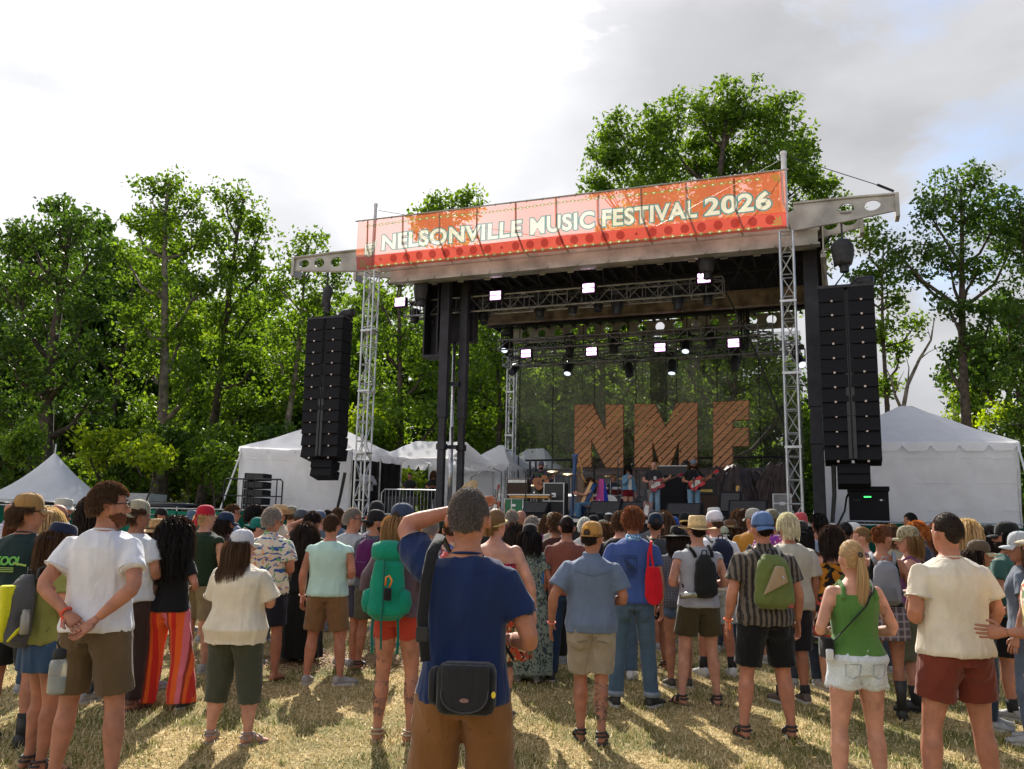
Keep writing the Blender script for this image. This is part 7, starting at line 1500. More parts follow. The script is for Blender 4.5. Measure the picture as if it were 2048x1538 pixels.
# ---- 13 straw hat
p = person(1394, 1029, 8.75, 'man in a straw hat, grey sleeveless shirt and olive shorts', yaw=R(4), w=1.02, skin=2, hair=('short', 'dark'), hat=('straw', (.62, .45, .22)), top=('muscle', (.36, .37, .41)), bottom=('short_shorts', (.060, .048, .020)), arms=('front', 'front'), shoes='sandal', shoecol=(.02, .02, .02), stance=.17, footyaw=(25, 10), hatH=.04); ST['straw'] = p
o, B_, yb = backpack(p, 'black drawstring bag on the man in the straw hat', (.013, .014, .014), 1.0, 1.41, .125, .12, kind='cinch', x0=.02)
b = MB(); b.lathe([(.001, -.085), (.030, -.083), (.031, .075), (.026, .085), (.001, .087)], (-.15, yb-.06, 1.03), 14, ax=(1, 0, .15)); sh_build(b, B_, 'steel_bottle', pmat('steel_bottle', (.45, .45, .40), .3, .8), o, True)
# ---- 14 green backpack
p = person(1524, 1026, 7.45, 'man in a dark striped shirt, long black shorts and a faded blue cap', yaw=R(3), w=1.14, skin=0, hair=('short', 'dark'), hat=('cap', (.085, .15, .31), 'back'), top=('shirt', (.026, .022, .020), 'stripe', (.13, .105, .085), 1.0), bottom=('shorts', (.006, .006, .007)), arms=('down', 'down'), shoes='sandal', shoecol=(.02, .02, .02), stance=.19, head=(2, 0), hatH=.01); ST['stripe'] = p
o, B_, yb = backpack(p, 'olive green backpack with a tan panel on the man in the striped shirt', (.115, .145, .038), 1.01, 1.43, .175, .17, strap=(.012, .014, .02))
b = MB(); b.prism([(-.11, 1.12), (.085, 1.22), (.055, 1.34), (-.005, 1.345)], yb-.172, yb-.12); sh_build(b, B_, 'tan_panel', fabric((.33, .24, .145)), o, bevel=.012)
b = MB(); b.tube([(.03, yb-.176, 1.27), (.045, yb-.178, 1.245)], .008, 6); sh_build(b, B_, 'zip_pull', pmat('zip_metal', (.6, .6, .6), .3, .8), o)
b = MB(); b.box((.11, yb-.13, 1.04), (.045, .03, .035)); sh_build(b, B_, 'red_patch', pmat('red_patch', (.25, .06, .04), .7), o, bevel=.008)
wristband(p, -1, (.85, .16, .04), 'orange wristband on the man in the striped shirt')
# ---- 15 bleached hair
p = person(1575, 1030, 8.95, 'person with messy bleached hair in a loose beige t-shirt and black shorts', yaw=R(8), w=1.08, skin=1, hair=('messy', 'platinum', .085), top=('loose', (.42, .40, .33)), bottom=('long_shorts', (.010, .010, .014)), arms=('front', 'down'), shoes='sneaker', shoecol=(.10, .07, .06), stance=.12, extra={'socks': .16})
# ---- 16 green tank
p = person(1702, 1089, 5.75, 'blonde woman in a green tank top and frayed pale denim shorts with a long ponytail', yaw=R(4), sex='f', w=1.10, skin=2, hair=('ponytail', 'blond', .36), top=('tank', (.085, .20, .045)), bottom=('hot', (.48, .53, .58), 'denim'), arms=('front', 'front'), shoes='sneaker', shoecol=(.4, .4, .4), stance=.15, hatH=-.02); ST['green'] = p
b = MB()
for i in range(150):
    t_ = i/150*2*PI; s = -1 if i % 2 else 1; hp_, kn, an_ = p['legs'][s]; c_ = hp_+(kn-hp_)*.31; r_ = .108*p['fat']; b.tube([c_+np.array([r_*math.cos(t_), r_*math.sin(t_), .01]), c_+np.array([(r_+.003)*math.cos(t_+.03), (r_+.003)*math.sin(t_+.03), -.008-.018*random.random()])], .0016, 3)
b.build('frayed_hem', pmat('denim_fray', (.75, .77, .78), .9, var=.05), p['root'])
o, B_ = acc('crossbody_bag', 'black crossbody bag at the left hip of the blonde woman in green', 'bag', p, (-.22, -.05, .96)); b = MB(); b.box((-.225, -.03, 1.02), (.07, .13, .14)); sh_build(b, B_, 'bag_body', fabric((.012, .012, .013)), o, True, bevel=.02)
b = MB(); b.tube([(-.21, -.09, 1.06), (-.10, -.135, 1.19), (.02, -.140, 1.31), (.10, -.105, 1.43), (.12, -.01, 1.475), (.08, .10, 1.40)], .017, 8, sy=.3); sh_build(b, B_, 'strap', fabric((.010, .010, .012)), o, True)
b = MB(); b.box((-.235, -.105, .98), (.05, .03, .08)); sh_build(b, B_, 'white_pouch', pmat('white_pouch', (.6, .6, .6), .4), o, True, bevel=.01)
# ---- 17 tan tee man right
p = person(1893, 1028, 5.6, 'big man with cropped dark hair in a cream t-shirt and rust red shorts, right foreground', yaw=R(4), w=1.15, skin=0, hair=('buzz', 'crop'), top=('tee', (.70, .62, .50)), bottom=('short_shorts', (.165, .034, .020)), arms=('front', 'front'), shoes='sneaker', shoecol=(.05, .05, .05), stance=.20, head=(8, 0)); ST['cream'] = p
# ---- 18 floral shirt man at right edge
p = person(2090, 1046, 5.2, 'person in a cream shirt with red flowers reaching out an arm at the right edge', yaw=R(70), w=1.05, skin=1, hair=('long', 'dark', .2), hat=('cap', (.42, .37, .28)), top=('shirt', (.66, .60, .46), 'floral', (.42, .04, .015), .8, (.55, .48, .12)), bottom=('jeans', (.16, .14, .13), 'denim'), arms=(((-.22, .03, 1.14), (-.20, .25, 1.12)), 'down'), shoes='sneaker', shoecol=(.03, .03, .03), head=(10, 0), stance=.13, face=True)
def crowd(rows, group='people in the festival crowd'):
    for r_ in rows:
        px, yt, D, label, kw = r_; person(px, yt, D, label, group=group, **kw)
T = lambda k, c, *a: (k, c)+a
crowd([
 (2012, 1048, 8.4, 'man in a green t-shirt with a chequered back print and a black cap, far right', dict(yaw=R(30), w=1.15, skin=0, hair=('long', 'black', .16), hat=('cap', (.01, .01, .01)), top=('tee', (.035, .10, .085)), bottom=('shorts', (.01, .01, .012)), arms=('front', 'front'), head=(20, 0), beard='dark', extra={'socks': .18})),
 (1956, 1080, 8.0, 'smiling woman in a brown cap with a pale brim, turned towards the right', dict(yaw=R(-120), sex='f', skin=1, hair=('long', 'dark', .25), hat=('cap', (.10, .07, .045), (.45, .36, .22)), top=('tank', (.02, .02, .02)), bottom=('jeans', (.02, .03, .05), 'denim'), head=(8, 0), arms=('front', 'front'), face=True, hatH=.02)),
 (1815, 1056, 8.7, 'woman in a camouflage cap and a lilac top with a dragonfly tattoo on her arm', dict(yaw=R(62), sex='f', w=1.12, skin=2, hair=('bob', 'dblond', .16), hat=('cap', (.30, .25, .15), 'camo'), top=('singlet', (.16, .07, .17)), bottom=('long_shorts', (.12, .13, .09)), arms=('down', 'front'), head=(10, 0), shoes='boot', shoecol=(.02, .02, .02), extra={'socks': .25})),
 (1760, 1050, 8.3, 'woman with dark clipped up hair in a black top and plaid skirt, looking down', dict(yaw=R(-14), sex='f', skin=1, hair=('bun', 'auburn'), top=('singlet', (.01, .01, .01)), bottom=('mini', (.10, .075, .085), 'plaid', (.36, .30, .33), 1.0), arms=('front', 'front'), shoes='tallboot', shoecol=(.015, .015, .015), head=(-40, -16))),
 (1838, 1046, 11.2, 'woman with bright ginger hair seen behind the camouflage cap', dict(yaw=R(35), sex='f', skin=2, hair=('curly', 'red', .07), top=('tee', (.03, .04, .07)), bottom=('jeans', (.03, .05, .08), 'denim'), arms=('front', 'front'), head=(25, -10))),
 (1932, 1048, 11.0, 'woman with long wavy blonde hair behind the big man in cream', dict(yaw=R(18), sex='f', skin=2, hair=('wavy', 'blond', .34), top=('tee', (.25, .22, .17)), bottom=('jeans', (.03, .05, .08), 'denim'), arms=('front', 'front'))),
 (1820, 1027, 16.5, 'man with short black hair standing tall by the right fence', dict(yaw=R(15), skin=1, hair=('short', 'black'), top=('tee', (.08, .08, .09)), bottom=('jeans', (.03, .04, .06), 'denim'))),
 (1727, 1055, 10.4, 'woman with sunglasses pushed into her light brown pinned up hair', dict(yaw=R(38), sex='f', skin=2, hair=('bun', 'dblond'), top=('singlet', (.13, .07, .16)), bottom=('shorts', (.05, .05, .06)), arms=('front', 'front'), head=(22, -6), w=1.08)),
 (1706, 1048, 13.0, 'man in a white cap with a bright green brim', dict(yaw=R(40), skin=0, hair=('short', 'brown'), hat=('cap', (.60, .60, .58), (.05, .35, .05)), top=('tee', (.55, .55, .55)), bottom=('shorts', (.1, .1, .1)), head=(20, 0))),
 (1690, 1045, 12.4, 'dark skinned man in a white t-shirt with a navy strap', dict(yaw=R(25), skin=4, hair=('buzz', 'black'), top=('tee', (.66, .66, .66)), bottom=('shorts', (.03, .03, .05)), head=(15, 0))),
 (1662, 1057, 9.7, 'woman with dark curly hair in an orange and black patterned dress', dict(yaw=R(2), sex='f', w=1.1, skin=2, hair=('longcurly', 'dark', .22), top=('singlet', (.42, .17, .015), 'floral', (.008, .008, .008), .5), bottom=('skirt', (.012, .010, .012), 'floral', (.42, .05, .03), .7, (.5, .45, .4)), arms=('down', 'front'), shoes='sneaker', shoecol=(.35, .3, .26))),
 (1637, 1030, 14.0, 'person with thick black bobbed hair in a salmon top by the tent wall', dict(yaw=R(25), skin=1, hair=('bob', 'black', .12), top=('tank', (.45, .16, .12)), bottom=('shorts', (.05, .05, .06)), head=(20, 0))),
 (1601, 1028, 12.4, 'man in a faded red cap and light blue t-shirt', dict(yaw=R(5), skin=0, hair=('short', 'grey'), hat=('cap', (.42, .06, .07), 'back'), top=('tee', (.28, .34, .45)), bottom=('shorts', (.1, .1, .12)))),
 (1600, 1045, 9.9, 'person with long black hair under a dark cap in a brown plaid shirt', dict(yaw=R(2), skin=1, hair=('long', 'black', .22), hat=('cap', (.02, .018, .016), 'back'), top=('shirt', (.13, .085, .05), 'plaid', (.03, .02, .015), .8, (.4, .33, .22)), bottom=('jeans', (.02, .03, .05), 'denim'))),
 (1484, 1026, 13.5, 'woman with long wavy brown hair right of the bandana', dict(yaw=R(2), sex='f', skin=1, hair=('wavy', 'brown', .35), top=('tee', (.05, .02, .03)), bottom=('jeans', (.03, .05, .08), 'denim'))),
 (1461, 1038, 13.0, 'person in a brown felt hat and maroon top', dict(yaw=R(4), sex='f', skin=1, hair=('long', 'brown', .2), hat=('fedora', (.10, .05, .025)), top=('tee', (.10, .015, .03)), bottom=('jeans', (.03, .04, .06), 'denim'), hatH=.03)),
 (1506, 1020, 12.2, 'man in a mustard t-shirt and a pale cap left of the faded blue cap', dict(yaw=R(-4), skin=0, hair=('short', 'brown'), hat=('cap', (.30, .28, .24)), top=('tee', (.42, .19, .025)), bottom=('shorts', (.1, .08, .06)), head=(30, 0), w=1.15)),
 (1543, 1022, 11.6, 'man in a camouflage cap and a pink and purple tie-dye t-shirt', dict(yaw=R(0), skin=0, hair=('short', 'brown'), hat=('cap', (.14, .13, .08), 'camo'), top=('tee', (.40, .04, .20), 'tiedye', (.16, .05, .36)), bottom=('shorts', (.06, .06, .06)))),
 (1430, 1024, 10.5, 'man in a white and purple patterned head wrap, white shirt and pale grey shorts', dict(yaw=R(0), w=1.05, skin=0, hair=('short', 'brown'), hat=('beanie', (.62, .58, .62), 'paisley', (.28, .15, .36)), top=('long', (.66, .66, .70)), bottom=('shorts', (.40, .44, .48)), arms=('front', 'front'), shoecol=(.6, .6, .6), stance=.14, extra={'socks': .2})),
 (1428, 1013, 14.2, 'person in a white rolled brim hat just above the head wrap', dict(yaw=R(3), skin=1, hair=('short', 'dark'), hat=('bucket', (.62, .60, .58)), top=('tee', (.4, .1, .1)), bottom=('shorts', (.05, .05, .05)), hatH=.02)),
 (1446, 1056, 12.6, 'person in a pale green grey cap low in the crowd', dict(yaw=R(0), sex='f', skin=0, hair=('long', 'black', .2), hat=('cap', (.30, .33, .24), 'back'), top=('tee', (.02, .02, .03)), bottom=('jeans', (.03, .04, .06), 'denim'))),
 (1356, 1050, 9.7, 'woman in a wide black sun hat and a loose dark grey checked shirt', dict(yaw=R(-4), sex='f', w=1.05, skin=1, hair=('long', 'dark', .18), hat=('sunhat', (.008, .008, .008)), top=('loose', (.06, .062, .07), 'plaid', (.12, .12, .14), 2.2), bottom=('hot', (.05, .08, .13), 'denim'), arms=('down', 'front'), hatH=.02, shoecol=(.05, .04, .03))),
 (1345, 1036, 13.2, 'man in a bright blue cap', dict(yaw=R(2), skin=0, hair=('short', 'dark'), hat=('cap', (.01, .06, .28), 'back'), top=('tee', (.03, .03, .035)), bottom=('shorts', (.05, .05, .05)))),
 (1311, 1029, 10.9, 'man in a navy cap, dark green t-shirt and long dark shorts', dict(yaw=R(-3), w=1.12, skin=1, hair=('short', 'dark'), hat=('cap', (.006, .014, .035)), top=('tee', (.012, .03, .014)), bottom=('shorts', (.012, .013, .018)), shoes='sandal', shoecol=(.06, .02, .01))),
 (1308, 1024, 14.6, 'person in a black cap just behind the navy cap', dict(yaw=R(-3), skin=1, hair=('short', 'black'), hat=('cap', (.008, .008, .012)), top=('tee', (.1, .1, .11)), bottom=('shorts', (.05, .05, .05)))),
 (1328, 1032, 12.6, 'woman with straight brown hair right of the navy cap', dict(yaw=R(-3), sex='f', skin=1, hair=('long', 'brown', .3), top=('tee', (.12, .10, .22)), bottom=('shorts', (.05, .05, .05)))),
 (1369, 1027, 15.0, 'person in a black visor cap with a yellow band', dict(yaw=R(-3), skin=1, hair=('short', 'dark'), hat=('cap', (.01, .01, .01), (.55, .36, .10), 'back'), top=('tee', (.05, .05, .05)), bottom=('shorts', (.05, .05, .05)))),
 (1241, 1026, 10.2, 'curly brown haired man in black, half hidden by the young man in blue', dict(yaw=R(-6), w=1.15, skin=2, hair=('curly', 'brown', .04), top=('tee', (.01, .01, .012)), bottom=('jeans', (.05, .09, .14), 'denim'), shoecol=(.6, .6, .6))),
 (1218, 1028, 14.0, 'dark haired man wearing a small white skullcap', dict(yaw=R(-3), skin=3, hair=('buzz', 'dark'), hat=('kippah', (.6, .6, .6)), top=('tee', (.06, .07, .06)), bottom=('shorts', (.05, .05, .05)))),
 (1206, 1043, 12.8, 'person in a grey green cap low behind the brown cap', dict(yaw=R(-3), skin=2, hair=('short', 'grey'), hat=('cap', (.14, .14, .10), 'back'), top=('tee', (.03, .03, .03)), bottom=('shorts', (.05, .05, .05)))),
 (1212, 1052, 10.6, 'woman with long light brown curls right of the brown cap', dict(yaw=R(-3), sex='f', skin=2, hair=('longcurly', 'brown', .30), top=('tee', (.01, .01, .01)), bottom=('jeans', (.04, .08, .12), 'denim'))),
 (1169, 1037, 12.6, 'white haired person in front of the harp', dict(yaw=R(-3), skin=2, hair=('short', 'white', .04), top=('tee', (.5, .5, .5)), bottom=('shorts', (.05, .05, .05)))),
 (1187, 1033, 14.2, 'person in a black cap right of the white hair', dict(yaw=R(-3), skin=2, hair=('short', 'black'), hat=('cap', (.006, .006, .008), 'back'), top=('tee', (.03, .03, .03)), bottom=('shorts', (.05, .05, .05)))),
 (1200, 1027, 15.6, 'person in a black beanie close to the stage', dict(yaw=R(-3), skin=2, hair=('short', 'black'), hat=('beanie', (.006, .006, .008)), top=('tee', (.02, .02, .02)), bottom=('shorts', (.05, .05, .05)))),
 (1134, 1033, 9.9, 'man with a dark hair bun in a rusty red t-shirt and jeans', dict(yaw=R(-4), w=1.02, skin=1, hair=('bun', 'dark'), top=('tee', (.19, .065, .045)), bottom=('pants', (.014, .035, .075)), stance=.15, shoecol=(.03, .03, .03))),
 (1112, 1030, 11.2, 'man with curly brown hair in a dark brown t-shirt', dict(yaw=R(-4), skin=1, hair=('curly', 'brown', .06), top=('tee', (.055, .022, .018)), bottom=('pants', (.02, .02, .02)))),
 (1106, 1027, 13.0, 'person in a mottled green head scarf and a beige t-shirt', dict(yaw=R(-4), skin=1, hair=('short', 'brown'), hat=('beanie', (.20, .20, .13), 'camo'), top=('tee', (.36, .33, .27)), bottom=('shorts', (.1, .1, .1)))),
 (1064, 1034, 12.2, 'grey haired man in a black t-shirt looking right', dict(yaw=R(-10), skin=2, hair=('short', 'grey', .04), top=('tee', (.010, .011, .016)), bottom=('jeans', (.03, .05, .08), 'denim'), head=(-30, 0), w=1.1)),
 (1060, 1050, 9.9, 'woman in a black beanie and a green grey paisley dress', dict(yaw=R(-4), sex='f', skin=1, hair=('long', 'black', .22), hat=('beanie', (.006, .006, .008)), top=('tee', (.20, .25, .20), 'paisley', (.03, .05, .06), .8), bottom=('long_skirt', (.20, .25, .20), 'paisley', (.03, .05, .06), .8))),
 (1031, 1052, 10.8, 'woman with dark wavy hair holding a rainbow flag', dict(yaw=R(-4), sex='f', skin=1, hair=('wavy', 'dark', .25), top=('tee', (.02, .10, .08)), bottom=('long_skirt', (.02, .10, .075)), arms=('front', 'front'))),
 (1024, 1022, 13.2, 'grey haired man right of the navy man\'s raised hand', dict(yaw=R(-4), skin=2, hair=('short', 'grey', .04), top=('tee', (.06, .07, .10)), bottom=('shorts', (.05, .05, .05)))),
 (1042, 1021, 14.6, 'bald man near the stage behind the grey haired man', dict(yaw=R(-10), skin=0, hair=('bald', 'grey'), top=('tee', (.15, .12, .1)), bottom=('shorts', (.05, .05, .05)), head=(-25, 0))),
 (992, 1020, 7.9, 'big woman in a strappy flowered top with a ponytail and yellow headband', dict(yaw=R(-12), sex='f', w=1.38, skin=2, hair=('ponytail', 'dblond', .14), hat=('headband', (.62, .45, .16)), top=('strappy', (.42, .02, .06), 'small_floral', (.02, .01, .02), .6), bottom=('skirt', (.40, .05, .02), 'floral', (.012, .01, .012), 1.2, (.5, .4, .2)), arms=('down', 'down'), shoes='sneaker', shoecol=(.02, .02, .025), head=(-20, 0), extra={'socks': .5, 'sockcol': .10})),
 (905, 1034, 8.6, 'person in a red, blue and cream leaf shirt, mostly behind the man in navy', dict(yaw=R(-4), w=1.25, skin=0, hair=('short', 'brown'), top=('shirt', (.60, .45, .25), 'floral', (.45, .07, .02), 1.3, (.04, .08, .30)), bottom=('shorts', (.28, .25, .20)), shoes='boot', shoecol=(.03, .02, .015), extra={'socks': .28})),
 (706, 1018, 10.6, 'grey haired man in sunglasses and a grey t-shirt lifting a black cap', dict(yaw=R(-35), w=1.1, skin=0, hair=('short', 'grey', .025), top=('tee', (.36, .37, .40)), bottom=('shorts', (.06, .06, .10)), arms=('down', ((.32, .20, 1.50), (.16, .28, 1.72))), head=(-40, 0), glasses=True, face=True)),
 (752, 1023, 10.4, 'man in a black and maroon cap and a grey t-shirt', dict(yaw=R(-20), w=1.05, skin=1, hair=('short', 'dark'), hat=('cap', (.010, .008, .010), 'back'), top=('tee', (.065, .075, .09)), bottom=('shorts', (.095, .085, .06)), head=(-30, 0), shoes='sandal', shoecol=(.02, .02, .02), beard='dark')),
 (774, 1031, 12.4, 'man in a black cap and a bright turquoise t-shirt', dict(yaw=R(-20), skin=0, hair=('short', 'dark'), hat=('cap', (.01, .01, .012)), top=('tee', (.03, .25, .34)), bottom=('shorts', (.05, .05, .05)), head=(-40, 0), beard='dark')),
 (743, 1033, 14.2, 'person in an orange and blue cap', dict(yaw=R(-20), skin=2, hair=('short', 'brown'), hat=('cap', (.60, .13, .02), (.05, .12, .4)), top=('tee', (.04, .1, .35)), bottom=('shorts', (.05, .05, .05)), head=(-30, 0))),
 (626, 1027, 11.6, 'man with wavy dark brown hair in a black shirt, one hand at his forehead', dict(yaw=R(-12), w=1.05, skin=1, hair=('curly', 'dark', .06), top=('tee', (.01, .01, .012)), bottom=('shorts', (.02, .02, .02)), arms=('visor', 'down'))),
 (603, 1021, 12.6, 'man in a slate cap and an orange plaid shirt', dict(yaw=R(-20), skin=2, hair=('short', 'brown'), hat=('cap', (.07, .08, .095)), top=('shirt', (.50, .42, .34), 'plaid', (.42, .09, .02), 1.0), bottom=('shorts', (.05, .05, .05)), head=(-10, 0))),
 (584, 1015, 13.8, 'person in a camouflage cap and a beige top by the tent wall', dict(yaw=R(-20), skin=2, hair=('short', 'brown'), hat=('cap', (.13, .12, .09), 'camo'), top=('tee', (.42, .38, .30)), bottom=('shorts', (.05, .05, .05)))),
 (561, 1009, 12.8, 'man in a weathered cowboy hat and cream shirt facing the camera', dict(yaw=R(165), skin=1, hair=('short', 'dark'), hat=('cowboy', (.50, .34, .18)), top=('shirt', (.50, .45, .36)), bottom=('jeans', (.03, .05, .08), 'denim'), face=True, beard='dark', hatH=.04)),
 (508, 1013, 12.6, 'man with a black afro in a cream jacket', dict(yaw=R(-15), skin=3, hair=('afro', 'black', .05), top=('jacket', (.44, .36, .24)), bottom=('pants', (.03, .03, .03)), head=(-10, 0))),
 (512, 1038, 10.6, 'person in a teal cap and sunglasses looking down', dict(yaw=R(-35), skin=2, hair=('short', 'dark'), hat=('cap', (.01, .15, .12), 'back'), top=('tee', (.5, .46, .38)), bottom=('shorts', (.05, .05, .05)), head=(-25, -14), glasses=True)),
 (467, 1012, 14.8, 'curly haired man in a grey blue shirt looking right', dict(yaw=R(-50), skin=0, hair=('curly', 'brown', .05), top=('shirt', (.14, .19, .28)), bottom=('pants', (.05, .05, .06)), head=(-30, 0), glasses=True, face=True)),
 (451, 1027, 10.9, 'man with shoulder length brown hair, navy cap and brown shirt', dict(yaw=R(-18), w=.98, skin=1, hair=('long', 'dark', .14), hat=('cap', (.014, .030, .065)), top=('long', (.060, .030, .024)), bottom=('jeans', (.02, .03, .045), 'denim'), head=(-28, 0), beard='dark')),
 (413, 1013, 10.0, 'man in a red bandana, blond hair and a dark green t-shirt', dict(yaw=R(-16), w=1.06, skin=2, hair=('short', 'blond', .05), hat=('bandana', (.42, .012, .03), 'paisley', (.6, .45, .45), 2.0), top=('muscle', (.014, .030, .015)), bottom=('shorts', (.26, .20, .13)), arms=('front', 'front'), head=(-15, 0))),
 (386, 1020, 13.6, 'person in a denim blue bucket hat', dict(yaw=R(-25), skin=2, hair=('short', 'grey'), hat=('bucket', (.075, .12, .20)), top=('shirt', (.25, .30, .32), 'plaid', (.1, .14, .18), 2), bottom=('shorts', (.05, .05, .05)), head=(-10, -5), hatH=.015)),
 (322, 1018, 17.0, 'man in a backwards black cap and sunglasses by the green fence', dict(yaw=R(-70), skin=1, hair=('short', 'dark'), hat=('cap', (.01, .01, .012), 'back'), top=('tee', (.16, .18, .2)), bottom=('shorts', (.05, .05, .05)), head=(-15, 0), glasses=True, beard='dark')),
 (318, 1037, 9.0, 'woman in a very wide woven straw sun hat and a lime green top', dict(yaw=R(-20), sex='f', skin=1, hair=('long', 'brown', .15), hat=('widestraw', (.52, .31, .12)), top=('tee', (.28, .46, .03)), bottom=('jeans', (.03, .05, .08), 'denim'), hatH=.02)),
 (278, 1004, 8.0, 'man in a backwards beige cap and dark brown trousers behind the man in white', dict(yaw=R(-14), w=1.08, skin=1, hair=('curly', 'brown', .04), hat=('cap', (.34, .30, .21), 'back'), top=('tee', (.62, .63, .66)), bottom=('pants', (.045, .026, .022)), arms=('front', 'front'), head=(-20, 0), shoes='sandal', shoecol=(.1, .05, .04))),
 (193, 1000, 8.3, 'woman with a bushy dark ponytail behind the man in white', dict(yaw=R(-20), sex='f', skin=1, hair=('longcurly', 'dark', .3), top=('tee', (.02, .02, .03)), bottom=('jeans', (.03, .05, .08), 'denim'))),
 (117, 1009, 9.4, 'bald bearded man in sunglasses beside the brown cap', dict(yaw=R(-40), w=1.08, skin=0, hair=('bald', 'dark'), top=('tee', (.02, .02, .025)), bottom=('shorts', (.05, .05, .05)), head=(-25, 0), glasses=True, beard='dark', face=True)),
 (128, 995, 12.2, 'person in a white bucket hat behind the bald bearded man', dict(yaw=R(-40), skin=0, hair=('short', 'brown'), hat=('bucket', (.50, .48, .43)), top=('tee', (.3, .3, .3)), bottom=('shorts', (.05, .05, .05)), head=(-20, 0), hatH=.015)),
 (97, 1029, 8.6, 'woman with long straight strawberry blonde hair at the left', dict(yaw=R(-25), sex='f', skin=2, hair=('long', 'blond', .34), top=('tee', (.05, .05, .06)), bottom=('jeans', (.03, .05, .08), 'denim'), head=(-15, 0))),
 (23, 1007, 13.2, 'bald man in a white and purple striped shirt at the far left', dict(yaw=R(-55), skin=0, hair=('bald', 'dark'), top=('shirt', (.55, .55, .62), 'plaid', (.3, .25, .4), 1.5), bottom=('shorts', (.1, .1, .1)), head=(-20, 0), face=True)),
 (36, 1030, 10.6, 'person in a brown brimmed hat and mirrored glasses, low at the far left', dict(yaw=R(-50), sex='f', skin=2, hair=('long', 'auburn', .2), hat=('fedora', (.09, .04, .02)), top=('tee', (.10, .04, .03)), bottom=('jeans', (.03, .05, .08), 'denim'), head=(-10, -6), glasses=True, hatH=.02)),
 (432, 1036, 12.4, 'person with short light curly hair right of the red bandana', dict(yaw=R(-10), skin=2, hair=('curly', 'dblond', .05), top=('tee', (.2, .2, .22)), bottom=('shorts', (.05, .05, .05)))),
 (862, 1038, 10.2, 'person in a light blue plaid shirt behind the raised arm', dict(yaw=R(-6), skin=2, hair=('short', 'grey', .04), top=('shirt', (.12, .26, .46), 'plaid', (.45, .55, .65), 1.2), bottom=('shorts', (.1, .1, .1)))),
 (880, 1042, 12.6, 'person in a dark green cap behind the raised arm', dict(yaw=R(-6), skin=2, hair=('short', 'dark'), hat=('cap', (.01, .025, .015)), top=('tee', (.03, .05, .04)), bottom=('shorts', (.1, .1, .1)))),
 (1978, 1052, 11.8, 'person in a dark hood behind the green t-shirt', dict(yaw=R(15), skin=1, hair=('long', 'black', .3), hat=('beanie', (.012, .008, .008)), top=('tee', (.02, .02, .02)), bottom=('shorts', (.02, .02, .02)))),
 (2040, 1068, 7.4, 'person with long tangled brown hair and a pale cap at the right edge', dict(yaw=R(50), sex='f', skin=1, hair=('wavy', 'brown', .34), hat=('cap', (.42, .44, .46)), top=('tee', (.1, .12, .16)), bottom=('jeans', (.06, .08, .12), 'denim'), head=(20, 0))),
 (1880, 1052, 12.4, 'woman with reddish brown hair right of the ginger hair', dict(yaw=R(15), sex='f', skin=1, hair=('wavy', 'auburn', .3), top=('tee', (.05, .05, .06)), bottom=('jeans', (.03, .04, .06), 'denim'))),
 (1783, 1053, 11.0, 'person in a plain beige t-shirt with brown hair between the two caps', dict(yaw=R(5), sex='f', skin=1, hair=('bob', 'brown', .13), top=('tee', (.36, .32, .25)), bottom=('jeans', (.03, .04, .06), 'denim'))),
 (1095, 1033, 14.4, 'brown haired person in a light blue shirt near the front', dict(yaw=R(-4), skin=1, hair=('wavy', 'brown', .15), top=('tee', (.28, .34, .42)), bottom=('shorts', (.05, .05, .05)))),
 (655, 1021, 15.5, 'black haired person right under the white tent wall', dict(yaw=R(-15), skin=1, hair=('short', 'black'), top=('tee', (.1, .1, .1)), bottom=('shorts', (.05, .05, .05)))),
 (676, 1019, 14.4, 'person with short brown curls left of the lifted cap', dict(yaw=R(-15), skin=1, hair=('curly', 'brown', .04), top=('tee', (.12, .15, .2)), bottom=('shorts', (.05, .05, .05)))),
 (640, 1024, 14.0, 'person in a blue grey cap half hidden behind the dark wavy hair', dict(yaw=R(-15), skin=2, hair=('short', 'dblond'), hat=('cap', (.10, .13, .18)), top=('tee', (.1, .13, .16)), bottom=('shorts', (.05, .05, .05)), head=(-20, 0))),
])
# remaining carried things
def loosebox(): pass
pp = person(1010, 1045, 15.8, 'person in a maroon beanie in the front rows', yaw=R(-5), skin=1, hair=('short', 'dark'), hat=('beanie', (.07, .012, .02)), top=('tee', (.05, .03, .03)), bottom=('shorts', (.05, .05, .05)))
def find(lbl):
    for o in bpy.data.objects:
        if o.get('label') and lbl in o['label'] and o.name.startswith('person'): return o
def pseudo(o, w=1.0): return dict(pos=np.array(o.location), yaw=o.rotation_euler[2], K=o.scale[0], w=w, fat=w)
backpack(pseudo(find('clipped up hair')), 'grey daypack with red piping on the woman with clipped up hair', (.20, .20, .23), 1.02, 1.42, .14, .15, strap=(.22, .23, .26), col2=(.14, .14, .16))
backpack(pseudo(find('head wrap, white'), 1.05), 'navy school backpack on the man in the head wrap', (.010, .014, .035), 1.0, 1.46, .16, .17, col2=(.012, .016, .04))
backpack(pseudo(find('dark green t-shirt and long'), 1.12), 'dark grey backpack on the man in the navy cap', (.03, .035, .04), 1.05, 1.47, .15, .15, col2=(.04, .045, .05))
backpack(pseudo(find('black and maroon cap'), 1.05), 'purple backpack on the man in the black and maroon cap', (.085, .008, .07), 1.0, 1.44, .15, .18, col2=(.07, .008, .06), strap=(.09, .05, .10))
backpack(pseudo(find('mostly behind the man in navy'), 1.25), 'pink backpack with grey straps on the person in the leaf shirt', (.50, .08, .08), 1.0, 1.42, .13, .15, strap=(.35, .33, .34))
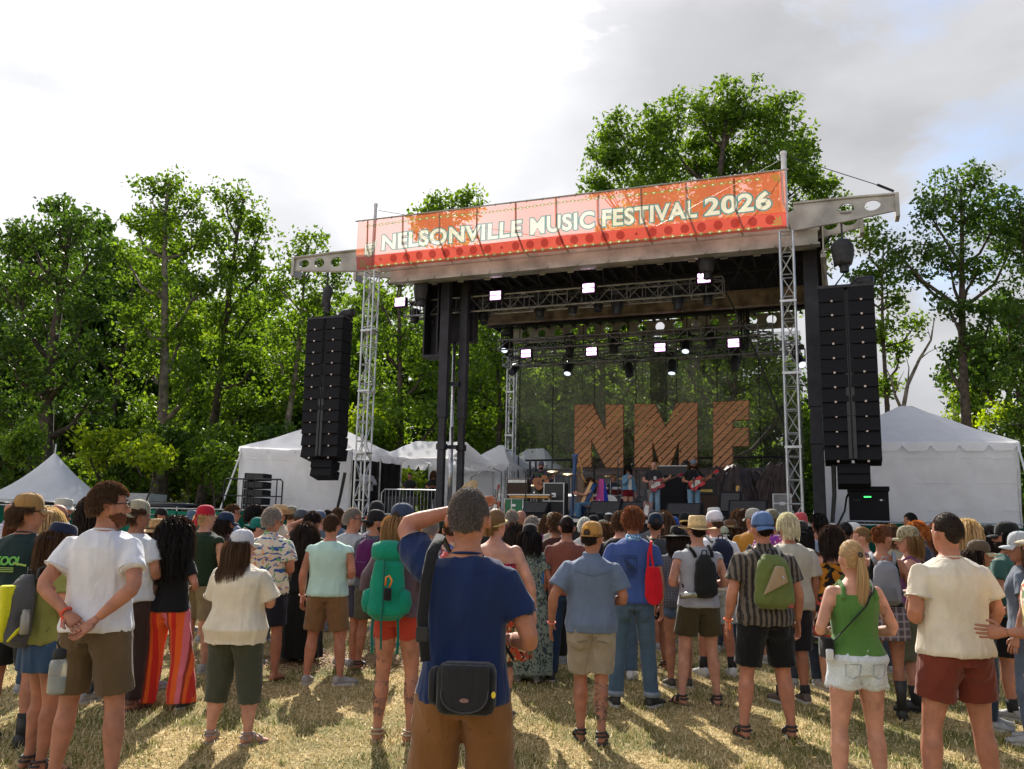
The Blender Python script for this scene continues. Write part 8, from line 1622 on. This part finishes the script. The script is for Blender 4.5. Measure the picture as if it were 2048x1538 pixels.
q = pseudo(find('hair bun in a rusty')); o, B_ = acc('foam_mat', 'bright blue foam mat held under the arm of the man with the hair bun', 'mat', q, (-.24, 0, .9)); b = MB(); b.rings([[(-.245+.018*math.cos(t_)*1.5+(1.2-z_)*-.12, .02+.10*math.sin(t_), z_) for t_ in np.linspace(0, 2*PI, 16, endpoint=False)] for z_ in (.88, .9, 1.1, 1.26, 1.28)]); sh_build(b, B_, 'foam_sheet', pmat('blue_foam', (.02, .20, .50), .6), o, True, bevel=.006)
q = pseudo(find('lifting a black cap')); o, B_ = acc('cap', 'black cap lifted above his head by the grey haired man', 'cap', q, (.16, .34, 1.74)); b = MB(); b.rings([[(.10+q_*.085*math.cos(t_), .30+q_*.10*math.sin(t_), 1.72+z_) for t_ in np.linspace(0, 2*PI, 20, endpoint=False)] for q_, z_ in ((1, 0), (1.0, .05), (.85, .10), (.5, .13), (.05, .14))]); sh_build(b, B_, 'cap_crown', fabric((.012, .012, .014)), o, True)
b = MB(); b.rings([[(-.01+q_*.06*math.cos(t_), .31+q_*.07*math.sin(t_), 1.715+z_) for t_ in np.linspace(0, 2*PI, 20, endpoint=False)] for q_, z_ in ((1, 0), (1, .008))]); sh_build(b, B_, 'brim', fabric((.012, .012, .014)), o, True)
q = pseudo(find('rainbow flag')); o, B_ = acc('rainbow_flag', 'small rainbow flag held up above the crowd', 'flag', q, (.12, .2, 1.45)); b = MB(); b.tube([(.06, .22, 1.30), (.20, .20, 1.78)], .006, 5); sh_build(b, B_, 'stick', pmat('flag_stick', (.5, .5, .5), .5), o)
for i, c_ in enumerate(((.6, .02, .02), (.7, .25, .02), (.7, .6, .03), (.02, .3, .08), (.03, .25, .5), (.35, .05, .3))):
    b = MB(); x_ = i*.022; b.add([(.205+x_, .20, 1.74-x_*.8), (.227+x_, .205, 1.72-x_*.8), (.20+x_, .20, 1.50+x_*.2), (.175+x_, .20, 1.52+x_*.2)], [(0, 1, 2, 3)]); sh_build(b, B_, 'flag_stripe', fabric(c_), o)
tarp(1460, 7.5, 3.0, 1.95, 'large brown tarpaulin draped over gear below the letter F', 3); tarp(1512, 8.0, 1.6, 1.8, 'second brown tarpaulin hump left of the right tower', 5); tarp(1558, 7.6, 1.7, 2.05, 'brown tarpaulin behind the right tower', 9); tarp(1370, 8.0, 1.2, 2.2, 'tall narrow brown tarpaulin between bassist and guitarist', 14)
# ================================================================ performers
def perf(px, v, hgt, label, yaw, **k):
    u = on_deck(px, v); P = S(u, v, ZD); return person(0, 0, 0, label, at_pos=P, H=hgt, yaw=yaw, lod=1, face=True, group='musicians on the stage', **k)
FC = R(180)   # facing the audience
def guitar(p, label, body, kind='electric', ang=28, name='electric_guitar', z=1.05, x=-.03, yy=.17):
    o, B_ = acc(name, label, 'guitar', p, (x, yy, z), 'guitars on the stage'); a = R(ang); ca, sa = math.cos(a), math.sin(a)
    def T_(q): q = np.array(q, float); return np.array([x, yy, z])+np.array([-(q[0]*ca)+q[2]*sa*-1*-1*0+q[2]*sa, q[1], q[0]*sa+q[2]*ca])
    def outl(sc_, w1, w2, L_): return [(-L_*.52, 0), (-L_*.50, w1*.6), (-L_*.38, w1*.96), (-L_*.25, w1), (-L_*.08, w1*.82), (L_*.05, w2*.72), (L_*.2, w2), (L_*.36, w2*.95), (L_*.46, w2*.6), (L_*.48, 0), (L_*.46, -w2*.6), (L_*.36, -w2*.95), (L_*.2, -w2), (L_*.05, -w2*.72), (-L_*.08, -w1*.82), (-L_*.25, -w1), (-L_*.38, -w1*.96), (-L_*.50, -w1*.6)]
    if kind == 'acoustic': L_, w1, w2, th = .50, .20, .145, .05
    else: L_, w1, w2, th = .40, .165, .145, .022
    oc = outl(1, w1, w2, L_)
    if kind != 'acoustic': oc = [(q[0]+(.07 if abs(q[1]) > w2*.5 and q[0] > L_*.3 else 0), q[1]) for q in oc]
    b = MB(); b.rings([[T_((q[0], y_, q[1])) for q in oc] for y_ in (-th, th)]); sh_build(b, B_, 'guitar_body', pmat('guitar_'+label[:9], body, .25), o, False, .01)
    ye = th+.004; b = MB()
    if kind == 'acoustic':
        b.rings([[T_((.06+.045*math.cos(t_), y_, .045*math.sin(t_))) for t_ in np.linspace(0, 2*PI, 16, endpoint=False)] for y_ in (th+.001, ye)]); sh_build(b, B_, 'sound_hole', M_rubber, o)
        b = MB(); b.rings([[T_(q) for q in ((-.05, y_, -.05), (.05, y_, -.06), (.02, y_, -.12), (-.06, y_, -.10))] for y_ in (th+.001, ye)]); sh_build(b, B_, 'pickguard', M_black, o)
    else:
        b.rings([[T_(q) for q in ((-.12, y_, -.05), (.12, y_, -.04), (.14, y_, .05), (.02, y_, .09), (-.13, y_, .06), (-.17, y_, -.02))] for y_ in (th+.001, ye)]); sh_build(b, B_, 'pickguard', pmat('pickguard', (.65, .63, .6) if kind == 'bass' else (.25, .06, .05), .3), o)
        for q in (-.06, .03): b = MB(); b.rings([[T_((q+dx, y_, dz)) for dx, dz in ((-.012, -.04), (.012, -.04), (.012, .04), (-.012, .04))] for y_ in (ye+.001, ye+.012)]); sh_build(b, B_, 'pickup', M_truss, o)
    NL = {'acoustic': .34, 'electric': .40, 'bass': .50}[kind]; b = MB(); b.tube([T_((L_*.30, th, 0)), T_((L_*.48+NL, th, 0))], .020, 6, sy=1); sh_build(b, B_, 'neck', pmat('neck_wood', (.16, .08, .03), .4), o)
    b = MB(); x0_ = L_*.48+NL; b.rings([[T_((x0_+q[0], y_, q[1])) for q in ((-.01, -.024), (.15, -.05), (.17, -.01), (.13, .045), (0, .028))] for y_ in (th-.012, th+.01)]); sh_build(b, B_, 'headstock', pmat('guitar_'+label[:9], body, .25) if kind != 'acoustic' else pmat('neck_dark', (.05, .03, .02), .4), o)
    b = MB()
    for i in range(5): b.tube([T_((x0_+.02+i*.025, th, -.05)), T_((x0_+.02+i*.025, th, -.075))], .008, 4)
    sh_build(b, B_, 'tuner', M_truss, o)
    b = MB(); b.tube([T_((-L_*.5, -.02, .0)), (-.12*-1*1, -.12, 1.25), (.08, -.08, 1.45), (-.06, .10, 1.42), T_((L_*.45, -.02, .1))], .016, 5, sy=.3); sh_build(b, B_, 'strap', M_black, o)
GA = (((-.27, .06, 1.2), (-.36, .26, 1.22)), ((.30, -.02, 1.17), (.12, .20, 1.10)))
p = perf(1081, 3.9, 1.9, 'acoustic guitarist in a dark western shirt, woolly hat and sunglasses', FC+R(-6), skin=0, hair=('short', 'dark'), hat=('beanie', (.10, .08, .13)), top=('long', (.014, .014, .02), 'floral', (.02, .05, .03), .8, (.10, .04, .12)), bottom=('pants', (.09, .08, .055), 'camo', (.05, .045, .035)), arms=GA, glasses=True, beard='dark', shoecol=(.05, .03, .02)); guitar(p, 'acoustic sunburst guitar held by the musician in the woolly hat', (.34, .12, .04), 'acoustic', 30, 'acoustic_guitar', 1.13)
p = perf(1256, 3.0, 1.66, 'singer in a denim jacket, white top and tiny dark red shorts with tattooed thighs', FC+R(20), sex='f', skin=2, hair=('wavy', 'black', .22), top=('jacket', (.09, .19, .29), 'denim'), bottom=('hot', (.14, .004, .012)), arms=('down', 'mic'), glasses=True, tat=[(-1, .5, .95, 26), (1, .5, .95, 30)], shoecol=(.02, .02, .02))
b = MB(); b.prism([(-.06, .98), (.06, .98), (.055, 1.32), (-.055, 1.32)], .135, .160); b.build('white_top', fabric((.6, .58, .55)), p['root'], bevel=.01)
p = perf(1308, 3.2, 1.86, 'bassist in a charcoal t-shirt and pale jeans with swept back hair', FC+R(2), skin=2, hair=('short', 'brown'), top=('tee', (.028, .028, .034)), bottom=('jeans', (.17, .26, .34), 'denim'), arms=GA); guitar(p, 'red and white electric bass held by the bassist', (.28, .01, .03), 'bass', 24, 'bass_guitar', 1.02)
b = MB(); b.prism([(-.04, 1.18), (.02, 1.16), (.04, 1.22), (.03, 1.27), (-.03, 1.28), (-.05, 1.23)], .150, .166); b.build('chest_print', pmat('chest_print', (.5, .48, .48), .8), p['root'])
p = perf(1388, 3.2, 1.86, 'long haired electric guitarist in a black t-shirt, jeans, cap and sunglasses', FC+R(2), skin=1, hair=('long', 'brown', .32), hat=('cap', (.17, .19, .25)), top=('tee', (.008, .008, .010)), bottom=('flare', (.12, .21, .30), 'denim'), arms=GA, glasses=True, beard='dark', H=None) if False else perf(1388, 3.2, 1.86, 'long haired electric guitarist in a black t-shirt, jeans, cap and sunglasses', FC+R(2), skin=1, hair=('long', 'brown', .32), hat=('cap', (.17, .19, .25)), top=('tee', (.008, .008, .010)), bottom=('flare', (.12, .21, .30), 'denim'), arms=GA, glasses=True, beard='dark'); guitar(p, 'bright red electric guitar held by the long haired guitarist', (.50, .015, .02), 'electric', 32, 'electric_guitar', 1.06)
# harpist, seated, turned left towards the harp
u = on_deck(1180, 2.6); P = S(u, 2.6, ZD-.42)
p = person(0, 0, 0, 'harpist in an orange top and jeans seated on a stool, singing', at_pos=P, H=1.66, yaw=R(100), sex='f', lod=1, face=True, skin=2, hair=('long', 'brown', .34), top=('singlet', (.42, .13, .07), 'tiedye', (.5, .35, .08)), bottom=('flare', (.05, .12, .20), 'denim'), arms=(((-.2, .22, 1.22), (-.14, .48, 1.28)), ((.2, .22, 1.22), (.12, .46, 1.26))), seated=True, group='musicians on the stage')
so_ = sthing('stool', 'small black stool under the harpist', 'stool', u, 2.6, ZD); b = MB(); b.lathe([(.17, .36), (.18, .38), (.17, .41)], n=16); b.build('seat', M_black, so_)
for k in range(4): b = MB(); b.tube([(.12*math.cos(k*PI/2), .12*math.sin(k*PI/2), .36), (.17*math.cos(k*PI/2), .17*math.sin(k*PI/2), 0)], .015, 5); b.build('leg', M_black, so_)
fl_ = sthing('flag', 'pink and blue star flag hanging behind the harpist', 'flag', u+.30, 2.75, ZD+.45, rz=R(10)); b = MB(); b.rings([[(x, y, z) for x, y in ((-.05-.14*(1-z/.8), 0), (.09, 0), (.09, .015), (-.05-.14*(1-z/.8), .015))] for z in (0, .25, .5, .8)]); b.build('pink_field', fabric((.55, .09, .33)), fl_)
b = MB(); b.rings([[(x, y, z) for x, y in ((.093, 0), (.11+.16*(1-z/.8), 0), (.11+.16*(1-z/.8), .015), (.093, .015))] for z in (-.02, .25, .5, .8)]); b.build('blue_field', fabric((.02, .04, .35)), fl_)
b = MB(); b.add([(-.05+(.035 if k % 2 == 0 else .014)*math.sin(k*PI/5), -.004, .16+(.035 if k % 2 == 0 else .014)*math.cos(k*PI/5)) for k in range(10)], [tuple(range(10))]); b.build('white_star', M_wht, fl_)
hu = on_deck(1143, 2.5); hp = sthing('harp', 'tall harp with a blue column and golden soundboard', 'harp', hu, 2.5, ZD); M_hb = pmat('harp_blue', (.015, .065, .20), .35, 0, .2, 6); M_hg = pmat('harp_gold', (.42, .21, .06), .35, .2, .2, 8); M_hw = pmat('harp_maple', (.62, .36, .15), .4, 0, .15, 5)
b = MB(); b.lathe([(.11, 0), (.10, .10), (.07, .18), (.05, .42), (.045, .9), (.05, 1.45), (.06, 1.55), (.055, 1.6), (.09, 1.92), (.10, 2.0), (.05, 2.01)], n=16); b.v = [(x+z*.055, y, z) for x, y, z in b.v]; b.build('column', M_hb, hp, True)
b = MB(); b.tube([(.13, 0, 1.93), (.24, 0, 1.86), (.31, 0, 1.62), (.33, 0, 1.35), (.42, 0, 1.16), (.52, 0, 1.12), (.64, 0, 1.20)], [.045, .06, .06, .05, .045, .045, .04], 8, sy=.6); b.build('neck', M_hg, hp, True)
b = MB(); b.rings([[(x0_, -w_, z_) , (x0_+.10, -w_, z_-.02), (x0_+.10, w_, z_-.02), (x0_, w_, z_)] for x0_, w_, z_ in ((.14, .20, .12), (.36, .14, .6), (.60, .06, 1.16))]); b.build('soundboard', M_hw, hp, bevel=.006)
b = MB(); b.rings([[(x0_+.105, -w_*.8, z_) , (x0_+.22, -w_*.5, z_-.03), (x0_+.22, w_*.5, z_-.03), (x0_+.105, w_*.8, z_)] for x0_, w_, z_ in ((.14, .20, .08), (.36, .14, .6), (.58, .06, 1.12))]); b.build('sound_box', M_hb, hp, True)
b = MB(); b.bb((-.16, -.2, 0), (.34, .2, .10)); b.build('base', M_hb, hp, bevel=.02)
for i in range(16): k = i/16; b = MB(); b.tube([(.18+.42*k, 0, .22+.92*k), (.18+.36*k, 0, 1.80-.62*k-.15*math.sin(k*PI))], .0035, 3); b.build('string', M_hg, hp)
p = perf(1227, 8.0, 1.72, 'drummer with curly brown hair behind the burgundy kit', FC, skin=0, hair=('curly', 'brown', .06), top=('tee', (.03, .04, .05)), bottom=('pants', (.02, .02, .02)), arms=('front', 'front'))
b = MB(); b.lathe([(.001, 0), (.10, 0), (.10, .004), (.001, .006)], (.0, .160, 1.22), 20, ax=(0, 1, 0)); b.build('round_print', pmat('round_print', (.22, .20, .55), .8), p['root'])
p = perf(1101, 7.8, 1.72, 'second drummer behind the silver kit, mostly hidden by cymbals', FC, skin=1, hair=('curly', 'dark', .05), top=('tee', (.03, .02, .02)), bottom=('pants', (.02, .02, .02)), arms=('front', 'front'))
# spare guitars on stands
for (px, v, c_, lb, kd) in ((1296, 1.6, (.20, .10, .10), 'patterned spare bass on a stand in front of the bassist', 'bass'), (1470, 2.6, (.55, .30, .06), 'blond necked spare guitar on a stand at the right', 'electric'), (993, 2.2, (.25, .05, .02), 'spare guitar on a stand beside the green road case', 'electric')):
    q = dict(pos=S(on_deck(px, v), v, ZD-.55), yaw=FC-AST, K=1.0, w=1, fat=1); guitar(q, lb, c_, kd, 82, 'electric_guitar', .85, 0, .1)
# man in the tent doorway, two figures deeper in
def fig(px, yt, D, label, **k): P = at(px, yt, D); H_ = P[2]-1.98; return person(0, 0, 0, label, at_pos=(P[0], D, 1.98), H=H_, lod=1, group='crew beside the stage', **k)
fig(737, 934, 31.2, 'dark skinned man in a pale long sleeved shirt, arms folded in the tent opening', yaw=R(-150), skin=4, hair=('buzz', 'black'), top=('long', (.42, .42, .46)), bottom=('pants', (.01, .01, .012)), arms=('cross', 'cross'), face=True)
fig(820, 946, 33.5, 'person in a black top seen through the tent opening', yaw=R(170), skin=1, hair=('short', 'dark'), top=('tee', (.02, .02, .02)), bottom=('pants', (.02, .02, .02)), arms=('front', 'front'), face=True)
fig(868, 944, 33.5, 'long haired person in black beside the roof column', yaw=R(175), skin=1, hair=('long', 'brown', .25), top=('tee', (.015, .015, .015)), bottom=('pants', (.02, .02, .02)), arms=('cross', 'cross'), face=True)
M_drape = pmat('black_drape', (.008, .008, .009), .95, 0, .3, 3)
d = thing('black_drape', 'black drape hanging inside the left tent behind the man', 'drape', (at(748, 1000, 32)[0], 32.2, 1.98)); b = MB(); b.rings([[(-.9+1.8*j/30, .05*math.sin(j*1.4), z_) for j in range(31)]+[(.9-1.8*j/30, .06+.05*math.sin((30-j)*1.4), z_) for j in range(31)] for z_ in (0, 2.1)]); b.build('cloth', M_drape, d)
gear2 = thing('equipment_rack', 'black equipment rack with knobs inside the tent opening', 'rack', (at(800, 1015, 31)[0], 31.2, 1.98)); b = MB(); b.bb((-.5, -.2, 0), (.5, .3, .75)); b.build('body', M_case, gear2)
for i in range(5): b = MB(); b.bb((-.46, -.21, .06+i*.14), (.46, -.202, .16+i*.14)); b.build('panel', pmat('rack_panel', (.05, .05, .055), .4, .3), gear2)
